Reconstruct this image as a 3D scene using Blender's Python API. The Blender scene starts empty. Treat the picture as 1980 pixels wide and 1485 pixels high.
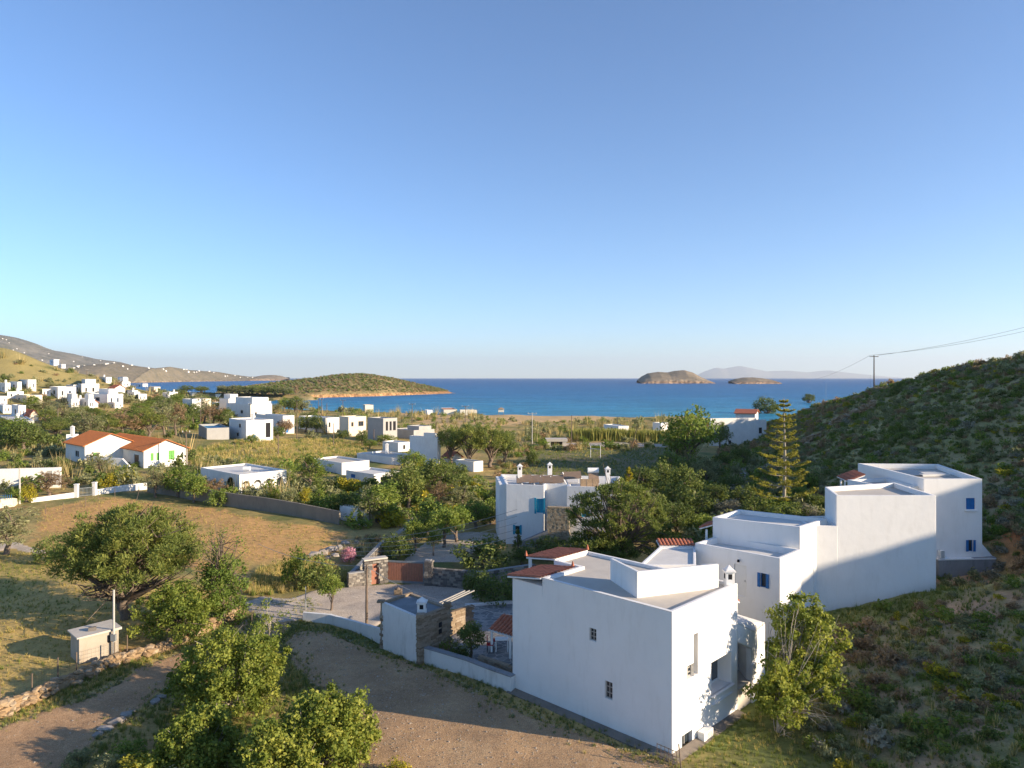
import bpy, math, random
import numpy as np
from mathutils import Vector

# ------------------------------------------------------------------ camera, sky, sun, exposure
scene = bpy.context.scene
COL = scene.collection
F, CX, HY, ZC = 1375.0, 990.0, 730.0, 22.0        # focal length and horizon in photo pixels, eye height over the sea
cam_d = bpy.data.cameras.new('camera')
cam = bpy.data.objects.new('camera', cam_d)
COL.objects.link(cam)
cam.location = (0, 0, ZC)
cam.rotation_euler = (math.pi / 2, 0, 0)
cam_d.sensor_width = 36.0
cam_d.lens = F / 1980.0 * 36.0
cam_d.shift_y = -12.5 / 1980.0
cam_d.clip_start = 0.5
cam_d.clip_end = 120000.0
scene.camera = cam

SUN_EL = math.radians(16.0)
SUN_AZ = math.radians(-18.0)                       # angle from +X, negative = towards the viewer's back
sd = Vector((math.cos(SUN_EL) * math.cos(SUN_AZ), math.cos(SUN_EL) * math.sin(SUN_AZ), math.sin(SUN_EL)))
world = bpy.data.worlds.new('World')
scene.world = world
world.use_nodes = True
wn = world.node_tree
sky = wn.nodes.new('ShaderNodeTexSky')
sky.sky_type = 'NISHITA'
sky.sun_disc = False
sky.sun_elevation = SUN_EL
sky.sun_rotation = math.atan2(sd.x, sd.y)
sky.altitude = 0
sky.air_density = 0.85
sky.dust_density = 0.05
sky.ozone_density = 4.8
bg = wn.nodes['Background']
bg.inputs['Strength'].default_value = 0.105
hs_n = wn.nodes.new('ShaderNodeHueSaturation')          # the whole sky a touch softer
hs_n.inputs['Saturation'].default_value = 0.98
wn.links.new(sky.outputs[0], hs_n.inputs['Color'])
wn.links.new(hs_n.outputs[0], bg.inputs['Color'])
sun_d = bpy.data.lights.new('sun', 'SUN')
sun_d.energy = 4.8
sun_d.angle = math.radians(0.5)
sun_d.color = (1.0, 0.82, 0.60)
sun = bpy.data.objects.new('sun', sun_d)
COL.objects.link(sun)
sun.rotation_euler = sd.to_track_quat('Z', 'Y').to_euler()
vs = scene.view_settings
vs.view_transform = 'Standard'
vs.look = 'None'
vs.exposure = 1.2
vs.gamma = 1.0
vs.use_curve_mapping = False
scene.cycles.max_bounces = 8
scene.cycles.diffuse_bounces = 4
scene.cycles.glossy_bounces = 2
scene.cycles.transmission_bounces = 3
scene.cycles.transparent_max_bounces = 4
scene.cycles.volume_bounces = 0
scene.cycles.sample_clamp_indirect = 6.0
scene.cycles.use_denoising = True

R = np.random.default_rng(11)
random.seed(5)

# ------------------------------------------------------------------ object helpers
ORG = {}                                            # world origin of each empty


def tag(o, label=None, cat=None, group=None, kind=None):
    if label: o['label'] = label
    if cat: o['category'] = cat
    if group: o['group'] = group
    if kind: o['kind'] = kind
    return o


def thing(name, label, cat, loc, group=None):
    o = bpy.data.objects.new(name, None)
    o.empty_display_size = 0.3
    COL.objects.link(o)
    o.location = loc
    ORG[o.name] = np.array(loc, float)
    return tag(o, label, cat, group)


def org(o):
    return ORG.get(o.name, np.zeros(3)) if o is not None else np.zeros(3)


def link(name, me, parent=None, loc=None):
    o = bpy.data.objects.new(name, me)
    COL.objects.link(o)
    if parent is not None: o.parent = parent
    if loc is not None: o.location = loc
    return o


def np_mesh(name, V, Fc, mat=None, smooth=False, attrs=None, cols=None):
    """V (n,3); Fc list of int arrays (m,k) of one k each."""
    me = bpy.data.meshes.new(name)
    V = np.asarray(V, np.float32)
    if not isinstance(Fc, (list, tuple)): Fc = [Fc]
    Fc = [np.asarray(f, np.int32) for f in Fc if len(f)]
    nl = sum(f.size for f in Fc); nf = sum(len(f) for f in Fc)
    me.vertices.add(len(V)); me.vertices.foreach_set('co', V.ravel())
    me.loops.add(nl); me.polygons.add(nf)
    me.loops.foreach_set('vertex_index', np.concatenate([f.ravel() for f in Fc]))
    st = []; a = 0
    for f in Fc:
        k = f.shape[1]
        st.append(a + np.arange(len(f)) * k); a += f.size
    me.polygons.foreach_set('loop_start', np.concatenate(st).astype(np.int32))
    if smooth: me.polygons.foreach_set('use_smooth', np.ones(nf, bool))
    me.update(calc_edges=True)
    if attrs:
        for k, v in attrs.items():
            at_ = me.attributes.new(k, 'FLOAT', 'POINT'); at_.data.foreach_set('value', np.asarray(v, np.float32))
    if cols is not None:
        c4 = np.ones((len(V), 4), np.float32); c4[:, :3] = cols
        at_ = me.attributes.new('Col', 'FLOAT_COLOR', 'POINT'); at_.data.foreach_set('color', c4.ravel())
    if mat is not None: me.materials.append(mat)
    return me


class MB:
    """collects faces in world space, then builds ONE mesh object"""
    def __init__(self): self.v = []; self.f = []

    def add(self, vs, fs):
        n = len(self.v)
        self.v.extend([tuple(map(float, p)) for p in vs]); self.f.extend([tuple(n + i for i in q) for q in fs])
        return self

    def quad(self, *p): return self.add(p, [tuple(range(len(p)))])

    def prism(self, poly, z0, z1):
        n = len(poly)
        z0s = z0 if hasattr(z0, '__len__') else [z0] * n
        z1s = z1 if hasattr(z1, '__len__') else [z1] * n
        vs_ = [(p[0], p[1], z) for p, z in zip(poly, z0s)] + [(p[0], p[1], z) for p, z in zip(poly, z1s)]
        fs = [tuple(range(n))[::-1], tuple(range(n, 2 * n))]
        for i in range(n):
            j = (i + 1) % n
            fs.append((i, j, n + j, n + i))
        return self.add(vs_, fs)

    def box(self, x0, x1, y0, y1, z0, z1):
        return self.prism([(x0, y0), (x1, y0), (x1, y1), (x0, y1)], z0, z1)

    def obox(self, c, u, v, w):
        c, u, v, w = map(lambda a: np.asarray(a, float), (c, u, v, w))
        P = [c + sx * u + sy * v + sz * w for sz in (-1, 1) for sx, sy in ((-1, -1), (1, -1), (1, 1), (-1, 1))]
        return self.add(P, [(3, 2, 1, 0), (4, 5, 6, 7), (0, 1, 5, 4), (1, 2, 6, 5), (2, 3, 7, 6), (3, 0, 4, 7)])

    def bar(self, p, q, r, r2=None):
        p = np.asarray(p, float); q = np.asarray(q, float); d = q - p; L = np.linalg.norm(d); d = d / L
        s = np.cross(d, (0, 0, 1)); s = s / np.linalg.norm(s) if np.linalg.norm(s) > 1e-3 else np.array((1., 0, 0))
        t = np.cross(s, d)
        return self.obox((p + q) / 2, s * r, t * (r2 or r), d * L / 2)

    def tube(self, pts, rad, n=6, cap=True):
        V_, F_ = tube_np(pts, rad, n)
        b = len(self.v); self.add(V_, F_)
        if cap:
            self.f.append(tuple(b + i for i in range(n))[::-1]); m = len(V_); self.f.append(tuple(b + m - n + i for i in range(n)))
        return self

    def build(self, name, mat, parent=None, smooth=False):
        me = bpy.data.meshes.new(name)
        o0 = org(parent)
        V_ = [(p[0] - o0[0], p[1] - o0[1], p[2] - o0[2]) for p in self.v]
        me.from_pydata(V_, [], self.f)
        if smooth: me.polygons.foreach_set('use_smooth', [True] * len(me.polygons))
        me.materials.append(mat)
        o = link(name, me, parent)
        ORG[o.name] = o0 if parent is not None else np.zeros(3)
        return o


def tube_np(pts, rad, n=6):
    P = np.asarray(pts, float); m = len(P)
    rad = np.broadcast_to(np.asarray(rad, float), (m,))
    T = np.gradient(P, axis=0); T /= np.linalg.norm(T, axis=1)[:, None] + 1e-9
    ref = np.where(np.abs(T[:, 2:3]) > .9, np.array([[1., 0, 0]]), np.array([[0., 0, 1]]))
    S = np.cross(T, ref); S /= np.linalg.norm(S, axis=1)[:, None] + 1e-9
    B = np.cross(S, T)
    a = np.arange(n) / n * 2 * np.pi
    V_ = (P[:, None] + rad[:, None, None] * (np.cos(a)[None, :, None] * S[:, None] + np.sin(a)[None, :, None] * B[:, None])).reshape(-1, 3)
    i = np.arange(m - 1)[:, None] * n; j = np.arange(n)[None]; k = (j + 1) % n
    F_ = np.stack([i + j, i + k, i + n + k, i + n + j], -1).reshape(-1, 4)
    return V_, F_


def copy_tree(o, parent=None, loc=None, rz=None, sc=None):
    c = o.copy(); COL.objects.link(c); c.parent = parent
    if loc is not None: c.location = loc
    if rz is not None: c.rotation_euler = (0, 0, rz)
    if sc is not None: c.scale = (sc, sc, sc) if not hasattr(sc, '__len__') else sc
    for ch in list(o.children): copy_tree(ch, c)
    return c


def at(px, py, Y):
    return np.array([(px - CX) / F * Y, Y, ZC - (py - HY) / F * Y])


# ------------------------------------------------------------------ noise (numpy)
_perm = R.random((256, 256))


def vnoise(x, y):
    xi = np.floor(x).astype(int); yi = np.floor(y).astype(int)
    fx = x - xi; fy = y - yi
    fx = fx * fx * (3 - 2 * fx); fy = fy * fy * (3 - 2 * fy)
    g = lambda a, b: _perm[a & 255, b & 255]
    return (g(xi, yi) * (1 - fx) + g(xi + 1, yi) * fx) * (1 - fy) + (g(xi, yi + 1) * (1 - fx) + g(xi + 1, yi + 1) * fx) * fy


def fbm(x, y, o=4):
    s = 0; a = .5
    for k in range(o):
        s = s + a * vnoise(x * 2 ** k + 17.3 * k, y * 2 ** k - 9.1 * k); a *= .5
    return s / (1 - .5 ** o)


# ------------------------------------------------------------------ material helpers
class NT:
    def __init__(self, name):
        self.m = bpy.data.materials.new(name); self.m.use_nodes = True
        self.t = self.m.node_tree; self.b = self.t.nodes['Principled BSDF']; self.out = self.t.nodes['Material Output']
        self._pos = None

    def n(self, typ, **kw):
        nd = self.t.nodes.new('ShaderNode' + typ)
        for k, v in kw.items():
            if k.startswith('i_'): self.set(nd.inputs[k[2:].replace('_', ' ')], v)
            else: setattr(nd, k, v)
        return nd

    def set(self, sock, v):
        if isinstance(v, bpy.types.NodeSocket): self.t.links.new(v, sock)
        elif hasattr(v, '__len__') and len(v) == 3 and sock.type == 'RGBA': sock.default_value = (*v, 1)
        else: sock.default_value = v

    def pos(self):
        if self._pos is None: self._pos = self.n('NewGeometry').outputs['Position']
        return self._pos

    def obj(self): return self.n('TexCoord').outputs['Object']

    def noise(self, scale, detail=4, rough=.6, vec=None, dist=0):
        nd = self.n('TexNoise', i_Scale=scale, i_Detail=detail, i_Roughness=rough, i_Distortion=dist)
        self.t.links.new(vec or self.pos(), nd.inputs['Vector'])
        return nd.outputs['Fac']

    def ramp(self, fac, stops, interp='LINEAR'):
        nd = self.n('ValToRGB'); nd.color_ramp.interpolation = interp
        e = nd.color_ramp.elements
        while len(e) < len(stops): e.new(0.5)
        for el, (p, c) in zip(e, stops):
            el.position = p; el.color = (*c, 1) if hasattr(c, '__len__') else (c, c, c, 1)
        self.t.links.new(fac, nd.inputs['Fac'])
        return nd.outputs['Color']

    def mix(self, fac, a, b, mode='MIX'):
        nd = self.n('Mix', data_type='RGBA', blend_type=mode)
        self.set(nd.inputs[0], fac); self.set(nd.inputs[6], a); self.set(nd.inputs[7], b)
        return nd.outputs[2]

    def math(self, op, a, b=0.0, clamp=False):
        nd = self.n('Math', operation=op, use_clamp=clamp)
        self.set(nd.inputs[0], a); self.set(nd.inputs[1], b)
        return nd.outputs[0]

    def bump(self, h, strength=.3, dist=.05):
        nd = self.n('Bump', i_Strength=strength, i_Distance=dist)
        self.t.links.new(h, nd.inputs['Height']); self.t.links.new(nd.outputs[0], self.b.inputs['Normal'])

    def fin(self, col=None, rough=.9, spec=.25, metal=0):
        if col is not None: self.set(self.b.inputs['Base Color'], col)
        self.b.inputs['Roughness'].default_value = rough; self.b.inputs['Specular IOR Level'].default_value = spec
        self.b.inputs['Metallic'].default_value = metal
        return self.m


def plain(name, c, rough=.8, var=.12, scale=3., spec=.25, metal=0, bump=0.0):
    t = NT(name)
    f = t.noise(scale, 4)
    c = np.array(c)
    col = t.ramp(f, [(.25, tuple(c * (1 - var))), (.75, tuple(np.minimum(c * (1 + var), 1)))])
    if bump: t.bump(t.noise(scale * 6, 3), bump, .02)
    return t.fin(col, rough, spec, metal)


def plaster(name, c, dirt=.08, stain=(.42, .40, .36), stain_amt=.0, soft=0.):
    t = NT(name)
    c = np.array(c)
    f = t.noise(.6, 5, .65)
    col = t.ramp(f, [(.3, tuple(c * (1 - dirt))), (.7, tuple(c))])
    if stain_amt:
        mp = t.n('Mapping'); mp.inputs['Scale'].default_value = (1.6, 1.6, .35); t.t.links.new(t.pos(), mp.inputs['Vector'])
        s = t.noise(1.3, 5, .7, mp.outputs[0])
        s = t.ramp(s, [(.52, 0), (.72, stain_amt)])
        col = t.mix(s, col, stain)
    h = t.math('ADD', t.noise(1.1, 2), t.math('MULTIPLY', t.noise(14, 4), .25))
    t.bump(h, .35, .05)
    if soft:                                        # trowelled corners are rounded
        bv = t.n('Bevel', samples=4); bv.inputs['Radius'].default_value = soft
        t.t.links.new(bv.outputs[0], [n_ for n_ in t.t.nodes if n_.type == 'BUMP'][0].inputs['Normal'])
    return t.fin(col, .92, .15)


M = {}
M['white'] = plaster('white plaster', (.80, .79, .77), .06, stain=(.60, .58, .54), stain_amt=.32, soft=.07)
M['skirt'] = plaster('cement footing', (.26, .22, .18), .3, stain=(.13, .11, .09), stain_amt=.6)
M['white_worn'] = plaster('worn white plaster', (.74, .73, .70), .10, stain_amt=.55)
M['white_far'] = plaster('chalk white plaster', (.80, .78, .74), .12, stain=(.5, .47, .42), stain_amt=.35)
M['shed_wall'] = plaster('flaking limewash', (.46, .40, .32), .22, stain=(.34, .27, .19), stain_amt=.7)
M['cream'] = plaster('cream plaster', (.74, .66, .52), .12)
M['greywall'] = plaster('bare grey render', (.42, .41, .39), .15, stain_amt=.3)
M['blockwall'] = plaster('weathered concrete block', (.27, .235, .19), .25, stain=(.14, .12, .10), stain_amt=.5)
M['screed'] = plaster('cement roof screed', (.56, .51, .44), .14, stain_amt=.35)
M['screed_white'] = plaster('whitewashed roof', (.66, .64, .60), .12, stain_amt=.25)
M['concrete'] = plaster('weathered concrete', (.30, .30, .30), .2, stain=(.12, .12, .12), stain_amt=.6)
M['dark_roof'] = plain('grey felt roof', (.20, .22, .23), .9, .2, 1.5)
M['tile'] = plain('terracotta tile', (.40, .14, .08), .85, .3, 5.)
M['roof_orange'] = plain('orange roof tile sheet', (.42, .15, .05), .85, .15, 3.)
M['blue'] = plain('blue paint', (.02, .13, .36), .55, .12)
M['turq'] = plain('turquoise paint', (.03, .28, .42), .55, .1)
M['green_paint'] = plain('green paint', (.13, .36, .08), .6, .1)
M['brown_paint'] = plain('brown paint', (.16, .10, .06), .7, .2)
M['gate_brown'] = plain('red brown gate plank', (.34, .15, .10), .6, .16, 4.)
M['grey_metal'] = plain('grey painted metal', (.20, .22, .23), .5, .1)
M['glass'] = NT('window glass').fin((.03, .04, .05), .12, .5)
M['glass_grey'] = NT('grey reflecting glass').fin((.10, .105, .11), .15, .5)
M['dark'] = NT('dark parts and hole shade').fin((.025, .025, .028), .9, .1)  # dark small parts, and plates that paint the shade inside holes
M['frame_white'] = plain('white window frame', (.7, .7, .68), .6, .05)
M['frame_grey'] = plain('stone grey window frame', (.38, .36, .33), .7, .12)
M['pole_wood'] = plain('weathered pole wood', (.16, .12, .09), .9, .3, 2.)
M['pole_conc'] = plain('pale concrete pole', (.46, .44, .40), .9, .15, 2.)
M['steel'] = plain('galvanised steel', (.45, .46, .47), .45, .1, metal=.6)
M['wire'] = NT('dark cable').fin((.05, .05, .05), .6, .3)
M['wire_pale'] = NT('pale cable').fin((.35, .34, .32), .6, .3)
M['black_tank'] = plain('black plastic tank', (.03, .03, .03), .5, .1)
M['white_metal'] = plain('white enamel', (.78, .78, .76), .4, .04, spec=.4)
M['wood'] = plain('sun bleached timber', (.34, .24, .15), .85, .25, 4.)
M['red_cloth'] = plain('red cloth', (.35, .02, .02), .8, .2)
M['solar'] = plain('brown back of solar panel', (.27, .19, .13), .4, .15)
M['bark'] = plain('grey brown bark', (.17, .13, .10), .95, .35, 6., bump=.5)
M['bark_pale'] = plain('pale grey bark', (.36, .32, .26), .95, .2, 6., bump=.4)
M['bark_dark'] = plain('dark bark', (.09, .07, .055), .95, .3, 6., bump=.5)


def stone_mat(name, c1, c2, c3):
    t = NT(name)
    rnd = t.n('ObjectInfo').outputs['Random']
    base = t.ramp(rnd, [(0, c1), (.5, c2), (1, c3)])
    f = t.noise(7, 5, .7)
    col = t.mix(t.ramp(f, [(.3, .0), (.75, .55)]), base, tuple(np.array(c1) * .55))
    t.bump(t.noise(12, 4), .5, .03)
    return t.fin(col, .95, .15)


M['stone'] = stone_mat('ochre field stone', (.30, .20, .11), (.38, .27, .16), (.44, .36, .26))
M['stone_grey'] = stone_mat('grey schist stone', (.12, .11, .10), (.20, .18, .16), (.42, .38, .32))
M['stone_slab'] = stone_mat('brown schist slab', (.22, .16, .105), (.31, .24, .165), (.40, .33, .25))
M['stone_sunlit'] = stone_mat('sunlit toned schist slab', (.34, .27, .18), (.44, .36, .25), (.52, .45, .34))  # paler copy of the brown slab, sunlight on the stair tower painted in
M['pebble'] = plain('pale gravel stone', (.42, .35, .27), .95, .3, 2.)
M['rock'] = stone_mat('pale boulder', (.30, .26, .22), (.38, .34, .30), (.46, .42, .38))


def leaf_mat(name, stops, transl=.45, rough=.6, rv=.2):
    stops = [(p, tuple(min(1., v * k_) for v, k_ in zip(c, (2.45, 2.25, 2.1)))) for p, c in stops]
    t = NT(name)
    a = t.n('Attribute', attribute_name='tint').outputs['Fac']
    r = t.n('ObjectInfo').outputs['Random']
    a = t.math('ADD', a, t.math('MULTIPLY', t.math('SUBTRACT', r, .5), rv))
    col = t.ramp(a, stops)
    t.set(t.b.inputs['Base Color'], col)
    t.b.inputs['Roughness'].default_value = rough; t.b.inputs['Specular IOR Level'].default_value = .22
    tr = t.n('BsdfTranslucent'); t.t.links.new(t.mix(.5, col, t.mix(1., col, (1.0, 1.0, .45), 'MULTIPLY')), tr.inputs['Color'])
    mx = t.n('MixShader'); mx.inputs[0].default_value = transl
    t.t.links.new(t.b.outputs[0], mx.inputs[1]); t.t.links.new(tr.outputs[0], mx.inputs[2])
    t.t.links.new(mx.outputs[0], t.out.inputs['Surface'])
    return t.m


M['pine'] = leaf_mat('pine needles', [(0, (.032, .050, .016)), (.5, (.074, .102, .028)), (1, (.155, .170, .045))])
M['fig'] = leaf_mat('fig leaves', [(0, (.030, .050, .011)), (.45, (.078, .108, .020)), (1, (.175, .190, .040))], .42)
M['carob'] = leaf_mat('glossy leaves', [(0, (.030, .055, .014)), (.5, (.075, .115, .024)), (1, (.14, .17, .04))])
M['olive'] = leaf_mat('grey green leaves', [(0, (.055, .065, .035)), (.5, (.11, .125, .065)), (1, (.20, .21, .12))])
M['dark_leaf'] = leaf_mat('dark green leaves', [(0, (.024, .040, .013)), (.5, (.055, .080, .023)), (1, (.115, .14, .042))])
M['bright_leaf'] = leaf_mat('bright green leaves', [(0, (.034, .058, .013)), (.5, (.076, .108, .021)), (1, (.16, .18, .038))])
M['yellow_leaf'] = leaf_mat('yellow flowering leaves', [(0, (.06, .075, .016)), (.5, (.145, .145, .02)), (1, (.29, .25, .02))])
M['dry_leaf'] = leaf_mat('dry brown twigs', [(0, (.07, .05, .03)), (.5, (.14, .105, .065)), (1, (.22, .17, .11))])
M['grey_leaf'] = leaf_mat('silver grey scrub', [(0, (.06, .065, .05)), (.5, (.12, .125, .10)), (1, (.20, .20, .17))])
M['reed'] = leaf_mat('reed blades', [(0, (.09, .09, .035)), (.5, (.19, .165, .075)), (1, (.32, .27, .15))])
M['pale_reed'] = leaf_mat('pale grey reed', [(0, (.16, .17, .12)), (.5, (.26, .26, .19)), (1, (.36, .34, .27))])
M['pink'] = leaf_mat('pink oleander flowers', [(0, (.05, .07, .03)), (.45, (.25, .12, .17)), (1, (.55, .28, .38))])
M['grass'] = leaf_mat('grass blades', [(0, (.06, .085, .02)), (.4, (.14, .145, .04)), (.7, (.27, .21, .08)), (1, (.40, .31, .15))], .3)
M['grass_green'] = leaf_mat('green weeds', [(0, (.035, .06, .014)), (.5, (.075, .105, .024)), (1, (.16, .165, .05))], .3)
M['araucaria'] = leaf_mat('araucaria foliage', [(0, (.06, .07, .018)), (.5, (.15, .155, .03)), (1, (.25, .23, .055))], .5)

# ------------------------------------------------------------------ terrain height
_US = np.array([-1.6, -.9, -.72, -.6, -.5, -.4, -.3, -.2, -.1, .1, 1.6])
_YS = np.array([0, 32, 45, 60, 80, 110, 150, 200, 260, 310, 350, 400, 450, 700, 1500, 4000])
_T = np.array([
    [4.9] * 11, [4.9] * 11,
    [5, 5, 5, 4.9, 4.9, 4.8, 4.7, 4.7, 4.8, 5, 5],
    [5, 5, 5, 5, 5, 4.7, 4.5, 4.2, 4, 4.2, 4.2],
    [5.5, 5.4, 5.3, 5.2, 5, 4.8, 4.5, 4, 4, 4, 4],
    [6.5, 6, 5.8, 5.6, 5.4, 5.2, 4.8, 4.2, 4, 4, 4],
    [9, 8, 7, 6.5, 6, 5.5, 5, 4.4, 4, 4, 4],
    [14, 11, 9, 8, 7, 6, 5, 4.4, 4, 3.8, 3.8],
    [30, 18, 13, 11, 9, 7, 5.5, 4.5, 3.8, 3.2, 3.2],
    [55, 30, 22, 15, 11, 8, 5.5, 4, 3.4, 3, 3],
    [80, 50, 36, 23, 14, 8, 5, 4, 3, 2.6, 2.6],
    [95, 62, 40, 25, 15, 9, 5, 3.6, 2.4, 2, 2],
    [100, 70, 36, 20, 12, 8, 5, 3.2, 2, 1.6, 1.6],
    [100, 60, 20, 10, 8, 7, 5, 3, 2, 2, 2],
    [30, 20, 5, 5, 4, 4, 3, 3, 2, 2, 2], [5] * 11])
_CU = np.array([-2, -.34, -.30, -.27, -.22, -.167, -.1, -.02, .15, .3, .5, .8, 2])
_CY = np.array([1500, 1500, 860, 672, 580, 504, 455, 432, 414, 405, 395, 385, 380.])


def H(x, y):
    x = np.asarray(x, float); y = np.asarray(y, float)
    yy = np.maximum(y, 30.); u = np.clip(x / yy, -1.6, 1.6)
    iu = np.clip(np.searchsorted(_US, u) - 1, 0, 9); fu = (u - _US[iu]) / (_US[iu + 1] - _US[iu])
    yc = np.clip(y, 0, 3999); iy = np.clip(np.searchsorted(_YS, yc) - 1, 0, 14); fy = (yc - _YS[iy]) / (_YS[iy + 1] - _YS[iy])
    fu = fu * fu * (3 - 2 * fu) * .5 + fu * .5
    z = (_T[iy, iu] * (1 - fu) + _T[iy, iu + 1] * fu) * (1 - fy) + (_T[iy + 1, iu] * (1 - fu) + _T[iy + 1, iu + 1] * fu) * fy
    far = np.clip((y - 60) / 120, 0, 1)
    z = z + (fbm(x * .05, y * .05, 3) - .5) * 1.6 * far + (fbm(x * .35, y * .35, 3) - .5) * .22
    # hillside on the right
    xf = np.interp(y, [-60, 0, 40, 60, 90, 140, 190, 240, 300, 400], [14, 14, 13, 15, 28, 42, 62, 74, 84, 95])
    xc = 92 + 10 * (fbm(y * .02 + 5, y * 0 + 3.3, 2) - .5)
    zc = np.interp(y, [-60, 0, 20, 33, 47, 56, 65, 75, 85, 100, 115, 128, 150, 170, 190, 210, 240, 280, 330, 400], [28, 29.2, 30.8, 31.0, 32.5, 29, 24, 23.5, 26, 29.5, 29.5, 27.8, 25.2, 22.5, 19.3, 16, 10, 4, -1, -6])  # unseen crest and saddle shaped to place the hill's shadow and sun gap
    p = np.interp(y, [0, 100, 190], [1.5, 1.35, 1.1])
    t = np.clip((x - xf) / (xc - xf), 0, 1)
    z = z + (zc - 4.5) * t ** p * (1 - .06 * t ** 6) - .10 * np.maximum(x - xc, 0)
    z = z + np.clip((x - xf) / 12, 0, 1) * ((fbm(x * .11, y * .11, 4) - .5) * 1.5 + (fbm(x * .6, y * .6, 2) - .5) * .35) * (y < 420)
    w = np.exp(-(np.maximum(np.abs(x - 34.5) - 3.0, 0) / 2.0) ** 2 - (np.maximum(np.abs(y - 53.) - 2.4, 0) / 2.0) ** 2)      # levelled ground below the upper house
    z = z * (1 - w) + np.minimum(z, 6.1 + .12 * (x - 34) + .1 * (y - 53)) * w
    d = np.interp(u, _CU, _CY) - y + (fbm(x * .02, y * .02, 3) - .5) * 25
    z = np.where(d < 60, np.minimum(z, z * np.clip(d / 60, 0, 1) + np.minimum(d, 0) * .04 - .15), z)
    return np.maximum(z, -4.0)


def h1(x, y): return float(H(np.array([x]), np.array([y]))[0])


_TT = np.concatenate([np.arange(15, 120, .25), np.arange(120, 2400, 1.0)])


def hit(px, py):
    """world point where the ray through a photo pixel meets the terrain"""
    u = (px - CX) / F; v = -(py - HY) / F
    z = ZC + v * _TT
    below = z < H(u * _TT, _TT)
    i = int(np.argmax(below)) if below.any() else len(_TT) - 1
    Y = _TT[i]
    return np.array([u * Y, Y, h1(u * Y, Y)])


def inpoly(x, y, poly):
    x = np.asarray(x); y = np.asarray(y); c = np.zeros(x.shape, bool); n = len(poly)
    for i in range(n):
        x0, y0 = poly[i][:2]; x1, y1 = poly[i - 1][:2]
        with np.errstate(divide='ignore', invalid='ignore'):
            c ^= ((y0 > y) != (y1 > y)) & (x < (x1 - x0) * (y - y0) / (y1 - y0 + 1e-12) + x0)
    return c


def wpoly(pts): return [hit(*p)[:2] for p in pts]
# ------------------------------------------------------------------ ground sheet
def lin(a, b, n): return np.linspace(a, b, n)


_s = np.concatenate([lin(-3.2, -.62, 60)[:-1], lin(-.62, .62, 470), lin(.62, 3.2, 70)[1:]])
_q = np.concatenate([lin(-60, 16, 40)[:-1], 16 + (np.exp(lin(0, 1, 560) * math.log(1 + 1600 / 26.)) - 1) * 26.])
GX = _s[None, :] * (_q[:, None] + 62); GY = np.broadcast_to(_q[:, None], GX.shape)
GZ = H(GX, GY)
nr, nc = GX.shape
gx, gy, gz = GX.ravel(), GY.ravel(), GZ.ravel()

P_TRACK = wpoly([(-60, 1560), (150, 1485), (235, 1400), (330, 1330), (440, 1265), (492, 1215), (505, 1170), (600, 1165), (590, 1195), (545, 1235), (500, 1262), (560, 1275), (560, 1200), (480, 1195), (330, 1255), (240, 1318), (110, 1352), (40, 1385), (-60, 1430)][:11] + [(478, 1192), (400, 1232), (330, 1262), (250, 1300), (170, 1345), (60, 1385), (-60, 1425)])
P_YARD = wpoly([(575, 1215), (640, 1222), (735, 1262), (815, 1290), (900, 1322), (985, 1362), (1130, 1418), (1290, 1480), (1400, 1620), (560, 1620), (700, 1450), (650, 1370), (600, 1330), (560, 1280), (545, 1240)])
P_ROAD = wpoly([(462, 1168), (500, 1152), (560, 1158), (610, 1140), (670, 1136), (690, 1133), (830, 1128), (930, 1135), (930, 1175), (868, 1180), (800, 1170), (740, 1210), (700, 1226), (600, 1200), (540, 1212), (490, 1205)])
P_FIELD = wpoly([(75, 985), (200, 962), (290, 972), (400, 985), (560, 1012), (660, 1030), (700, 1060), (610, 1080), (480, 1100), (470, 1150), (300, 1080), (60, 1060)])
P_LFIELD = wpoly([(-80, 1090), (60, 1065), (240, 1090), (470, 1160), (300, 1225), (220, 1270), (100, 1300), (-80, 1390)])
P_GOAL = wpoly([(955, 1000), (980, 925), (1010, 880), (1040, 868), (1330, 868), (1345, 900), (1210, 935), (1060, 960), (1000, 990)])
P_MEAD = wpoly([(370, 900), (380, 868), (480, 850), (640, 850), (720, 862), (690, 890), (560, 905), (430, 893)])
P_SAND = wpoly([(770, 800), (860, 792), (1000, 800), (1200, 805), (1190, 815), (1060, 815), (900, 828), (850, 845), (800, 812)])

n1 = fbm(gx * .06, gy * .06, 4); n2 = fbm(gx * .25 + 40, gy * .25, 4); n3 = fbm(gx * .9, gy * .9 + 7, 3)
wob = (n2 - .5) * 3.0


def lerp(a, b, t): return a + (np.asarray(b) - a) * np.clip(t, 0, 1)[:, None]


col = np.zeros((len(gx), 3))
base_dry = np.array([.30, .215, .085]); base_green = np.array([.085, .10, .035]); soil = np.array([.20, .115, .06])
col[:] = base_green
col = lerp(col, base_dry, (n1 * .6 + n2 * .6 - .42) * 3.0)
col = lerp(col, soil, (n3 * .6 + n2 * .5 - .66) * 5)


def zone(poly, c, amt=1.0, feather=2.0):
    global col
    m = inpoly(gx + wob * feather * .5, gy + (n3 - .5) * feather * 2, poly).astype(float) * amt
    col = lerp(col, np.asarray(c), m * (.65 + .5 * n3)) if np.ndim(c) == 1 else col * (1 - m[:, None]) + np.asarray(c) * m[:, None]


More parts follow.
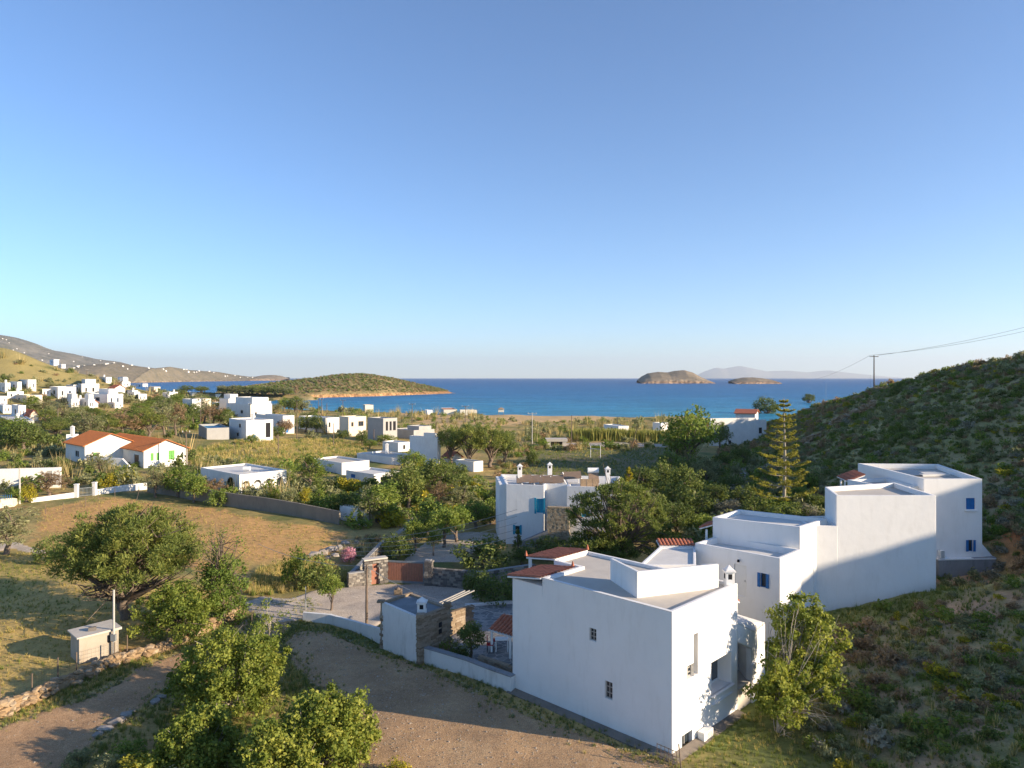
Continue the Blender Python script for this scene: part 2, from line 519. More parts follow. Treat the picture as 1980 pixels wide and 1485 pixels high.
brown = lerp(np.tile(np.array([.34, .20, .08]), (len(gx), 1)), np.array([.26, .20, .07]), (n2 - .5) * 4)
zone(P_FIELD, brown)
lf = lerp(np.tile(np.array([.33, .235, .085]), (len(gx), 1)), np.array([.18, .165, .048]), (n2 * .5 + n1 * .6 - .62) * 4)
zone(P_LFIELD, lf)
gf = lerp(np.tile(np.array([.10, .105, .045]), (len(gx), 1)), np.array([.19, .145, .08]), (n2 * .6 + n3 * .4 - .45) * 4)
zone(P_GOAL, gf, 1, 4)
mf = lerp(np.tile(np.array([.36, .26, .11]), (len(gx), 1)), np.array([.17, .155, .055]), (n1 - .5) * 4)
zone(P_MEAD, mf, 1, 5)
zone(P_SAND, np.array([.40, .27, .14]), .9, 6)
# slope below the big house: grass, then bare brown soil between the scrub
hill = np.clip((gx - np.interp(gy, [0, 40, 60, 90, 140, 190, 240], [13, 13, 15, 28, 42, 62, 74])) / 6, 0, 1)
hc = lerp(np.tile(np.array([.20, .18, .075]), (len(gx), 1)), np.array([.36, .225, .135]), (n2 * .7 + n3 * .5 - .50) * 4)
hc = lerp(hc, np.array([.30, .25, .12]), (n1 * .5 + n3 * .5 - .60) * 4)
farh = np.clip((gy - 60) / 30, 0, 1)
hc = lerp(hc, np.array([.22, .205, .085]), farh * .6)
hk = (hill * (gy < 330))[:, None]
col = col * (1 - hk) + hc * hk
P_LAWN = wpoly([(1500, 1215), (1570, 1185), (1800, 1138), (1890, 1128), (1850, 1165), (1700, 1205), (1600, 1235), (1520, 1330), (1450, 1420), (1330, 1480), (1340, 1440), (1440, 1340)])
lw = inpoly(gx + wob * .6, gy + (n3 - .5) * 3, P_LAWN).astype(float)
col = lerp(col, np.array([.115, .135, .040]), lw * (.55 + .6 * n3))
# red earth where the slope was cut behind the house
cut = np.exp(-(((gx - 41.5) / 2.6) ** 2 + ((gy - 58) / 4.0) ** 2))
col = lerp(col, np.array([.34, .13, .05]), cut * 1.3)
# ochre grass hill on the left
lh = np.clip((gz - 13) / 8, 0, 1) * (gx < -100)
oc = lerp(np.tile(np.array([.235, .19, .075]), (len(gx), 1)), np.array([.10, .105, .035]), (n1 * .5 + n2 * .6 - .52) * 4)
col = col * (1 - lh[:, None]) + oc * lh[:, None]
# sand at the water's edge
bd = np.clip((1.3 - gz) / 1.0, 0, 1) * (gy > 300)
col = lerp(col, np.array([.44, .34, .21]), bd)

i = np.arange(nr - 1)[:, None] * nc + np.arange(nc - 1)[None]
quads = np.stack([i, i + 1, i + nc + 1, i + nc], -1).reshape(-1, 4)
col = np.clip(col * 1.45, 0, .6)
t = NT('earth and dry grass')
vc = t.n('Attribute', attribute_name='Col').outputs['Color']
f1 = t.noise(1.7, 6, .7); f2 = t.noise(9., 4, .7)
c = t.mix(1.0, vc, t.ramp(f1, [(.25, .62), (.5, 1.0), (.8, 1.35)]), 'MULTIPLY')
c = t.mix(1.0, c, t.ramp(f2, [(.3, .78), (.7, 1.22)]), 'MULTIPLY')
t.bump(t.math('ADD', t.noise(2.5, 5, .7), t.math('MULTIPLY', f2, .4)), .55, .10)
M['earth'] = t.fin(c, .97, .1)
tag(link('ground', np_mesh('ground', np.stack([gx, gy, gz], 1), quads, M['earth'], True, cols=col)), kind='structure')


# ------------------------------------------------------------------ sheets laid on the ground
def gravel_mat(name, stops, scale=3.0, fine=22., bump=.6):
    t = NT(name)
    a = t.noise(.35, 4, .6); b = t.noise(scale, 6, .75); d = t.noise(fine, 3, .7)
    v = t.n('TexVoronoi', i_Scale=7.0, i_Randomness=1.0); t.t.links.new(t.pos(), v.inputs['Vector'])
    f = t.math('ADD', t.math('MULTIPLY', a, .55), t.math('MULTIPLY', b, .45))
    c = t.ramp(f, [(p_, tuple(v * 1.4 for v in c_)) for p_, c_ in stops])
    c = t.mix(1.0, c, t.ramp(d, [(.3, .5), (.7, 1.45)]), 'MULTIPLY')
    c = t.mix(t.ramp(v.outputs['Distance'], [(.03, .35), (.10, 0.)]), c, (.40, .36, .31))
    t.bump(t.math('ADD', b, t.math('MULTIPLY', d, .5)), bump, .06)
    return t.fin(c, .97, .1)


M['gravel'] = gravel_mat('brown gravel', [(.32, (.20, .132, .078)), (.5, (.295, .192, .108)), (.66, (.37, .255, .145))])
M['track'] = gravel_mat('reddish dirt', [(.32, (.20, .128, .076)), (.5, (.285, .180, .100)), (.66, (.36, .24, .14))])
M['road'] = gravel_mat('grey concrete road', [(.3, (.24, .20, .165)), (.5, (.32, .27, .22)), (.68, (.39, .335, .27))], 1.2, 14, .25)


def sheet(name, poly, mat, step=.2, lift=.02, wobble=.5, follow=None):
    P = np.array(poly); x0, y0 = P.min(0) - 1; x1, y1 = P.max(0) + 1
    xs = np.arange(x0, x1, step); ys = np.arange(y0, y1, step)
    X, Y = np.meshgrid(xs, ys); w = (fbm(X * .5 + 3, Y * .5, 3) - .5) * 2 * wobble; w2 = (fbm(X * .5 + 63, Y * .5, 3) - .5) * 2 * wobble
    ins = inpoly(X + w, Y + w2, poly)
    keep = ins[:-1, :-1] & ins[1:, :-1] & ins[:-1, 1:] & ins[1:, 1:]
    any_ = np.zeros_like(ins); any_[:-1, :-1] |= keep; any_[1:, :-1] |= keep; any_[:-1, 1:] |= keep; any_[1:, 1:] |= keep
    full = np.zeros_like(ins); full[1:-1, 1:-1] = keep[:-1, :-1] & keep[1:, :-1] & keep[:-1, 1:] & keep[1:, 1:]
    # a second ring rises slowly so that the sheet feathers into the earth
    f2 = np.zeros_like(full); f2[1:-1, 1:-1] = full[:-2, 1:-1] & full[2:, 1:-1] & full[1:-1, :-2] & full[1:-1, 2:]
    Z = (H(X, Y) if follow is None else follow(X, Y)) + np.where(f2, lift + .015, np.where(full, lift - .01, -.06))
    idx = -np.ones(X.shape, int); idx[any_] = np.arange(any_.sum())
    q = np.stack([idx[:-1, :-1], idx[:-1, 1:], idx[1:, 1:], idx[1:, :-1]], -1)[keep]
    V = np.stack([X[any_], Y[any_], Z[any_]], 1)
    return tag(link(name, np_mesh(name, V, q, mat, True)), kind='structure')


sheet('gravel_yard', P_YARD, M['gravel'], lift=.035)
sheet('dirt_track', P_TRACK, M['track'], lift=.045)
sheet('road', P_ROAD, M['road'], lift=.06, wobble=.3)
P_ORCH = wpoly([(772, 1088), (800, 1062), (845, 1036), (905, 1028), (972, 1032), (975, 1050), (940, 1060), (890, 1088)])
sheet('orchard_yard', P_ORCH, M['road'], .25, lift=.05, wobble=.3)
P_PATH = wpoly([(1030, 859), (1110, 856), (1250, 857), (1330, 862), (1330, 868), (1200, 864), (1030, 866)])
sheet('footpath', P_PATH, M['road'], .8, lift=.08, wobble=.5)
P_LANE = wpoly([(-40, 1060), (20, 1046), (75, 1056), (110, 1068), (75, 1076), (20, 1064), (-40, 1075)])
sheet('lane', P_LANE, M['road'], .3, lift=.05)
P_LANE2 = wpoly([(735, 1050), (782, 1010), (800, 985), (812, 988), (795, 1018), (752, 1054)])
sheet('garden_path', P_LANE2, M['road'], .3, lift=.05)

# ------------------------------------------------------------------ sea
t = NT('sea water')
sp = t.n('SeparateXYZ'); t.t.links.new(t.pos(), sp.inputs[0])
big = t.noise(.004, 4, .6)
dist = t.math('ADD', sp.outputs['Y'], t.math('MULTIPLY', t.math('SUBTRACT', big, .5), 500))
dist = t.math('DIVIDE', dist, 6000.)
c = t.ramp(dist, [(.06, (.034, .27, .43)), (.09, (.020, .20, .38)), (.15, (.010, .135, .32)), (.35, (.005, .088, .255)), (1, (.004, .066, .215))])
mp = t.n('Mapping'); mp.inputs['Scale'].default_value = (1.0, 2.2, 1); t.t.links.new(t.pos(), mp.inputs['Vector'])
w1 = t.noise(.09, 6, .75, mp.outputs[0]); w2 = t.noise(.012, 4, .7, mp.outputs[0])
c = t.mix(1., c, t.ramp(t.math('ADD', t.math('MULTIPLY', w1, .6), t.math('MULTIPLY', w2, .4)), [(.36, .52), (.5, 1.0), (.64, 1.5)]), 'MULTIPLY')
t.bump(t.math('ADD', w1, t.math('MULTIPLY', w2, 2.)), 1.0, 4.0)
M['sea'] = t.fin(c, .35, .12)
rr = np.concatenate([[0], np.geomspace(40, 18000, 60)]); aa = np.linspace(0, 2 * np.pi, 129)[:-1]
V = np.stack([(rr[:, None] * np.cos(aa)).ravel(), (rr[:, None] * np.sin(aa)).ravel(), np.zeros(rr.size * 128)], 1)
i = np.arange(len(rr) - 1)[:, None] * 128; j = np.arange(128)[None]; k = (j + 1) % 128
q = np.stack([i + j, i + 128 + j, i + 128 + k, i + k], -1).reshape(-1, 4)[128:]
tri = np.stack([np.zeros(128, int), 128 + np.arange(128), 128 + (np.arange(128) + 1) % 128], 1)
tag(link('sea', np_mesh('sea', V, [q, tri], M['sea'])), kind='structure')


# ------------------------------------------------------------------ distant hills, headland and islets
def hill_mat(name, scrub, rock, cliff, cliff_h, sc):
    t = NT(name)
    sp = t.n('SeparateXYZ'); t.t.links.new(t.pos(), sp.inputs[0])
    f = t.noise(sc, 6, .7); g = t.noise(sc * 6, 5, .7)
    c = t.ramp(t.math('ADD', t.math('MULTIPLY', f, .5), t.math('MULTIPLY', g, .5)), [(.40, scrub), (.58, rock)])
    zz = t.math('ADD', sp.outputs['Z'], t.math('MULTIPLY', t.math('SUBTRACT', g, .5), cliff_h * 1.6))
    c = t.mix(t.ramp(t.math('DIVIDE', zz, cliff_h * 2), [(.40, 1.), (.60, 0.)]), c, t.mix(1., t.ramp(g, [(.38, tuple(np.array(cliff) * .35)), (.52, tuple(np.array(cliff) * .8)), (.68, tuple(np.minimum(np.array(cliff) * 1.35, .8)))]), t.ramp(t.noise(sc * 30, 4, .7), [(.35, .5), (.65, 1.2)]), 'MULTIPLY'))
    t.bump(t.math('ADD', f, g), .9, .8 / sc * .08)
    return t.fin(c, .97, .08)


def ridge_hill(name, prof, Yr, Yf, mat, rough=.15, n=160, m=34, cliff=0., back=.6, seed=0, zmin=0.):
    """hill whose skyline runs through photo pixels prof at distance Yr(px); its foot lies at Yf"""
    px = np.linspace(prof[0][0], prof[-1][0], n)
    py = np.interp(px, [p[0] for p in prof], [p[1] for p in prof])
    fr = (px - px[0]) / (px[-1] - px[0])
    yr = np.interp(fr, np.linspace(0, 1, len(Yr)), Yr); yf = np.interp(fr, np.linspace(0, 1, len(Yf)), Yf)
    zr = np.maximum(ZC + (HY - py) / F * yr, zmin + .2)
    xr = (px - CX) / F * yr
    tt = np.concatenate([np.linspace(0, 1, m), 1 + np.linspace(0, 1, 12)[1:]])
    T, I = np.meshgrid(tt, np.arange(n), indexing='ij')
    d = yr - yf
    Y = np.where(T <= 1, yf[I] + d[I] * T, yr[I] + (T - 1) * d[I] * back * 1.5)
    X = (px[I] - CX) / F * np.where(T <= 1, yr[I] * .35 + Y * .65, Y)
    base = np.where(T <= 1, T, np.clip(2 - T, 0, 1))
    s = np.where(T <= 1, cliff * np.clip(T / .05, 0, 1) + (1 - cliff) * np.sin(base * np.pi / 2) ** 1.15, np.sqrt(np.clip(base, 0, 1)))
    L = float(np.mean(d))
    nz = fbm(X / L * 3.1 + seed * 7.7, Y / L * 3.1 + seed, 5) - .5
    nz2 = fbm(X / L * 14 + seed, Y / L * 14 + seed * 3, 4) - .5
    env = np.clip(base * 6, 0, 1) * np.clip(np.abs(T - 1) * 4, .12, 1)
    Z = zmin - 1.5 + (zr[I] - zmin + 1.5) * s + (nz * 1.0 + nz2 * .35) * env * rough * (zr[I] - zmin)
    cl_ = fbm(X / L * 30 + seed, Y / L * 9, 4) - .5                 # gullies in the shore cliffs
    Z = Z + cl_ * cliff * (zr[I] - zmin) * .55 * np.exp(-((T - .08) / .08) ** 2)
    V = np.stack([X, Y + nz2 * L * .05 + cl_ * L * .05 * np.exp(-(T / .15) ** 2), Z], -1).reshape(-1, 3)
    a = np.arange(len(tt) - 1)[:, None] * n + np.arange(n - 1)[None]
    q = np.stack([a, a + 1, a + n + 1, a + n], -1).reshape(-1, 4)
    return tag(link(name, np_mesh(name, V, q, mat, True)), kind='structure'), (X, Y, Z, T)


M['mount'] = hill_mat('far mountain scrub', (.12, .12, .09), (.25, .225, .18), (.34, .28, .21), 10, .006)
M['brownhill'] = hill_mat('brown coastal hill', (.15, .135, .09), (.235, .195, .135), (.38, .29, .19), 7, .008)
M['headland'] = hill_mat('headland scrub', (.12, .12, .05), (.34, .25, .12), (.55, .31, .15), 3.2, .035)
M['islet'] = hill_mat('islet rock', (.17, .145, .10), (.30, .235, .16), (.42, .29, .19), 9, .012)
M['ghost'] = hill_mat('far island rock', (.20, .18, .15), (.30, .27, .22), (.3, .25, .2), 20, .0006)
_, MTN = ridge_hill('mountain', [(-420, 560), (-150, 612), (0, 648), (30, 652), (60, 662), (105, 678), (150, 686), (185, 694), (230, 700), (260, 708), (320, 714), (380, 716), (430, 722), (480, 728), (560, 729.4)],
                    [4200, 5600, 7200], [3000, 3300, 6000], M['mount'], .22, 260, 50, seed=3)
_, MT2 = ridge_hill('hill', [(110, 726), (150, 712), (185, 706), (230, 702), (262, 707), (300, 712), (330, 709), (370, 716), (420, 719), (455, 725), (500, 731)],
                    [3000, 3500, 5200], [2250, 2900, 4500], M['brownhill'], .2, 200, 40, .06, seed=8)
ridge_hill('cape', [(488, 732), (496, 728), (510, 725.5), (530, 725), (545, 727), (560, 732)], [5200, 5600], [4800, 5100], M['islet'], .1, 60, 20, .3, seed=5)
_, HEAD = ridge_hill('headland', [(440, 754), (500, 745), (540, 739), (580, 735), (625, 729), (655, 725), (690, 723), (725, 726), (760, 732), (800, 741), (840, 750), (868, 757), (882, 762)],
                     [860, 900, 950, 1010], [700, 745, 830, 985], M['headland'], .16, 240, 54, .16, seed=2)
ridge_hill('islet', [(1231, 736), (1240, 728), (1252, 722), (1272, 719), (1290, 720), (1305, 717), (1322, 715.5), (1338, 720), (1352, 728), (1371, 737)],
           [2850, 2900], [2560, 2620], M['islet'], .1, 140, 34, .24, seed=6)
ridge_hill('islet', [(1408, 737), (1420, 733), (1436, 730), (1455, 729.5), (1475, 731.5), (1490, 734), (1498, 737.5)],
           [2650, 2700], [2420, 2480], M['islet'], .1, 100, 26, .3, seed=9)
ridge_hill('far_island', [(1340, 729), (1362, 718), (1385, 711), (1398, 713), (1430, 707.5), (1452, 712), (1480, 718), (1520, 716.5), (1560, 720), (1600, 716), (1650, 722), (1700, 727), (1735, 730)],
           [38000, 40000], [33000, 35000], M['ghost'], .1, 160, 24, seed=4, zmin=-120)

# the light sea air
hz = MB().box(-42000, 42000, -3000, 47000, -125, 1250).build('haze', M['dark'])
hm = bpy.data.materials.new('sea air'); hm.use_nodes = True
hn = hm.node_tree
hn.nodes.remove(hn.nodes['Principled BSDF'])
pv = hn.nodes.new('ShaderNodeVolumePrincipled')
pv.inputs['Color'].default_value = (.80, .89, 1, 1)
pv.inputs['Density'].default_value = 0.000036
pv.inputs['Anisotropy'].default_value = 0.2
hn.links.new(pv.outputs[0], hn.nodes['Material Output'].inputs['Volume'])
hz.data.materials.clear(); hz.data.materials.append(hm)
tag(hz, 'thin pale sea haze over the whole bay', 'haze', kind='stuff')
# ------------------------------------------------------------------ building helpers
FP = []                                             # footprints, kept clear of plants
def v2(p): return np.asarray(p, float)


def wall_face(mb, p0, p1, z0, z1, ops=(), rec=.14, out=None):
    """one wall from p0 to p1 (xy) with recessed openings (s0, s1, za, zb)"""
    p0 = v2(p0); p1 = v2(p1); L = np.linalg.norm(p1 - p0); d = (p1 - p0) / L
    n = np.array([d[1], -d[0]]) if out is None else v2(out)
    ops = [(max(.02, a), min(L - .02, b), max(z0 + .02, c), min(z1 - .02, e)) for a, b, c, e in ops]
    xs = sorted({0., L, *[o[0] for o in ops], *[o[1] for o in ops]}); zs = sorted({z0, z1, *[o[2] for o in ops], *[o[3] for o in ops]})
    P = lambda s, z, k=0.: (p0[0] + d[0] * s - n[0] * k, p0[1] + d[1] * s - n[1] * k, z)
    for i in range(len(xs) - 1):
        for j in range(len(zs) - 1):
            xm = (xs[i] + xs[i + 1]) / 2; zm = (zs[j] + zs[j + 1]) / 2
            if any(o[0] < xm < o[1] and o[2] < zm < o[3] for o in ops): continue
            mb.quad(P(xs[i], zs[j]), P(xs[i + 1], zs[j]), P(xs[i + 1], zs[j + 1]), P(xs[i], zs[j + 1]))
    if rec:
        for a, b, c, e in ops:
            mb.quad(P(a, c), P(b, c), P(b, c, rec), P(a, c, rec)); mb.quad(P(a, e), P(b, e), P(b, e, rec), P(a, e, rec))
            mb.quad(P(a, c), P(a, e), P(a, e, rec), P(a, c, rec)); mb.quad(P(b, c), P(b, e), P(b, e, rec), P(b, c, rec))


def inset(poly, k):
    n = len(poly); P = [v2(p) for p in poly]
    A = sum(P[i][0] * P[(i + 1) % n][1] - P[(i + 1) % n][0] * P[i][1] for i in range(n))
    sg = 1 if A > 0 else -1
    out = []
    for i in range(n):
        a, b, c = P[i - 1], P[i], P[(i + 1) % n]
        d1 = (b - a) / np.linalg.norm(b - a); d2 = (c - b) / np.linalg.norm(c - b)
        n1 = sg * np.array([-d1[1], d1[0]]); n2 = sg * np.array([-d2[1], d2[0]])
        m = n1 + n2; m = m / (np.dot(m, m) / 2 + 1e-6)
        out.append(b + m * k)
    return out


def window(root, p0, d, n, s0, s1, za, zb, kind, rec=.14):
    """frame, pane (sub-part), shutters; fills an opening made by wall_face"""
    d3 = np.array([d[0], d[1], 0]); n3 = np.array([n[0], n[1], 0]); up = np.array([0, 0, 1.])
    c = np.array([p0[0], p0[1], 0]) + d3 * (s0 + s1) / 2 + up * (za + zb) / 2
    w = (s1 - s0) / 2; h = (zb - za) / 2; fw = min(.06, w * .2)
    col = dict(w='frame_white', b='blue', t='turq', g='green_paint', n='brown_paint', y='frame_grey')[kind[0]]
    style = kind[1:] or 'win'
    q = c - n3 * (rec - .03)
    if style == 'hole':
        m = MB().obox(c - n3 * (rec + .02), d3 * w, n3 * .02, up * h); return m.build('recess_shade', M['dark'], root)  # dark plate behind the shallow reveal paints the shade of a deeper space
    if style == 'shut':
        f = MB()
        f.obox(q + n3 * .03 - d3 * w * .5, d3 * (w * .5 - .01), n3 * .02, up * h); o = f.build('shutter', M[col], root)
        f = MB(); f.obox(q + n3 * .03 + d3 * w * .5, d3 * (w * .5 - .01), n3 * .02, up * h); f.build('shutter', M[col], root)
        return o
    if style == 'door':
        f = MB(); f.obox(q, d3 * w, n3 * .025, up * h); o = f.build('door', M[col], root)
        k = MB().obox(q + n3 * .05 + d3 * w * .7, d3 * .03, n3 * .03, up * .06); k.build('handle', M['steel'], o)
        return o
    f = MB()
    for s in (-1, 1):
        f.obox(q + d3 * s * (w - fw / 2), d3 * fw / 2, n3 * .035, up * h); f.obox(q + up * s * (h - fw / 2), d3 * (w - fw), n3 * .033, up * fw / 2)
    if w > .28: f.obox(q, d3 * fw * .4, n3 * .03, up * (h - fw))
    if style == 'grid':
        for k in (-.34, .34): f.obox(q + up * h * k, d3 * (w - fw), n3 * .028, up * fw * .4)
        f.obox(q, d3 * fw * .4, n3 * .029, up * (h - fw))
    o = f.build('window', M[col], root)
    MB().obox(q - n3 * .012, d3 * (w - .002), n3 * .006, up * (h - .002)).build('pane', M['glass'], o)
    if style == 'leaf':                               # open shutters folded back on the wall
        for s in (-1, 1):
            MB().obox(c + n3 * .05 + d3 * s * (w + .10), d3 * .085, n3 * .03, up * h).build('shutter', M[col], root)
    if style in ('leaf', 'win') and w > .3:
        MB().obox(c + n3 * .05 - up * (h + .03), d3 * (w + .06), n3 * .06, up * .028).build('sill', M['frame_grey'] if col == 'frame_grey' else M['white'], root)
    return o


def poly_house(root, poly, z0, z1, ops=None, par=.3, pt=.22, wall='white', roof='screed', name='wall', cap=None, rec=.14):
    """flat-roofed block: ops {edge: [(s0, s1, za, zb, kind)]}; heights absolute; par = parapet height (None: plain top)"""
    mb = MB(); n = len(poly); ops = ops or {}
    FP.append([v2(p) for p in poly])
    A = sum(poly[i][0] * poly[(i + 1) % n][1] - poly[(i + 1) % n][0] * poly[i][1] for i in range(n))
    for i in range(n):
        p0 = v2(poly[i]); p1 = v2(poly[(i + 1) % n]); d = (p1 - p0) / np.linalg.norm(p1 - p0)
        nn = np.array([d[1], -d[0]]) * (1 if A > 0 else -1)
        wall_face(mb, p0, p1, z0, z1, [o[:4] for o in ops.get(i, [])], rec, nn)
    ins = inset(poly, pt)
    rz = z1 - par
    for i in range(n):
        j = (i + 1) % n
        mb.quad((*poly[i], z1), (*poly[j], z1), (*ins[j], z1), (*ins[i], z1))
        mb.quad((*ins[i], z1), (*ins[j], z1), (*ins[j], rz - .05), (*ins[i], rz - .05))
    o = mb.build(name, M[wall], root)
    MB().add([(*p, rz) for p in ins], [tuple(range(n))]).build('roof', M[roof], root)
    for i, lst in ops.items():
        p0 = v2(poly[i]); p1 = v2(poly[(i + 1) % n]); d = (p1 - p0) / np.linalg.norm(p1 - p0)
        nn = np.array([d[1], -d[0]]) * (1 if A > 0 else -1)
        for s0, s1, za, zb, kind in lst: window(root, p0, d, nn, s0, s1, za, zb, kind, rec)
    return o


_tile = {}


def tile_mesh(w, l):
    k = (round(w, 3), round(l, 3))
    if k not in _tile:
        a = np.linspace(0, np.pi, 6); V = []; r = w * .5
        for y, s in ((0, 1.0), (l, .86)):
            for q in a: V.append((math.cos(q) * r * s, y, math.sin(q) * r * s * .8))
        Fq = [(i, i + 1, i + 7, i + 6) for i in range(5)]
        V += [(math.cos(q) * r * .8, 0, math.sin(q) * r * .62) for q in a]
        Fq += [(i, i + 1, 12 + i + 1, 12 + i) for i in range(5)]
        me = bpy.data.meshes.new('tile'); me.from_pydata(V, [], Fq); me.materials.append(M['tile']); _tile[k] = me
    return _tile[k]


def tile_roof(root, e0, e1, r0, r1, name='tile_roof', tw=.24, tl=.36, soffit='white'):
    """sloping sheet of barrel tiles: eave e0-e1, ridge r0-r1 (world points); each tile is a child"""
    e0, e1, r0, r1 = map(lambda a: np.asarray(a, float), (e0, e1, r0, r1))
    u = (e1 - e0); L = np.linalg.norm(u); u = u / L
    w = ((r0 + r1) - (e0 + e1)) / 2; w = w - u * np.dot(u, w); D = np.linalg.norm(w); w = w / D
    nrm = np.cross(u, w); nrm = nrm if nrm[2] > 0 else -nrm
    mb = MB(); t = nrm * .08
    mb.add([e0, e1, r1, r0, e0 - t, e1 - t, r1 - t, r0 - t], [(0, 1, 2, 3), (7, 6, 5, 4), (0, 4, 5, 1), (1, 5, 6, 2), (2, 6, 7, 3), (3, 7, 4, 0)])
    s = mb.build(name, M[soffit], root)
    nx = max(2, int(L / tw)); ny = max(2, int(D / (tl * .9)))
    from mathutils import Matrix
    o0 = org(root)
    for i in range(nx):
        for j in range(ny):
            f = (i + .5) / nx; g = j / ny
            p = (e0 * (1 - f) + e1 * f) * (1 - g) + (r0 * (1 - f) + r1 * f) * g + nrm * (.012 + .02)
            o = bpy.data.objects.new('tile', tile_mesh(L / nx * .98, D / ny * 1.12)); COL.objects.link(o); o.parent = s
            jz = random.uniform(-.012, .012)
            o.matrix_local = Matrix(((u[0], w[0], nrm[0], p[0] - o0[0]), (u[1], w[1], nrm[1], p[1] - o0[1]), (u[2], w[2], nrm[2], p[2] - o0[2] + jz), (0, 0, 0, 1)))
    return s


def ab(C, u0, v0, alen, blen, al):
    """corner C with faces along a (left-back) and b (right-back)"""
    a = np.array([-math.cos(al), math.sin(al)]); b = np.array([math.sin(al), math.cos(al)])
    return a, b


def chimney(root, x, y, z0, z1, r=.3, mat='white', pots=True):
    m = MB(); m.box(x - r, x + r, y - r, y + r, z0, z1)
    hgt = z1 - z0
    o = m.build('chimney', M[mat], root)
    c = MB(); c.box(x - r - .06, x + r + .06, y - r - .06, y + r + .06, z1, z1 + .08)
    c.prism([(x - r, y - r), (x + r, y - r), (x + r, y + r), (x - r, y + r)], z1 + .08, z1 + .1)
    apex = (x, y, z1 + .35); b = [(x - r, y - r, z1 + .1), (x + r, y - r, z1 + .1), (x + r, y + r, z1 + .1), (x - r, y + r, z1 + .1)]
    c.add(b + [apex], [(0, 1, 4), (1, 2, 4), (2, 3, 4), (3, 0, 4)])
    c.build('chimney_cap', M[mat], o)
    if pots:
        MB().box(x - r - .005, x + r + .005, y - r * .45, y + r * .45, z1 - .35, z1 - .08).build('smoke_hole_shade', M['dark'], o)  # dark boxes on a solid shaft paint the shade of smoke holes
        MB().box(x - r * .45, x + r * .45, y - r - .005, y + r + .005, z1 - .35, z1 - .08).build('smoke_hole_shade', M['dark'], o)
    return o


def pergola_posts(root, pts, zb, zt, r=.09):
    for p in pts: MB().box(p[0] - r, p[0] + r, p[1] - r, p[1] + r, zb, zt).build('post', M['white'], root)


def slab(root, name, poly, z0, z1, mat): return MB().prism(poly, z0, z1).build(name, M[mat], root)


# ------------------------------------------------------------------ the big white house in front
AL = math.radians(44.5)
a = np.array([-math.cos(AL), math.sin(AL)]); b = np.array([math.sin(AL), math.cos(AL)])
C = np.array([7.2, 32.0]); Q = lambda s, t_: C + a * s + b * t_
ZT = 11.45
hA = thing('white_house', 'large white cube house in front with sunlit right wall and blue-shaded left wall', 'house', (C[0], C[1], 5))
La, Lb = 10.05, 6.2
poly = [Q(0, 0), Q(0, Lb), Q(La - .3, Lb), Q(La - .3, 3.1), Q(La - 2.2, 3.1), Q(La - 2.2, 0)]
wl = lambda px, f: None
opsA = {0: [(1.30, 2.25, 8.05, 8.55, 'ygrid'), (1.92, 2.26, 8.55, 9.95, 'yhole'), (3.55, 5.55, 5.75, 8.25, 'whole'), (.82, 1.62, 4.15, 5.5, 'y')],
        5: []}
opsA[0] = [(1.30, 1.90, 8.00, 8.62, 'ygrid'), (1.90, 2.26, 8.00, 9.95, 'yhole'), (3.5, 5.55, 6.55, 8.15, 'yhole'), (.85, 1.75, 4.45, 5.55, 'y')]
# left wall runs to the corner below the tiled canopies
mbw = MB()
# edges of the block; the left wall is one face from C to the far left corner
edgeL = [(4.28, 4.70, 8.98, 9.60, 'ygrid'), (3.30, 3.74, 6.42, 7.26, 'ygrid')]
mbw = MB()
zb = 2.5
wall_face(mbw, Q(0, 0), Q(La, 0), zb, 11.0, [o[:4] for o in edgeL], .14, -b)
wall_face(mbw, Q(0, 0), Q(La - 2.2, 0), 11.0, ZT, [], 0, -b)
wall_face(mbw, Q(0, 0), Q(0, Lb), zb, ZT, [o[:4] for o in opsA[0]], .22, -a)
wall_face(mbw, Q(0, Lb), Q(La - .3, Lb), zb, ZT, [], 0, b)
wall_face(mbw, Q(La, 0), Q(La, 3.1), zb, 11.0, [], 0, a)
wall_face(mbw, Q(La - .3, 3.1), Q(La - .3, Lb), zb, ZT, [], 0, a)
wall_face(mbw, Q(La - 2.2, 0), Q(La - 2.2, 3.1), 10.4, ZT, [], 0, a)
wall_face(mbw, Q(La - 2.2, 3.1), Q(La - .3, 3.1), 10.4, ZT, [], 0, -b)
ins = inset(poly, .2)
for i_ in range(6):
    j_ = (i_ + 1) % 6
    mbw.quad((*poly[i_], ZT), (*poly[j_], ZT), (*ins[j_], ZT), (*ins[i_], ZT))
    mbw.quad((*ins[i_], ZT), (*ins[j_], ZT), (*ins[j_], ZT - .2), (*ins[i_], ZT - .2))
mbw.quad((*Q(La, 0), 11.0), (*Q(La - 2.2, 0), 11.0), (*Q(La - 2.2, 3.1), 11.0), (*Q(La, 3.1), 11.0))
mbw.build('wall', M['white'], hA); FP.append([Q(0, 0), Q(0, Lb + 3), Q(La, Lb), Q(La, 0)])
MB().add([(*p, ZT - .16) for p in ins], [tuple(range(6))]).build('roof', M['screed'], hA)
for s0, s1, za, zb_, k in edgeL: window(hA, Q(0, 0), a, -b, s0, s1, za, zb_, k)
for s0, s1, za, zb_, k in opsA[0]:
    if k != 'yhole': window(hA, Q(0, 0), b, -a, s0, s1, za, zb_, k, .22)
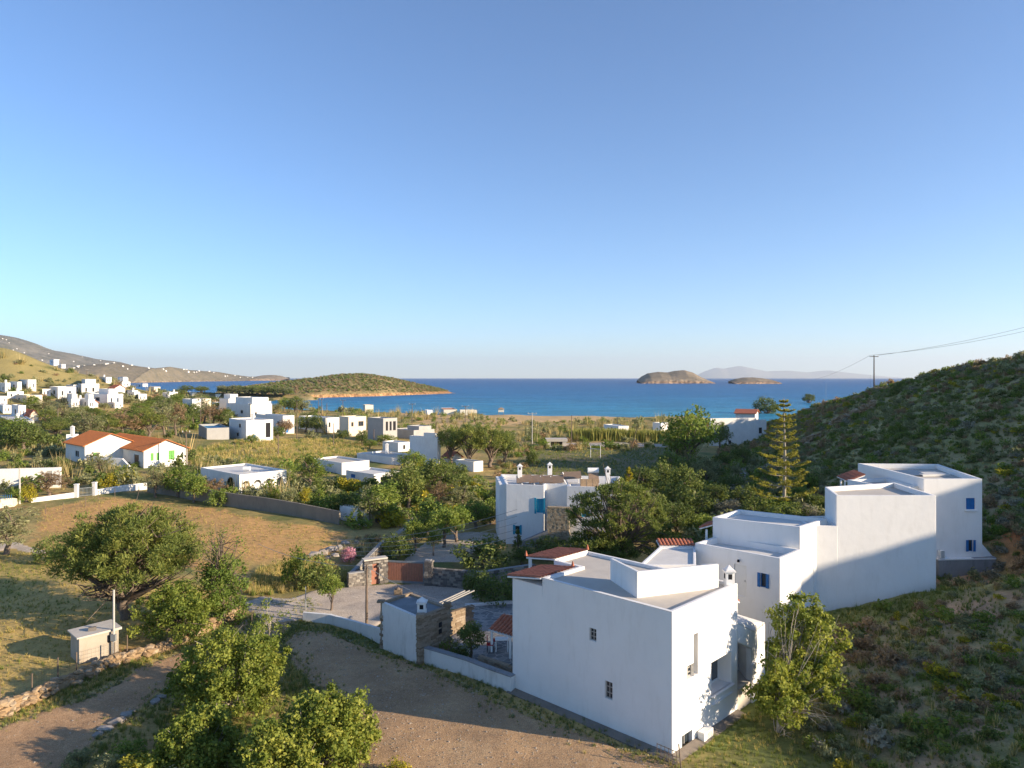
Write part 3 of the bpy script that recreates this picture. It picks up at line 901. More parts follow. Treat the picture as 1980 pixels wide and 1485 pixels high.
# recess of the tall slot and the big shaded window with its frame
MB().obox(np.array([*(Q(0, 2.08) + a * .23), 8.98]), np.array([*b, 0]) * .18, np.array([*a, 0]) * .01, (0, 0, .97)).build('slot_pane', M['frame_grey'], hA)
lg = MB()
g0, g1 = Q(.22, 3.5), Q(.22, 5.55); k0, k1 = Q(.75, 3.5), Q(.75, 5.55); wz0, wz1 = 6.55, 8.15
lg.quad((*g0, wz0), (*g1, wz0), (*k1, wz0), (*k0, wz0)); lg.quad((*g0, wz1), (*g1, wz1), (*k1, wz1), (*k0, wz1))
lg.quad((*g0, wz0), (*k0, wz0), (*k0, wz1), (*g0, wz1)); lg.quad((*g1, wz0), (*k1, wz0), (*k1, wz1), (*g1, wz1))
lg.build('reveal', M['white'], hA)
wf = MB(); cm_ = (k0 + k1) / 2
MB().obox((*cm_, (wz0 + wz1) / 2), (*b * 1.02, 0), (*a * .01, 0), (0, 0, .8)).build('large_pane', M['glass_grey'], hA)
for s_ in (-1.0, .25, 1.0): wf.obox((*(cm_ - a * .03 + b * s_), (wz0 + wz1) / 2), (*b * .03, 0), (*a * .03, 0), (0, 0, .8))
wf.obox((*(cm_ - a * .03), wz0 + .05), (*b * 1.0, 0), (*a * .028, 0), (0, 0, .04)); wf.obox((*(cm_ - a * .03), wz1 - .05), (*b * 1.0, 0), (*a * .028, 0), (0, 0, .04))
wf.build('large_window_frame', M['frame_white'], hA)
MB().obox(np.array([*(Q(-.06, 4.55)), wz0 - .04]), np.array([*b, 0]) * 1.1, np.array([*a, 0]) * .1, (0, 0, .04)).build('sill', M['white'], hA)
MB().obox(np.array([*(Q(-.05, 4.55)), 6.1]), np.array([*b, 0]) * 1.05, np.array([*a, 0]) * .07, (0, 0, .025)).build('ledge', M['white'], hA)
# grey skirting of cement along the foot
sk = MB()
sk.prism([Q(-.02, -.02), Q(La, -.02), Q(La, -.5), Q(-.5, -.5)], [4.0] * 4, [h1(*Q(0, -.1)) + .16, h1(*Q(La, -.1)) + .16, h1(*Q(La, -.5)) + .03, h1(*Q(-.5, -.5)) + .04])
sk.prism([Q(-.02, -.02), Q(-.5, -.5), Q(-.5, Lb), Q(-.02, Lb)], [3.5] * 4, [h1(*Q(0, -.1)) + .14, h1(*Q(-.5, -.5)) + .03, h1(*Q(-.5, Lb)) + .03, h1(*Q(0, Lb)) + .14])
sk.build('skirting', M['skirt'], hA)
# parapet box of the roof terrace
pb = thing('roof_parapet', 'white walled box of the roof terrace on the large front house', 'parapet', (8, 36, ZT - .16))
pf0 = np.array([6.07, 34.5]); pf1 = np.array([10.5, 36.15]); pl = np.array([5.2, 37.6]); pr = np.array([10.1, 37.4])


def thin_wall(root, name, p, q, th, z0, zp, zq, side, mat='white'):
    p = v2(p); q = v2(q); n_ = v2(side) * th
    return MB().prism([p, q, q + n_, p + n_], [z0] * 4, [zp, zq, zq, zp]).build(name, M[mat], root)


thin_wall(pb, 'front_wall', pf0, pf1, .16, ZT - .17, ZT + 1.12, ZT + 1.06, (-.35, .93))
thin_wall(pb, 'side_wall', pf0 + np.array([-.05, .17]), pl, .16, ZT - .17, ZT + 1.118, ZT + .98, (.94, .33))
thin_wall(pb, 'end_wall', pf1 + np.array([-.06, .15]), pr, .16, ZT - .17, ZT + 1.05, ZT + .75, (-.94, -.33))
# tiled canopies over the balconies at the far end
cz = 10.95


def canopy(root, s_r, s_e, t0, t1, zr, ze):
    return tile_roof(root, (*Q(s_e, t0), ze), (*Q(s_e, t1), ze), (*Q(s_r, t0), zr), (*Q(s_r, t1), zr), 'canopy')


canopy(hA, La - 2.15, La + .30, -.12, 2.75, ZT - .02, 11.06)
canopy(hA, La - .32, La + 2.0, 3.2, 6.2, ZT + .05, 11.2)
for t_ in (3.35, 6.05): MB().box(Q(La + 1.8, t_)[0] - .1, Q(La + 1.8, t_)[0] + .1, Q(La + 1.8, t_)[1] - .1, Q(La + 1.8, t_)[1] + .1, 3.5, 11.15).build('post', M['white'], hA)
for t_, s_, z_ in ((2.75, La - 2.0, ZT + .03), (3.2, La + 2., 11.3), (6.2, La - .3, ZT + .1)):
    p = Q(s_, t_); f = MB()
    f.tube([(p[0], p[1], z_), (p[0], p[1], z_ + .12), (p[0], p[1], z_ + .3)], [.11, .08, .02], 6); f.build('finial', M['tile'], hA)
# chimney at the right end of the roof
p = Q(.30, 5.88); chimney(hA, p[0], p[1], ZT - .16, ZT + .62, .22)
# air conditioner
ac = thing('air_conditioner', 'white air conditioner box low on the sunlit wall of the front house', 'air conditioner', (*Q(-.2, 2.55), 5.0))
pc = np.array([*Q(-.24, 2.55), 5.05])
MB().obox(pc, np.array([*b, 0]) * .42, np.array([*a, 0]) * .17, (0, 0, .30)).build('casing', M['white_metal'], ac)
fg = MB()
for k in range(7): fg.obox(pc - np.array([*a, 0]) * .175 + np.array([*b, 0]) * .1 + np.array([0, 0, -.2 + k * .066]), np.array([*b, 0]) * .24, np.array([*a, 0]) * .008, (0, 0, .012))
fg.build('grille', M['grey_metal'], ac)
for s in (-.3, .3): MB().obox(pc + np.array([*b, 0]) * s + np.array([0, 0, -.33]), np.array([*b, 0]) * .03, np.array([*a, 0]) * .22, (0, 0, .03)).build('bracket', M['grey_metal'], ac)

# ------------------------------------------------------------------ entrance between the front house and the middle house
en = thing('entrance_porch', 'white pointed entrance porch and stair between front and middle house', 'porch', (*Q(.5, 7.2), 5.5))
pA_, pK, pE = Q(0, Lb + .01), np.array([12.85, 37.75]), np.array([14.3, 40.2])
zA, zK, zE = 9.45, 8.55, 8.15
oA, oK = 8.45, 7.55                                  # slanting head of the opening
pP = pK - b * .32
pw = MB()
pw.quad((*pA_, oA), (*pP, oK + .15), (*pP, zK + .15), (*pA_, zA)); pw.quad((*pP, 4.5), (*pK, 4.5), (*pK, zK), (*pP, zK + .15))
bk_ = a * .28
pw.quad((*(pA_ + bk_), oA), (*(pP + bk_), oK + .15), (*pP, oK + .15), (*pA_, oA)); pw.quad((*pP, 4.5), (*(pP + bk_), 4.5), (*(pP + bk_), oK + .15), (*pP, oK + .15))
pw.quad((*pK, 4.5), (*pE, 4.5), (*pE, zE), (*pK, zK))
r0_, r1_ = Q(1.15, Lb + .01), Q(1.15, Lb + 2.4)
wall_face(pw, r0_, r1_, 4.5, 8.5, [(.18, .85, 6.0, 7.75)], .12, -a)
pw.quad((*(pP + bk_), 4.5), (*r1_, 4.5), (*r1_, 8.5), (*(pP + bk_), 8.5))
pw.build('wall', M['white'], en)
window(en, r0_, b, -a, .18, .85, 6.0, 7.75, 'ndoor', .12)
gr = MB()
for k in range(9):
    q_ = r0_ + b * .52 - a * .02; gr.obox((q_[0], q_[1], 6.1 + k * .19), (*b * .3, 0), (*a * .02, 0), (0, 0, .025))
gr.build('door_louvres', M['brown_paint'], en)
MB().add([(*pA_, zA), (*pK, zK), (*pE, zE), (*Q(1.6, Lb + 1.6), zA - .1), (*pA_, zA - .08), (*pK, zK - .08), (*pE, zE - .08), (*Q(1.6, Lb + 1.6), zA - .18)], [(0, 1, 2, 3), (7, 6, 5, 4), (0, 4, 5, 1), (1, 5, 6, 2), (2, 6, 7, 3)]).build('porch_roof', M['screed_white'], en)
MB().prism([pK - b * .42 - a * .12, pK + b * .06 - a * .12, pK + b * .06, pK - b * .42], 4.5, 6.9).build('pier_foot', M['white'], en)
MB().prism([pA_, pK, r1_, r0_], 4.5, 6.0).build('threshold', M['screed'], en)
MB().prism([r0_ + a * .3, r1_ + a * .3, Q(5.5, Lb + 3.5), Q(5.5, Lb + .02)], 4.5, 8.2).build('landing', M['screed'], en)
for k in range(6):
    f0 = 2.0 + k * .36
    MB().prism([Q(f0, Lb + .1), Q(f0, Lb + 1.2), Q(f0 + .38, Lb + 1.2), Q(f0 + .38, Lb + .1)], 8.0, 8.36 + k * .17).build('step', M['screed_white'], en)
n_ = 10; bsv = MB(); q0, q1 = Q(1.3, Lb + 1.25), Q(3.9, Lb + 1.45)
top_ = [(q0 + (q1 - q0) * (i_ / n_), 8.35 + 1.55 * math.sin(i_ / n_ * math.pi / 2) ** .8) for i_ in range(n_ + 1)]
for i_ in range(n_):
    (p, zp0), (q, zq0) = top_[i_], top_[i_ + 1]; w_ = b * .26
    bsv.add([(*p, 7.9), (*q, 7.9), (*q, zq0), (*p, zp0), *[(*(v + w_), z) for v, z in ((p, 7.9), (q, 7.9), (q, zq0), (p, zp0))]], [(0, 1, 2, 3), (7, 6, 5, 4), (3, 2, 6, 7)] + ([(0, 3, 7, 4)] if i_ == 0 else []) + ([(1, 5, 6, 2)] if i_ == n_ - 1 else []))
bsv.build('balustrade', M['white'], en)
tile_roof(en, (*Q(.15, Lb + .55), 10.35), (*Q(1.0, Lb + .55), 10.35), (*Q(.15, Lb + .02), 10.62), (*Q(1.0, Lb + .02), 10.62), 'door_canopy', .2, .3)

# ------------------------------------------------------------------ middle house
hM = thing('white_house', 'white middle house with blue shutters and low terrace wall behind the front house', 'house', (17, 45, 6))
Cm = np.array([16.95, 45.0]); Qm = lambda s, t_: Cm + a * s + b * t_
ZM = 10.55
pm = [Qm(0, 0), Qm(0, 3.3), Qm(6.0, 3.3), Qm(6.0, 0)]
om = {3: []}
poly_house(hM, pm, 4.0, ZM, {3: [(6.0 - 1.28, 6.0 - .9, 8.5, 9.4, 'bleaf'), (6.0 - 3.1, 6.0 - 2.25, 7.6, 9.65, 'wdoor')]}, par=.42, roof='screed_white')
lamp = MB(); p = Qm(2.75, -.12); lamp.tube([(p[0], p[1], 9.85), (p[0], p[1], 10.0)], [.09, .07], 8); lamp.build('wall_lamp', M['dark'], hM)
m2 = [Qm(.25, 3.3), Qm(5.9, 3.35), Qm(6.8, 6.6), Qm(-.2, 7.4)]
zz = 11.95
poly_house(hM, [np.array([19.35, 47.8]), np.array([22.4, 50.6]), np.array([17.3, 54.2]), np.array([14.45, 51.2])], 4.0, zz, par=.30, roof='screed_white', name='upper_wall')
tile_roof(hM, (*at(1352, 1020, 51.6)[:2], 11.05), (*at(1368, 1012, 53.4)[:2], 11.05), (*at(1382, 1016, 51.2)[:2], 11.45), (*at(1392, 1008, 52.8)[:2], 11.45), 'porch_canopy')
p = at(1366, 1030, 51.5); MB().box(p[0] - .07, p[0] + .07, p[1] - .07, p[1] + .07, 8.0, 11.0).build('post', M['white'], hM)
# low block with curved white roof edge and red tiles between front and middle house
hQ = thing('low_block', 'low white block with tiled edge tucked behind the front house roof', 'outbuilding', (11, 47, 5))
qp = [at(1236, 1088, 45.2)[:2], at(1346, 1092, 45.2)[:2], at(1345, 1064, 50)[:2], at(1275, 1070, 50)[:2]]
poly_house(hQ, qp, 4.0, 10.1, par=.10, pt=.18, roof='screed_white')
tile_roof(hQ, (*qp[3], 10.15), (*qp[2], 10.15), (*(qp[3] + np.array([-.05, .9])), 10.38), (*(qp[2] + np.array([0, .9])), 10.38), 'eave', .24, .4)

# ------------------------------------------------------------------ long rear house
hN = thing('white_house', 'white rear house with long blank front wall crossed by the hill shadow', 'house', (25, 49.5, 6))
Yn = 49.5
x0, x1, x2, xb = [(p - CX) / F * Yn for p in (1548, 1563, 1617, 1810)]
zl = ZC - (1017 - HY) / F * Yn; zh = ZC - (958 - HY) / F * Yn
poly_house(hN, [(x0, Yn - .35), (x1 + .25, Yn - .35), (x1 + .25, Yn + .4), (x0, Yn + .4)], 3.5, zl + .03, par=.04, pt=.1, name='pilaster', roof='white')
poly_house(hN, [(x1, Yn), (x2 + .1, Yn), (x2 + .9, Yn + 3.6), (x1 + .4, Yn + 3.4)], 3.5, zl, par=.12, roof='screed_white', name='low_wall')
poly_house(hN, [(x2, Yn + .003), (xb, Yn + .003), (29.9, 55.6), (23.5, 53.4)], 3.5, zh, par=.34, pt=.2, roof='screed', name='wall')
dp = MB(); xx = (1551 - CX) / F * Yn; dp.tube([(xx, Yn - .42, 5), (xx, Yn - .42, zl)], .05, 6); dp.build('downpipe', M['white_metal'], hN)
# fragment of blue on the left side wall
MB().obox((23.05, 51.3, 12.15), (.02, .14, 0), (.02, 0, 0), (0, 0, .16)).build('house_number_plate', M['blue'], hN)

hP = thing('white_house', 'white two storey house farthest up the slope with two blue shuttered windows', 'house', (35, 58, 7))
Yp = 56.0
X = lambda px: (px - CX) / F * Yp
Z = lambda py: ZC - (py - HY) / F * Yp
zp = Z(926)
pp = [(X(1786), Yp), (X(1899), Yp), (39.3, 65.6), (32.2, 66.2), (32.45, 61.6)]
poly_house(hP, pp, 5.5, zp, {0: [(X(1868) - X(1786), X(1885.5) - X(1786), Z(985), Z(963), 'bshut'), (X(1872) - X(1786), X(1881) - X(1786), Z(1066), Z(1044), 'bleaf')]}, par=.42, pt=.25, roof='screed')
for px_ in (): pass
MB().prism([(X(1868) - .1, Yp - .14), (X(1886) + .1, Yp - .14), (X(1886) + .1, Yp - .002), (X(1868) - .1, Yp - .002)], Z(989), Z(986)).build('sill', M['white'], hP)
bt = MB(); xq = X(1899)
bt.add([(xq + .003, Yp, 6.5), (xq + 1.0, Yp + .2, 6.5), (xq + 1.0, Yp + .2, Z(1078)), (xq + .55, Yp + .1, Z(1066)), (xq + .003, Yp, Z(1052)),
        (xq + .003, Yp + .5, 6.5), (xq + 1.0, Yp + .7, 6.5), (xq + 1.0, Yp + .7, Z(1078)), (xq + .55, Yp + .6, Z(1066)), (xq + .003, Yp + .5, Z(1052))],
       [(0, 1, 2, 3, 4), (9, 8, 7, 6, 5), (1, 6, 7, 2), (2, 7, 8, 3), (3, 8, 9, 4)])
bt.build('buttress', M['white'], hP)
# lower left wing and its tiled porch
poly_house(hP, [(29.95, 55.4), (32.45, 56.8), (32.3, 61.4), (28.4, 60.2)], 5.5, ZC - (935 - HY) / F * 58, par=.3, roof='screed', name='wing_wall')
tr = [at(1618, 922, 63.5), at(1640, 930, 60.5), at(1672, 926, 60.8), at(1650, 917, 63.8)]
tile_roof(hP, (*tr[0][:2], 13.15), (*tr[1][:2], 13.15), (*tr[3][:2], 13.65), (*tr[2][:2], 13.65), 'porch_canopy')
for px_, Y_ in ((1626, 61.6), (1634, 60.8), (1655, 61)):
    p = at(px_, 935, Y_); MB().box(p[0] - .06, p[0] + .06, p[1] - .06, p[1] + .06, 9, 13.15).build('post', M['white'], hP)
sk_ = MB().prism([(34.8, 60.2), (37.4, 60.6), (37.0, 62.2), (34.4, 61.8)], zp - .41, zp - .24); sk_.build('roof_hatch', M['screed_white'], hP)
sl = thing('solar_array', 'flat dark solar panel lying on the highest white roof', 'solar panel', (33.9, 60.6, zp - .4))
MB().add([(33.1, 60.0, zp - .3), (35.3, 60.4, zp - .3), (35.1, 62.0, zp - .05), (32.9, 61.6, zp - .05), (33.1, 60.0, zp - .36), (35.3, 60.4, zp - .36), (35.1, 62.0, zp - .11), (32.9, 61.6, zp - .11)],
         [(0, 1, 2, 3), (7, 6, 5, 4), (0, 4, 5, 1), (1, 5, 6, 2), (2, 6, 7, 3), (3, 7, 4, 0)]).build('panel', M['glass'], sl)
for x_, y_ in ((33.2, 61.5), (34.9, 61.8)): MB().box(x_ - .03, x_ + .03, y_ - .03, y_ + .03, zp - .45, zp - .1).build('leg', M['steel'], sl)
rw = thing('retaining_wall', 'dark stained concrete retaining wall below the highest white house', 'retaining wall', (34.5, 55.5, 6))
rp = [(X(1806), Yp - .6), (X(1922), Yp - .25), (X(1922), Yp + .4), (X(1806), Yp - .003)]
MB().prism(rp, [5.0] * 4, [Z(1080), Z(1076), Z(1076), Z(1080)]).build('wall', M['concrete'], rw)
MB().prism([(p[0] * 1.0, p[1] - .03) for p in rp], [Z(1080) + .002] * 4, [Z(1080) + .10] * 4).build('coping', M['white'], rw)
ac2 = thing('air_conditioner', 'pale air conditioner at the corner of the long blank wall', 'air conditioner', (X(1812), Yp - .3, Z(1078)))
MB().box(X(1810), X(1818), Yp - .62, Yp - .25, Z(1079) + .1, Z(1064) + .1).build('casing', M['white_metal'], ac2)
fg = MB()
for k in range(6): fg.box(X(1811), X(1817), Yp - .635, Yp - .622, Z(1078) + .16 + k * .09, Z(1078) + .20 + k * .09)
fg.build('grille', M['grey_metal'], ac2)
# ------------------------------------------------------------------ stones
def rock_mesh(seed, mat, boxy=.55, name='stone'):
    r = np.random.default_rng(seed)
    import bmesh
    bm = bmesh.new(); bmesh.ops.create_icosphere(bm, subdivisions=1, radius=.62)
    for v in bm.verts:
        c = np.array(v.co); k = np.max(np.abs(c)); c = c * (1 - boxy) + c / k * .5 * boxy
        v.co = c * (1 + r.uniform(-.13, .13))
    me = bpy.data.meshes.new(name); bm.to_mesh(me); bm.free(); me.materials.append(mat)
    return me


def block_mesh(seed, mat, name='stone'):
    r = np.random.default_rng(seed); c = .12
    V = []
    for sz in (-.5, .5):
        for sx, sy in ((-.5, -.5), (.5, -.5), (.5, .5), (-.5, .5)):
            for k in (0, 1):                           # cut corner on the face
                V.append((sx * (1 - c * (k == 0)) + r.uniform(-.04, .04), sy, sz * (1 - c * (k == 1)) + r.uniform(-.04, .04)))
    me = bpy.data.meshes.new(name)
    import bmesh
    bm = bmesh.new(); vs_ = [bm.verts.new(v) for v in V]; bmesh.ops.convex_hull(bm, input=vs_); bm.to_mesh(me); bm.free(); me.materials.append(mat)
    return me


ROCKS = [rock_mesh(i, M['stone']) for i in range(7)]
ROCKS_G = [rock_mesh(20 + i, M['rock'], .4) for i in range(5)]
BLOCKS = [block_mesh(40 + i, M['stone_grey']) for i in range(6)]
SLABS_LIT = [block_mesh(80 + i, M['stone_sunlit']) for i in range(5)]
SLABS = [block_mesh(60 + i, M['stone_slab']) for i in range(5)]


def put(name, me, parent, p, sc, rot=(0, 0, 0)):
    o = bpy.data.objects.new(name, me); COL.objects.link(o); o.parent = parent
    o.location = np.asarray(p, float) - org(parent); o.scale = sc; o.rotation_euler = rot
    return o


def stone_face(root, p0, p1, z0, z1, th, meshes, sw=(.25, .55), sh=(.14, .24), lean=0., skip=None, core='concrete', maxn=300, z1b=None):
    """coursed stone wall: mortar core as one part, every stone a part"""
    p0 = v2(p0); p1 = v2(p1); L = np.linalg.norm(p1 - p0); d = (p1 - p0) / L; n = np.array([d[1], -d[0]])
    z1b = z1 if z1b is None else z1b
    zt = lambda s: z1 + (z1b - z1) * s / L
    q = [p0 + n * th * .42, p1 + n * th * .42, p1 - n * th * .42, p0 - n * th * .42]
    core_o = MB().prism(q, [z0] * 4, [z1 - .03, z1b - .03, z1b - .03, z1 - .03]).build('mortar', M[core], root)
    ang = math.atan2(d[1], d[0]); z = z0; cnt = 0
    while z < max(z1, z1b) - .05 and cnt < maxn:
        h = random.uniform(*sh); s = -random.uniform(0, .1)
        while s < L:
            w = random.uniform(*sw); c = p0 + d * min(max(s + w / 2, 0), L)
            zz = z + h / 2
            if zz + h / 2 < zt(s + w / 2) + .05 and not (skip and skip(s + w / 2, zz)):
                put('stone', random.choice(meshes), root, (c[0], c[1], zz), (w * .95, th + random.uniform(-.03, .03), h * .92), (0, 0, ang + random.uniform(-.03, .03))); cnt += 1
            s += w
        z += h


def dry_wall(root, pts, h, th, meshes, n, size=(.18, .42)):
    """tumbled dry-stone wall along world points"""
    P = [v2(p) for p in pts]; seg = [np.linalg.norm(P[i + 1] - P[i]) for i in range(len(P) - 1)]; tot = sum(seg)
    for k in range(n):
        s = random.uniform(0, tot); i = 0
        while s > seg[i] and i < len(seg) - 1: s -= seg[i]; i += 1
        f = s / seg[i]; c = P[i] * (1 - f) + P[i + 1] * f; d = (P[i + 1] - P[i]) / seg[i]; nn = np.array([d[1], -d[0]])
        hh = h * (.75 + .5 * float(vnoise(np.array([c[0] * .7]), np.array([c[1] * .7]))[0]))
        z = random.uniform(0, 1) ** .8; off = random.gauss(0, .35) * th * (1.3 - z)
        sz = random.uniform(*size)
        q = c + nn * off
        put('stone', random.choice(meshes), root, (q[0], q[1], h1(*q) + z * hh + sz * .12), (sz * 1.25, sz, sz * random.uniform(.5, .8)), (random.gauss(0, .2), random.gauss(0, .2), random.uniform(0, 6.28)))
    mb = MB()
    for i in range(len(P) - 1):
        d = (P[i + 1] - P[i]) / seg[i]; nn = np.array([d[1], -d[0]]) * th * .35
        za, zb_ = h1(*P[i]), h1(*P[i + 1])
        mb.prism([P[i] + nn, P[i + 1] + nn, P[i + 1] - nn, P[i] - nn], [za - .3, zb_ - .3, zb_ - .3, za - .3], [za + h * .7, zb_ + h * .7, zb_ + h * .7, za + h * .7])
    mb.build('core', M['stone'], root)


# ------------------------------------------------------------------ white boundary wall, outhouse, courtyard
def run_wall(root, name, pts, th, mat, cop=None, sub=None):
    """wall along [(px, py_base, height)] on the terrain"""
    W = [(hit(px, py), hgt) for px, py, hgt in pts]
    for i in range(len(W) - 1):
        (p, hp), (q, hq) = W[i], W[i + 1]
        d = q[:2] - p[:2]; L = np.linalg.norm(d); d = d / L; n = np.array([d[1], -d[0]]) * th / 2
        e = d * th * .5 * (i > 0)
        poly = [p[:2] - e + n, q[:2] + n, q[:2] - n, p[:2] - e - n]
        zt = [p[2] + hp, q[2] + hq, q[2] + hq, p[2] + hp]
        o = MB().prism(poly, [min(p[2], q[2]) - .6] * 4, zt).build(name, M[mat], root)
        if cop:
            MB().prism([v2(a_) + (n * .25 if k < 2 else -n * .25) for k, a_ in enumerate(poly)], [z + .002 for z in zt], [z + .06 for z in zt]).build('coping', M[cop], root)


bw = thing('boundary_wall', 'whitewashed boundary wall sloping down beside the gravel yard to the road', 'wall', hit(680, 1217))
run_wall(bw, 'wall', [(587, 1201, .62), (640, 1208, .66), (683, 1219, .66), (712, 1232, .80), (740, 1247, 1.0)], .22, 'white_worn')
bw2 = thing('boundary_wall', 'stained low white wall between outhouse and front house', 'wall', hit(900, 1308))
run_wall(bw2, 'wall', [(811, 1279, .95), (850, 1291, .92), (905, 1308, .88), (950, 1324, .86), (992, 1341, .84)], .34, 'white_worn', 'concrete')

oh = thing('outhouse', 'small flat-roofed outhouse with white long side and brown stone end', 'outbuilding', (-6, 45, 4.8))
O0 = np.array([-8.4, 45.6]); O1 = np.array([-5.6, 42.6]); O2 = np.array([-4.0, 44.7]); O3 = O0 + O2 - O1
zt_ = 7.6
u1 = (O1 - O0) / np.linalg.norm(O1 - O0); u2 = (O2 - O1) / np.linalg.norm(O2 - O1)
thin_wall(oh, 'long_wall', O0, O1, .22, 4.0, zt_ + .02, zt_, u2, 'white_worn')
thin_wall(oh, 'back_wall', O3, O2, .22, 4.0, zt_, zt_, -u2, 'stone_slab')
stone_face(oh, O1 + u1 * -.01, O2, 4.3, zt_ + .1, .3, SLABS, (.22, .6), (.07, .14), core='stone_slab', maxn=290)
stone_face(oh, O0 + u1 * .1, O3 + u1 * .1, 4.3, zt_ + .05, .28, SLABS, (.3, .7), (.16, .24), core='stone_slab', maxn=80)
MB().prism([O0 + u1 * .2 + u2 * .2, O1 - u1 * .15 + u2 * .2, O2 - u1 * .15 - u2 * .2, O3 + u1 * .2 - u2 * .2], zt_ - .25, zt_ - .12).build('roof', M['dark_roof'], oh)
for cc, hh in ((O1 + u2 * .15, .22), (O2 - u2 * .1, .28), (O0, .12)):
    put('stone', SLABS[0], oh, (cc[0], cc[1], zt_ + hh / 2), (.45, .4, hh))
ni = O1 + u2 * 1.75 - np.array([u2[1], -u2[0]]) * -.17
for zc_ in (6.35, 6.75): MB().obox((*(O1 + u2 * 1.75 + u1 * .17), zc_), (*u2 * .13, 0), (*u1 * .02, 0), (0, 0, .14)).build('niche_shade', M['dark'], oh)  # dark plates on the stone face paint the shade of two niches
pc = O1 + u2 * .75 - u1 * .55
chimney(oh, pc[0], pc[1], zt_ - .2, zt_ + .62, .26)
# white beams of a pergola behind the outhouse
pg = thing('pergola_beams', 'three pale beams laid over the stone pier behind the outhouse', 'pergola', (-3.4, 48.5, 5))
stone_face(pg, (-4.2, 48.0), (-2.9, 49.4), 4.2, 6.2, .3, SLABS, (.3, .6), (.1, .18), core='stone_slab', maxn=70)
for k in range(3):
    MB().bar((-5.0 + k * .3, 47.2 + k * .35, 7.0 - k * .1), (-3.2 + k * .3, 48.4 + k * .35, 7.5 - k * .1), .035).build('beam', M['frame_grey'], pg)

t = NT('crazy paving'); vo = t.n('TexVoronoi', i_Scale=2.2, i_Randomness=1.0, feature='DISTANCE_TO_EDGE'); t.t.links.new(t.pos(), vo.inputs['Vector'])
vc_ = t.n('TexVoronoi', i_Scale=2.2, i_Randomness=1.0); t.t.links.new(t.pos(), vc_.inputs['Vector'])
sx_ = t.n('SeparateColor'); t.t.links.new(vc_.outputs['Color'], sx_.inputs[0])
c = t.ramp(sx_.outputs[0], [(0, (.13, .13, .13)), (.6, (.20, .195, .19)), (1, (.30, .285, .26))])
c = t.mix(t.ramp(vo.outputs[0], [(.02, 1.), (.06, 0.)]), c, (.33, .32, .30))
t.bump(t.ramp(vo.outputs[0], [(.0, 0.), (.08, 1.)]), .4, .03)
M['paving'] = t.fin(c, .85, .25)
P_COURT = wpoly([(862, 1186), (905, 1172), (1000, 1166), (1060, 1180), (1060, 1290), (985, 1325), (900, 1290), (868, 1262), (866, 1225)])
sheet('courtyard', P_COURT, M['paving'], .25, lift=.06, wobble=.05)
kb = thing('kerb_wall', 'thin low white kerb along the far edge of the paved courtyard', 'kerb', hit(940, 1172))
run_wall(kb, 'kerb', [(899, 1175, .25), (945, 1171, .25), (1000, 1167, .25)], .25, 'white')

# terrace with tiled shelter, table and red chairs
tc = thing('stone_terrace', 'dark stone terrace against the shaded wall of the front house', 'terrace', (-1.0, 41, 5))
tp = [(-1.9, 41.7), (-.15, 40.3), (1.3, 42.3), (-.6, 43.8)]
stone_face(tc, tp[0], tp[1], 4.2, 5.75, .25, SLABS, (.25, .5), (.12, .2), core='stone_slab', maxn=90)
MB().prism(tp, 4.2, 5.70).build('floor', M['paving'], tc)
DX, DY = .35, 1.25
sh = thing('tiled_shelter', 'small red tiled shelter on white post beside the front house', 'shelter', (-1.0 + DX, 41.3 + DY, 5.7))
tile_roof(sh, (-1.75 + DX, 40.9 + DY, 7.05), (-.35 + DX, 39.75 + DY, 7.05), (-.95 + DX, 42.2 + DY, 7.5), (.55 + DX, 41.1 + DY, 7.5), 'canopy')
for p in ((-1.55 + DX, 41.0 + DY), (-.45 + DX, 40.05 + DY)): MB().box(p[0] - .07, p[0] + .07, p[1] - .07, p[1] + .07, 5.7, 7.05).build('post', M['white'], sh)
tb = thing('garden_table', 'small white table under the red tiled shelter', 'table', (-.95 + DX, 41.2 + DY, 5.7))
MB().box(-1.35 + DX, -.55 + DX, 40.95 + DY, 41.5 + DY, 6.38, 6.43).build('table_top', M['white_metal'], tb)
for sx, sy in ((-1.3, 41.0), (-.6, 41.0), (-1.3, 41.45), (-.6, 41.45)): MB().box(sx + DX - .025, sx + DX + .025, sy + DY - .025, sy + DY + .025, 5.7, 6.38).build('leg', M['white_metal'], tb)
for k, (x_, y_, lab) in enumerate(((-1.45, 41.75, 'red garden chair at the far side of the small white table'), (-1.65, 41.1, 'red garden chair nearest the terrace edge by the tiled shelter'))):
    x_ += DX; y_ += DY
    ch = thing('garden_chair', lab, 'chair', (x_, y_, 5.7))
    MB().box(x_ - .2, x_ + .2, y_ - .2, y_ + .2, 6.1, 6.15).build('seat', M['red_cloth'], ch)
    MB().box(x_ - .2, x_ - .16, y_ - .2, y_ + .2, 6.15, 6.6).build('backrest', M['red_cloth'], ch)
    for sx, sy in ((-.17, -.17), (.17, -.17), (.17, .17), (-.17, .17)): MB().box(x_ + sx - .02, x_ + sx + .02, y_ + sy - .02, y_ + sy + .02, 5.7, 6.1).build('leg', M['dark'], ch)

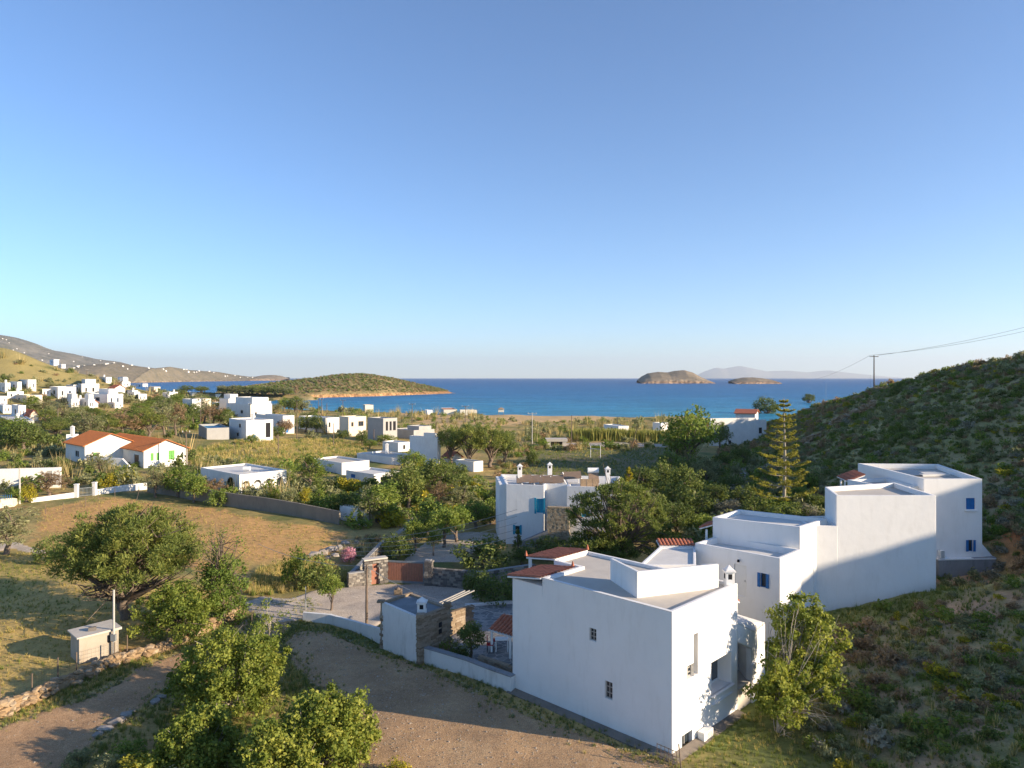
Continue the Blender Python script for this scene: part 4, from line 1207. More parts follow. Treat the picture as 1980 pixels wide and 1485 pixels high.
# ------------------------------------------------------------------ stone gateway
gz_ = h1(-10, 61)
g = lambda px, Y: np.array([(px - CX) / F * Y, Y])
gt = thing('gate', 'wide brown plank sliding gate between stone pillars', 'gate', (*g(784, 62), gz_))
ga, gb = g(747, 62.0), g(821, 61.4); gd = (gb - ga); gl = np.linalg.norm(gd); gd = gd / gl; gn = np.array([gd[1], -gd[0]])
for k in range(15):
    c_ = ga + gd * (k + .5) * gl / 15
    MB().obox((*c_, gz_ + 1.0), (*gd * (gl / 30 - .012), 0), (*gn * .03, 0), (0, 0, .78)).build('plank', M['gate_brown'], gt)
fr = MB(); mid = (ga + gb) / 2
fr.obox((*mid, gz_ + .12), (*gd * gl / 2, 0), (*gn * .05, 0), (0, 0, .10)); fr.obox((*mid, gz_ + 1.85), (*gd * gl / 2, 0), (*gn * .05, 0), (0, 0, .07))
for s in (0.02, .98): fr.obox((*(ga + gd * gl * s), gz_ + 1.0), (*gd * .06, 0), (*gn * .055, 0), (0, 0, .9))
fr.build('frame', M['grey_metal'], gt)
gp = thing('gate_pillar', 'grey stone pillar at the right end of the brown gate', 'pillar', (*g(828, 61.3), gz_))
stone_face(gp, g(822.5, 61.3), g(834, 61.2), gz_ - .2, gz_ + 2.2, .5, BLOCKS, (.26, .42), (.14, .24), maxn=60)
pt_ = thing('gate_portal', 'grey stone doorway with small brown door left of the wide gate', 'gateway', (*g(725, 61.5), gz_))
pa, pb_ = g(704, 61.0), g(745, 61.9)
Lp = np.linalg.norm(pb_ - pa)
stone_face(pt_, pa, pb_, gz_ - .2, gz_ + 2.15, .6, BLOCKS, (.24, .44), (.14, .24), skip=lambda s, z: .52 < s < 1.28 and z < gz_ + 1.85, core='dark', maxn=150)
for ch in list(pt_.children):
    if ch.name.startswith('mortar'): bpy.data.objects.remove(ch)
dp_ = (pb_ - pa) / Lp
for s0_, s1_ in ((0.02, .56), (1.26, Lp - .02)): MB().obox((*(pa + dp_ * (s0_ + s1_) / 2), gz_ + .95), (*dp_ * (s1_ - s0_) / 2, 0), (dp_[1] * .22, -dp_[0] * .22, 0), (0, 0, 1.1)).build('mortar', M['concrete'], pt_)
MB().obox((*(pa + dp_ * .91), gz_ + .92), (*dp_ * .36, 0), (dp_[1] * .03, -dp_[0] * .03, 0), (0, 0, .9)).build('door', M['gate_brown'], pt_)
MB().obox((*(pa + dp_ * Lp / 2), gz_ + 2.22), (*dp_ * (Lp / 2 + .1), 0), (dp_[1] * .38, -dp_[0] * .38, 0), (0, 0, .06)).build('coping', M['screed'], pt_)
wl1 = thing('stone_wall', 'low grey stone wall left of the small gateway door', 'wall', (*g(688, 60.5), gz_))
stone_face(wl1, g(673, 60.2), g(703.5, 60.9), gz_ - .2, gz_ + 1.35, .4, BLOCKS, (.24, .46), (.13, .22), maxn=80)
wl2 = thing('stone_wall', 'low grey and white stone wall running right from the brown gate', 'wall', (*g(880, 60.5), gz_))
stone_face(wl2, g(834.5, 61.2), g(925, 60.0), gz_ - .2, gz_ + 1.45, .4, BLOCKS, (.24, .5), (.14, .24), maxn=240)
wl3 = thing('stone_wall', 'grey stone garden wall behind the dark bushes beside the front house', 'wall', (*g(960, 61), gz_))
stone_face(wl3, g(925.5, 60.0), g(1030, 62.5), gz_ - .2, gz_ + 1.5, .4, BLOCKS, (.3, .6), (.18, .28), maxn=160)
wl4 = thing('stone_wall', 'pale topped stone wall running back from the gateway', 'wall', (*g(720, 66), gz_))
stone_face(wl4, g(676, 60.4), g(742, 73), gz_ - .2, gz_ + 1.2, .45, BLOCKS, (.4, .8), (.2, .34), maxn=150)
bk = thing('flower_urn', 'stone planter standing on the road in front of the brown gate', 'planter', hit(770, 1152))
p = hit(770, 1152); MB().prism([(p[0] - .3, p[1] - .25), (p[0] + .3, p[1] - .25), (p[0] + .3, p[1] + .25), (p[0] - .3, p[1] + .25)], p[2] - .1, p[2] + .5).build('pot', M['stone_slab'], bk)
MB().tube([(p[0], p[1], p[2] + .5), (p[0] + .05, p[1], p[2] + .62)], [.22, .1], 7).build('soil', M['bark'], bk)

# ------------------------------------------------------------------ pump shed, its pole, walls and fences on the left
shd = thing('pump_shed', 'small whitewashed concrete shed with flat overhanging slab roof in the left field', 'shed', hit(160, 1285))
S1 = hit(153, 1287)[:2]
aS = math.radians(44); sa = np.array([-math.cos(aS), math.sin(aS)]); sb = np.array([math.sin(aS), math.cos(aS)])
S0 = S1 + sa * 1.75; S2 = S1 + sb * 2.15; S3 = S0 + sb * 2.15
zs = h1(*S1)
mbs = MB()
wall_face(mbs, S0, S1, zs - .4, zs + 1.55, [], 0); wall_face(mbs, S1, S2, zs - .4, zs + 1.55, [(1.55, 1.95, zs + .85, zs + 1.3)], .1); wall_face(mbs, S2, S3, zs - .4, zs + 1.55, [], 0); wall_face(mbs, S3, S0, zs - .4, zs + 1.55, [], 0)
mbs.build('wall', M['shed_wall'], shd)
window(shd, S1, sb, -sa, 1.55, 1.95, zs + .85, zs + 1.3, 'n', .1)
ce = (S0 + S1 + S2 + S3) / 4
MB().prism([ce + (p - ce) * 1.14 for p in (S0, S1, S2, S3)], [zs + 1.552, zs + 1.552, zs + 1.552, zs + 1.552], [zs + 1.63, zs + 1.63, zs + 1.69, zs + 1.69]).build('roof', M['screed'], shd)
put('loose_block', BLOCKS[1], shd, (ce[0] + .05, ce[1] - .35, zs + 1.77), (.42, .22, .2), (0, 0, .5))
pl_ = thing('meter_pole', 'slim pale pole standing against the little shed', 'pole', (*(S2 + sa * -.25), zs))
pp_ = S2 - sa * .25 - sb * .35
MB().tube([(*pp_, zs - .3), (*pp_, zs + 4.1)], [.075, .06], 8).build('shaft', M['pole_conc'], pl_)
MB().box(pp_[0] - .14, pp_[0] + .14, pp_[1] - .12, pp_[1] + .06, zs + 1.0, zs + 1.4).build('meter_box', M['grey_metal'], pl_)

dw1 = thing('dry_stone_wall', 'tumbled ochre dry stone wall along the dirt track below the shed', 'wall', hit(110, 1340))
dry_wall(dw1, [hit(*p)[:2] for p in ((-20, 1398), (40, 1370), (95, 1345), (150, 1318), (205, 1292), (228, 1286))], .55, .75, ROCKS, 295, (.16, .42))
dw2 = thing('dry_stone_wall', 'broken stone wall under the trees on the bend of the dirt track', 'wall', hit(330, 1250))
dry_wall(dw2, [hit(*p)[:2] for p in ((235, 1284), (290, 1268), (340, 1250), (385, 1228), (430, 1205), (462, 1190))], .5, .8, ROCKS, 240, (.2, .46))
for i_, (px_, py_, s_) in enumerate(((205, 1412, .5), (228, 1400, .6), (243, 1388, .45), (252, 1380, .35), (300, 1358, .45), (312, 1350, .4), (190, 1425, .4), (322, 1340, .35))):
    p = hit(px_, py_); o = link('edging_stone', ROCKS_G[i_ % 5], None, (p[0], p[1], p[2] + s_ * .1)); o.scale = (s_ * 1.4, s_, s_ * .55); o.rotation_euler = (0, 0, i_ * 1.3)
    tag(o, ('first', 'second', 'third', 'fourth', 'sixth', 'seventh', 'lowest', 'farthest')[i_] + ' flat pale stone edging the near side of the dirt track', 'stone', 'edging stones along the dirt track')
# heap of pale boulders beyond the road
for i_, (px_, py_, s_) in enumerate(((612, 1078, 1.1), (625, 1072, .9), (640, 1066, 1.0), (655, 1062, .8), (668, 1052, .7), (600, 1082, .7), (632, 1082, .6), (648, 1076, .6), (690, 1050, .5), (620, 1086, .5))):
    p = hit(px_, py_); o = link('boulder', ROCKS_G[i_ % 5], None, (p[0], p[1], p[2] + s_ * .15)); o.scale = (s_ * 1.2, s_, s_ * .7); o.rotation_euler = (.2, .1, i_ * 1.7)
    tag(o, ('largest', 'second largest', 'third', 'upper', 'uppermost left', 'leftmost', 'front', 'small inner', 'far right', 'small front')[i_] + ' pale boulder in the rubble heap behind the gateway', 'boulder', 'boulders in the rubble heap')

# wire fences
def fence(label, pts, hgt, post='pole_wood', wires=3, dia=.035, mesh=False):
    W = [hit(*p) for p in pts]
    root = thing('wire_fence', label, 'fence', W[0])
    for p in W: MB().tube([(p[0], p[1], p[2] - .2), (p[0], p[1], p[2] + hgt)], dia, 6).build('post', M[post], root)
    for k in range(wires):
        f = (k + 1) / wires
        mb = MB()
        for i in range(len(W) - 1):
            p, q = W[i], W[i + 1]; m_ = (p + q) / 2
            mb.tube([(p[0], p[1], p[2] + hgt * f * .97), (m_[0], m_[1], (p[2] + q[2]) / 2 + hgt * f * .97 - .03), (q[0], q[1], q[2] + hgt * f * .97)], .004, 4, False)
        mb.build('wire', M['wire'], root)
    if mesh:
        mb = MB()
        for i in range(len(W) - 1):
            p, q = W[i], W[i + 1]; n_ = int(np.linalg.norm(q - p) / .22)
            for k in range(n_):
                f = (k + .5) / n_; c_ = p * (1 - f) + q * f; mb.bar((c_[0], c_[1], c_[2]), (c_[0], c_[1], c_[2] + hgt * .95), .002)
        o = mb.build('mesh_wires', M['wire'], root); o['kind'] = 'stuff'
    return root


fence('rusty wire fence above the dry stone wall beside the shed', [(0, 1372), (62, 1345), (112, 1312), (148, 1300), (221, 1282), (246, 1266)], 1.15, mesh=True, wires=5)
fence('thin wire fence along the near edge of the brown field', [(88, 995), (122, 992), (165, 980), (190, 968), (222, 962), (268, 958)], 1.3)
fence('wire fence with wooden stakes crossing the dry slope by the rubble', [(653, 1062), (700, 1075), (727, 1090)], 1.2)
# little metal frame leaning on the corner of the front house
cr = thing('metal_grate', 'small rusty metal grate leaning at the foot of the front house corner', 'grate', (*Q(-.55, -.75), h1(*Q(-.55, -.75))))
p0_ = np.array([*Q(-.2, -.75), h1(*Q(-.2, -.75))]); ux = np.array([*a, 0]); mbg = MB()
for k in range(6): mbg.bar(p0_ + ux * (-.5 + k * .2), p0_ + ux * (-.5 + k * .2) + np.array([0, 0, .8]), .012)
for k in range(4): mbg.bar(p0_ + ux * -.5 + np.array([0, 0, .05 + k * .24]), p0_ + ux * .5 + np.array([0, 0, .05 + k * .24]), .012)
mbg.build('bars', M['pole_wood'], cr)
MB().bar(p0_ + ux * -.75 + np.array([0, 0, -.1]), p0_ + ux * -.6 + np.array([0, 0, 1.15]), .02).build('stake', M['pole_wood'], cr)
# ------------------------------------------------------------------ houses laid out from their corners
def foot(px_l, px_c, px_r, py_b, alpha, Y=None):
    if Y is None: p = hit(px_c, py_b); Y = p[1]
    ul, uc, ur = [(p - CX) / F for p in (px_l, px_c, px_r)]
    al = math.radians(alpha); ca, sa_ = math.cos(al), math.sin(al)
    Cc = np.array([uc * Y, Y]); ta = (Cc[0] - ul * Y) / (ca + ul * sa_)
    den = sa_ - ur * ca
    tb_ = (ur * Y - Cc[0]) / den if abs(den) > .05 else 4.0
    aa_ = np.array([-ca, sa_]); bb_ = np.array([sa_, ca])
    return Cc, aa_, bb_, max(ta, .4), min(max(tb_, .4), 30), Y


def house(label, px_l, px_c, px_r, py_b, py_t, alpha=42, Y=None, wa=(), wb=(), wall='white_far', roof='screed_white', par=.3, name='white_house', cat='house', group=None, chim=(), deep=None, blocks=()):
    """wa / wb: windows on left / right face as fractions (s0, s1, v0, v1, kind), v from ground"""
    Cc, A_, B_, ta, tb_, Y = foot(px_l, px_c, px_r, py_b, alpha, Y)
    zb_ = ZC - (py_b - HY) / F * Y; zt2 = ZC - (py_t - HY) / F * Y
    if deep: tb_ = max(tb_, deep); 
    root = thing(name, label, cat, (Cc[0], Cc[1], zb_), group)
    poly = [Cc, Cc + B_ * tb_, Cc + B_ * tb_ + A_ * ta, Cc + A_ * ta]
    hgt = zt2 - zb_
    ops = {0: [(s0 * tb_, s1 * tb_, zb_ + v0 * hgt, zb_ + v1 * hgt, k) for s0, s1, v0, v1, k in wb],
           3: [((1 - s1) * ta, (1 - s0) * ta, zb_ + v0 * hgt, zb_ + v1 * hgt, k) for s0, s1, v0, v1, k in wa]}
    poly_house(root, poly, zb_ - 2.0, zt2, ops, par=par, wall=wall, roof=roof)
    for s, t_, hh in chim:
        p = Cc + A_ * ta * s + B_ * tb_ * t_; chimney(root, p[0], p[1], zt2 - par, zt2 + hh, .28, wall, False)
    for s0, s1, t0, t1, hh in blocks:               # set-back upper block
        poly_house(root, [Cc + A_ * ta * s + B_ * tb_ * t_ for s, t_ in ((s0, t0), (s0, t1), (s1, t1), (s1, t0))], zt2 - par + .002, zt2 + hh, par=.2, wall=wall, roof=roof, name='upper_wall')
    return root, Cc, A_, B_, ta, tb_, zb_, zt2


def gable_house(label, px_l, px_c, px_r, py_b, py_t, rise, alpha=42, Y=None, wa=(), wb=(), wall='white_far', roofm='roof_orange', over=.45, name='tiled_house', cat='house', group=None):
    """ridge runs along the left face; gable on the right face"""
    Cc, A_, B_, ta, tb_, Y = foot(px_l, px_c, px_r, py_b, alpha, Y)
    zb_ = ZC - (py_b - HY) / F * Y; ze = ZC - (py_t - HY) / F * Y
    root = thing(name, label, cat, (Cc[0], Cc[1], zb_), group)
    hgt = ze - zb_; mb = MB()
    FP.append([Cc, Cc + B_ * tb_, Cc + B_ * tb_ + A_ * ta, Cc + A_ * ta])
    P = [Cc, Cc + B_ * tb_, Cc + B_ * tb_ + A_ * ta, Cc + A_ * ta]
    ob = [(s0 * tb_, s1 * tb_, zb_ + v0 * hgt, zb_ + v1 * hgt) for s0, s1, v0, v1, k in wb]; oa = [((1 - s1) * ta, (1 - s0) * ta, zb_ + v0 * hgt, zb_ + v1 * hgt) for s0, s1, v0, v1, k in wa]
    wall_face(mb, P[0], P[1], zb_ - 2, ze, ob, .14, -A_); wall_face(mb, P[1], P[2], zb_ - 2, ze, [], 0, B_); wall_face(mb, P[2], P[3], zb_ - 2, ze, [], 0, A_); wall_face(mb, P[3], P[0], zb_ - 2, ze, oa, .14, -B_)
    for q in (0, 1):
        e = Cc + A_ * ta * q; mb.quad((*e, ze), (*(e + B_ * tb_), ze), (*(e + B_ * tb_ / 2), ze + rise))
    mb.build('wall', M[wall], root)
    ro = MB(); th = .12
    for sg in (0, 1):
        e0 = Cc + B_ * (tb_ + over if sg else -over) - A_ * over; e1 = e0 + A_ * (ta + 2 * over); r0 = Cc + B_ * tb_ / 2 - A_ * over; r1 = r0 + A_ * (ta + 2 * over)
        ez = ze - rise * over / (tb_ / 2) + .04; rz = ze + rise + .04
        q = [(*e0, ez), (*e1, ez), (*r1, rz), (*r0, rz)]
        ro.add(q + [(x, y, z + th) for x, y, z in q], [(3, 2, 1, 0), (4, 5, 6, 7), (0, 1, 5, 4), (1, 2, 6, 5), (2, 3, 7, 6), (3, 0, 4, 7)])
        n_ = int((ta + 2 * over) / .38)
        for k in range(n_):                          # rounded rows of tiles running up the slope
            f = (k + .5) / n_; p = np.array(q[0]) * (1 - f) + np.array(q[1]) * f + (0, 0, th); r_ = np.array(q[3]) * (1 - f) + np.array(q[2]) * f + (0, 0, th)
            ro.bar(p, r_, .10, .035)
    ro.build('roof', M[roofm], root)
    for s0, s1, v0, v1, k in wb: window(root, P[0], B_, -A_, s0 * tb_, s1 * tb_, zb_ + v0 * hgt, zb_ + v1 * hgt, k)
    for s0, s1, v0, v1, k in wa: window(root, P[3], -A_, -B_, (1 - s1) * ta, (1 - s0) * ta, zb_ + v0 * hgt, zb_ + v1 * hgt, k)
    # rafter ends under the gable eaves
    return root, Cc, A_, B_, ta, tb_, zb_, ze


W2 = lambda k='w': [(.2, .32, .5, .75, k), (.6, .72, .5, .75, k)]
# red roofed pair on the left
gable_house('white house with orange tiled gable roof and green shutters on the sunlit gable', 192, 278, 362, 907, 872, 1.7, 42, wa=[(.1, .2, .1, .72, 'ndoor'), (.5, .58, .55, .75, 'n'), (.72, .82, .25, .8, 'gdoor'), (.88, .94, .55, .78, 'n')],
            wb=[(.15, .22, .42, .85, 'gshut'), (.28, .35, .42, .85, 'gshut'), (.56, .7, .40, .92, 'gshut'), (.56, .7, 1.02, 1.0, 'g')][:3])
gable_house('white house with orange tiled roof tucked behind the green shuttered one', 127, 164, 262, 898, 862, 1.9, 42, wa=[(.3, .5, .3, .65, 'w')], wb=[(.16, .24, .2, .6, 'gshut')])
house('white cube house with tall chimney left of the orange roofs', 82, 128, 152, 880, 840, 60, wa=[], wb=[(.3, .5, .3, .5, 'n'), (.6, .8, .55, .7, 'n')], chim=[(.35, .5, 1.4)])
tr_ = thing('terrace_wall', 'white stair wall in front of the green shuttered house', 'wall', hit(225, 905))
run_wall(tr_, 'wall', [(182, 905, 2.0), (238, 910, 2.0), (252, 912, .8)], .3, 'white_far')
# arcaded house
def arch_ops(s0, s1, z0, zs_, n=10):
    r = (s1 - s0) / 2; c_ = (s0 + s1) / 2; out = []
    for k in range(n):
        x0_ = s0 + (s1 - s0) * k / n; x1_ = s0 + (s1 - s0) * (k + 1) / n; xm = (x0_ + x1_) / 2
        out.append((x0_, x1_, z0, zs_ + math.sqrt(max(r * r - (xm - c_) ** 2, 0)) * .9))
    return out


Cc, A_, B_, ta, tb_, Ya = foot(388, 463, 554, 957, 42)
zb_ = ZC - (957 - HY) / F * Ya; zt2 = ZC - (918 - HY) / F * Ya
arc = thing('arcade_house', 'white flat-roofed house with row of arches and balustrade on its sunlit side', 'house', (*Cc, zb_))
hg = zt2 - zb_; mb = MB(); back = MB()
opsb = []
for k in range(4):
    s0 = tb_ * (.06 + k * .24); opsb += arch_ops(s0, s0 + tb_ * .15, zb_ + .25, zb_ + hg * .48)
opsa = arch_ops(ta * .12, ta * .30, zb_ + .25, zb_ + hg * .45)
P = [Cc, Cc + B_ * tb_, Cc + B_ * tb_ + A_ * ta, Cc + A_ * ta]
wall_face(mb, P[0], P[1], zb_ - 2, zt2, opsb, 0, -A_); wall_face(mb, P[0] + A_ * .3, P[1] + A_ * .3, zb_ - 2, zt2 - .3, opsb, 0, -A_)
for o in opsb:                                      # soffit strips give the arches their thickness
    p = P[0] + B_ * o[0]; q = P[0] + B_ * o[1]; mb.quad((*p, o[3]), (*q, o[3]), (*(q + A_ * .3), o[3]), (*(p + A_ * .3), o[3]))
wall_face(mb, P[1], P[2], zb_ - 2, zt2, [], 0, B_); wall_face(mb, P[2], P[3], zb_ - 2, zt2, [], 0, A_)
wall_face(mb, P[0], P[3], zb_ - 2, zt2, opsa, 0, -B_)
ins_ = inset(P, .25)
for i_ in range(4):
    j_ = (i_ + 1) % 4; mb.quad((*P[i_], zt2), (*P[j_], zt2), (*ins_[j_], zt2), (*ins_[i_], zt2)); mb.quad((*ins_[i_], zt2), (*ins_[j_], zt2), (*ins_[j_], zt2 - .3), (*ins_[i_], zt2 - .3))
mb.build('wall', M['white_far'], arc)
MB().add([(*p, zt2 - .25) for p in ins_], [(0, 1, 2, 3)]).build('roof', M['screed_white'], arc)
wall_face(back, P[0] + A_ * 2.0, P[1] + A_ * 2.0, zb_ - .5, zt2 - .31, [], 0, -A_); back.quad((*P[0], zb_ + .2), (*P[1], zb_ + .2), (*(P[1] + A_ * 2), zb_ + .2), (*(P[0] + A_ * 2), zb_ + .2))
back.build('porch', M['white_far'], arc)
for f in (.34, .58): window(arc, P[0] + A_ * 1.95, B_, -A_, tb_ * f, tb_ * (f + .07), zb_ + .25, zb_ + 2.2, 'bdoor', .05)
n_ = 34
for k in range(n_):
    p = P[0] - A_ * 1.0 + B_ * tb_ * (.12 + .9 * k / n_); MB().box(p[0] - .07, p[0] + .07, p[1] - .07, p[1] + .07, zb_ - .2, zb_ + .75).build('baluster', M['white_far'], arc)
q0, q1 = P[0] - A_ * 1.0 + B_ * tb_ * .1, P[0] - A_ * 1.0 + B_ * tb_ * 1.03
MB().bar((*q0, zb_ + .8), (*q1, zb_ + .8), .11, .05).build('handrail', M['white_far'], arc)
MB().prism([q0 - A_ * .2, q1 - A_ * .2, P[1], P[0]], zb_ - 1.5, zb_ - .15).build('plinth', M['white_far'], arc)
tk = MB(); p = P[0] + A_ * ta * .35 + B_ * tb_ * .45
tk.tube([(p[0] - .5, p[1], zt2 + .2), (p[0] + .5, p[1], zt2 + .2)], .32, 10); tk.build('water_tank', M['white_metal'], arc)

house('low white house with brown door at the left edge', -40, -39, 117, 948, 908, 76, wb=[(.52, .62, .03, .55, 'nshut'), (.82, .89, .35, .85, 'yshut')], roof='screed', par=.2)
house('white two storey house with two blue windows standing alone in the meadow', 443, 476, 528, 854, 813, 50, wa=[(.30, .42, .62, .80, 'n'), (.42, .55, .18, .36, 'n')], wb=[(.25, .35, .15, .3, 'bshut'), (.72, .9, .15, .85, 'whole')], chim=[(.1, .3, 1.4)])
house('low bare grey building with blue rim beside the lone meadow house', 384, 400, 444, 851, 828, 60, wall='greywall', roof='turq', par=.5, name='grey_building', cat='building')
house('white flat-roofed house with black water tank in the garden', 602, 661, 714, 920, 895, 44, roof='screed', wa=[(.25, .3, .0, .9, 'whole')][:0])
house('small white house with blue window nearest the garden trees', 669, 723, 772, 941, 917, 42, wa=[(.66, .82, .45, .75, 'bshut')], wb=[(.25, .8, .05, .7, 'nhole')], roof='screed_white')
house('long white house with rolled cover on its flat roof', 690, 758, 807, 899, 884, 42, roof='screed', chim=[(.75, .85, 1.6)])
house('tall blank white block with rounded roof parapet', 792, 846, 852, 900, 846, 38, wa=[(.05, .08, .6, .9, 'n')][:0], blocks=[(.1, .5, .1, .9, .8)])
house('white house with dark window joined to the tall blank block', 740, 770, 793, 874, 856, 44, wb=[(.4, .6, .25, .7, 'n')])
house('grey and cream two storey house with paired windows', 656, 674, 708, 844, 806, 48, wall='cream', wa=[], wb=[(.15, .28, .5, .72, 'n'), (.55, .85, .5, .75, 'n')])
house('unfinished grey house with three tall windows on the lit side', 711, 741, 768, 853, 809, 46, wall='greywall', wb=[(.18, .34, .45, .85, 'whole'), (.45, .6, .45, .85, 'whole'), (.7, .9, .45, .85, 'whole')])
house('low grey wing with orange stacked tiles on its roof', 760, 800, 840, 850, 832, 46, wall='greywall', blocks=[(.05, .6, .3, .9, 1.0)])
house('big white stepped building with rounded upper storey', 438, 484, 526, 813, 782, 44, wa=[(.3, .4, .4, .6, 'n')], wb=[(.2, .3, .3, .5, 'n')], blocks=[(.1, .8, .2, .95, 2.4)])
house('white house with blue painted doors behind two dark pines', 494, 547, 569, 838, 804, 44, wa=[(.12, .2, .5, .66, 'b')], wb=[(.2, .5, .02, .35, 'bshut')])
house('white house half hidden by trees in mid village', 578, 630, 656, 838, 808, 44, wb=[(.2, .35, .4, .7, 'n')])
house('white house with blue doors at the left of the coast row', 353, 372, 388, 799, 772, 44, wa=[(.3, .5, .3, .6, 'b')], blocks=[])
house('cream house beside the coast row of white houses', 372, 392, 408, 799, 771, 44, wall='cream', wb=[(.3, .5, .4, .65, 'n')])
house('white blocky house between two tall eucalyptus trees', 424, 442, 466, 801, 771, 44, wb=[(.3, .5, .5, .7, 'n')], blocks=[(.2, .9, .3, .9, 1.8)])
house('long white house behind the stepped building', 462, 500, 524, 797, 776, 44, wb=[(.3, .5, .4, .65, 'n')])
# village on the left slope
V_ = [('white row house at the left end of the hillside terrace', -6, 10, 20, 760, 740, 'white_far'), ('white row house second in the hillside terrace', 18, 34, 42, 758, 738, 'white_far'),
      ('white row house taller than its hillside terrace neighbours', 36, 54, 70, 756, 734, 'white_far'), ('small white house below the hillside terrace', -8, 14, 46, 771, 757, 'white_far'),
      ('cream front house under the hillside terrace', 30, 52, 82, 780, 764, 'cream'), ('blank white house left of the stepped village block', 96, 112, 147, 771, 748, 'white_far'),
      ('tall stepped white village block with roof rooms', 143, 158, 192, 764, 742, 'white_far'), ('long low white house below the stepped village block', 166, 208, 238, 784, 762, 'white_far'),
      ('tiny white house lowest in the left village', 205, 222, 238, 790, 778, 'white_far'), ('long white house high in the village near the sea', 176, 205, 216, 741, 729, 'white_far'),
      ('white cottage among pines near the sea', 228, 238, 246, 738, 729, 'white_far'), ('white villa with many terraces near the sea', 220, 236, 252, 749, 738, 'white_far'),
      ('white house right of the twin red roofs', 240, 256, 267, 766, 755, 'white_far'), ('low white house toward the left shore', 262, 276, 286, 751, 742, 'white_far'),
      ('small cream house on the shore rise', 287, 298, 310, 758, 748, 'cream'), ('white shed roofed house in the pines left of the bay', 322, 334, 344, 769, 758, 'white_far'),
      ('white house with broad terrace left of the bay', 357, 372, 384, 769, 758, 'white_far'), ('white house with blue door among trees at the left edge', 22, 36, 50, 812, 784, 'white_far'),
      ('low white garden house at the far left edge', -10, 14, 66, 832, 815, 'white_far'), ('lone white house high on the ochre hill', 96, 104, 114, 706, 695, 'white_far'),
      ('white cottage row end stepping down the ochre hill', 113, 119, 127, 711, 704, 'white_far'), ('small white house in the sand near the bay', 405, 418, 430, 772, 762, 'white_far'), ('white hut behind the cream house', 410, 424, 436, 792, 778, 'white_far'),
      ('white house right of the stepped village block', 188, 208, 228, 772, 757, 'white_far'), ('low white house under the blank village house', 126, 146, 172, 783, 771, 'white_far'), ('white house between terrace and blank village house', 66, 82, 98, 766, 752, 'white_far'), ('white terrace house at the left edge under the row', -20, -2, 14, 782, 766, 'white_far'), ('pale house with dark windows at the left edge', -14, 6, 22, 800, 784, 'white_far'), ('white house behind the long village house', 250, 268, 284, 775, 762, 'white_far')]
for i_, (lab, l_, c_, r_, b_, t_, wl_) in enumerate(V_):
    house(lab, l_, c_, r_, b_, t_, 36 + (i_ * 7) % 22, wall=wl_, par=.2, roof='screed_white',
          wa=[(.35, .55, .35, .7, 'n')] if i_ % 2 else [(.2, .32, .3, .6, 'n'), (.6, .75, .3, .6, 'b')], wb=[(.2, .3, .3, .65, 'n'), (.6, .72, .3, .65, 'b' if i_ % 3 else 'n')],
          chim=[(.3, .6, .9)] if i_ % 3 == 0 else (), blocks=[(.15, .6, .3, .9, 1.9)] if i_ in (6, 11, 7) else ())
rv = np.random.default_rng(41); added = []
for k in range(400):
    if len(added) >= 16: break
    c_ = rv.uniform(0, 330); b_ = rv.uniform(740, 792) if c_ < 245 else rv.uniform(752, 772); w_ = rv.uniform(9, 17) * (.7 + (b_ - 735) / 70)
    p = hit(c_, b_)
    if p[1] > 600 or any(np.linalg.norm(np.mean(np.array(f_), 0) - p[:2]) < 13 for f_ in FP): continue
    house('', c_ - w_, c_, c_ + w_ * .8, b_, b_ - rv.uniform(10, 15) * (.75 + (b_ - 735) / 90), rv.uniform(36, 56), wall='white_far', par=.2, roof='screed_white', wa=[(.3, .45, .35, .7, 'n')], wb=[(.25, .4, .3, .65, 'n'), (.6, .75, .3, .65, 'b')], name='village_house', blocks=[(.1, .6, .2, .9, 1.7)] if k % 3 == 0 else ())
    added.append((c_, b_, bpy.data.objects[list(ORG)[-1]] if False else None))
vh = sorted([o for o in bpy.data.objects if o.name.startswith('village_house')], key=lambda o: o.location.x / o.location.y)
for k, o in enumerate(vh):
    tag(o, 'first second third fourth fifth sixth seventh eighth ninth tenth eleventh twelfth thirteenth fourteenth fifteenth sixteenth'.split()[k] + ' from the left of the plain white houses filling the village slope', 'house', 'plain houses filling the village slope')
gable_house('white house with small red roof below the village block', 157, 172, 190, 788, 779, 1.2, 42, roofm='tile')
gable_house('white two storey villa with red roof in the village', 211, 223, 242, 765, 750, 1.2, 42, roofm='tile', wa=[(.2, .35, .5, .8, 'n'), (.6, .75, .5, .8, 'n')], wb=[(.3, .45, .1, .4, 'n')])
gable_house('cream house with red tiled roof among trees on the left', 44, 58, 74, 814, 802, 1.3, 42, roofm='tile', wall='cream')
# right side and shore
house('large white house in shade at the foot of the right hill', 1372, 1374, 1462, 866, 809, 78, Y=186, wb=[(.39, .45, .10, .24, 'n')], par=.9, roof='screed')
hs = house('small white annex with railing right of the shaded white house', 1460, 1461, 1482, 850, 812, 60, Y=189, wb=[(.3, .6, .3, .6, 'n')])
gable_house('red tiled house top behind the shaded white house', 1422, 1460, 1466, 862, 800, 1.0, 25, Y=206, roofm='tile')
house('long low white house behind the reed bed', 1167, 1196, 1216, 845, 824, 70, Y=215, par=.2, wa=[(.4, .5, .6, .8, 'n')])
house('white cottage among dark trees behind the reed bed', 1262, 1278, 1292, 842, 818, 60, Y=225, par=.2)
house('white beach hut at the left of the shore', 819, 826, 836, 802, 793, 50, Y=395, par=.2)
house('long ochre beach pavilion on the shore', 852, 858, 884, 800, 792, 80, Y=402, par=.2, wall='cream', roof='tile', cat='building', name='beach_pavilion')
house('second ochre beach pavilion with flat brown roof', 888, 890, 922, 800, 793, 80, Y=398, par=.2, wall='cream', roof='screed', cat='building', name='beach_pavilion')
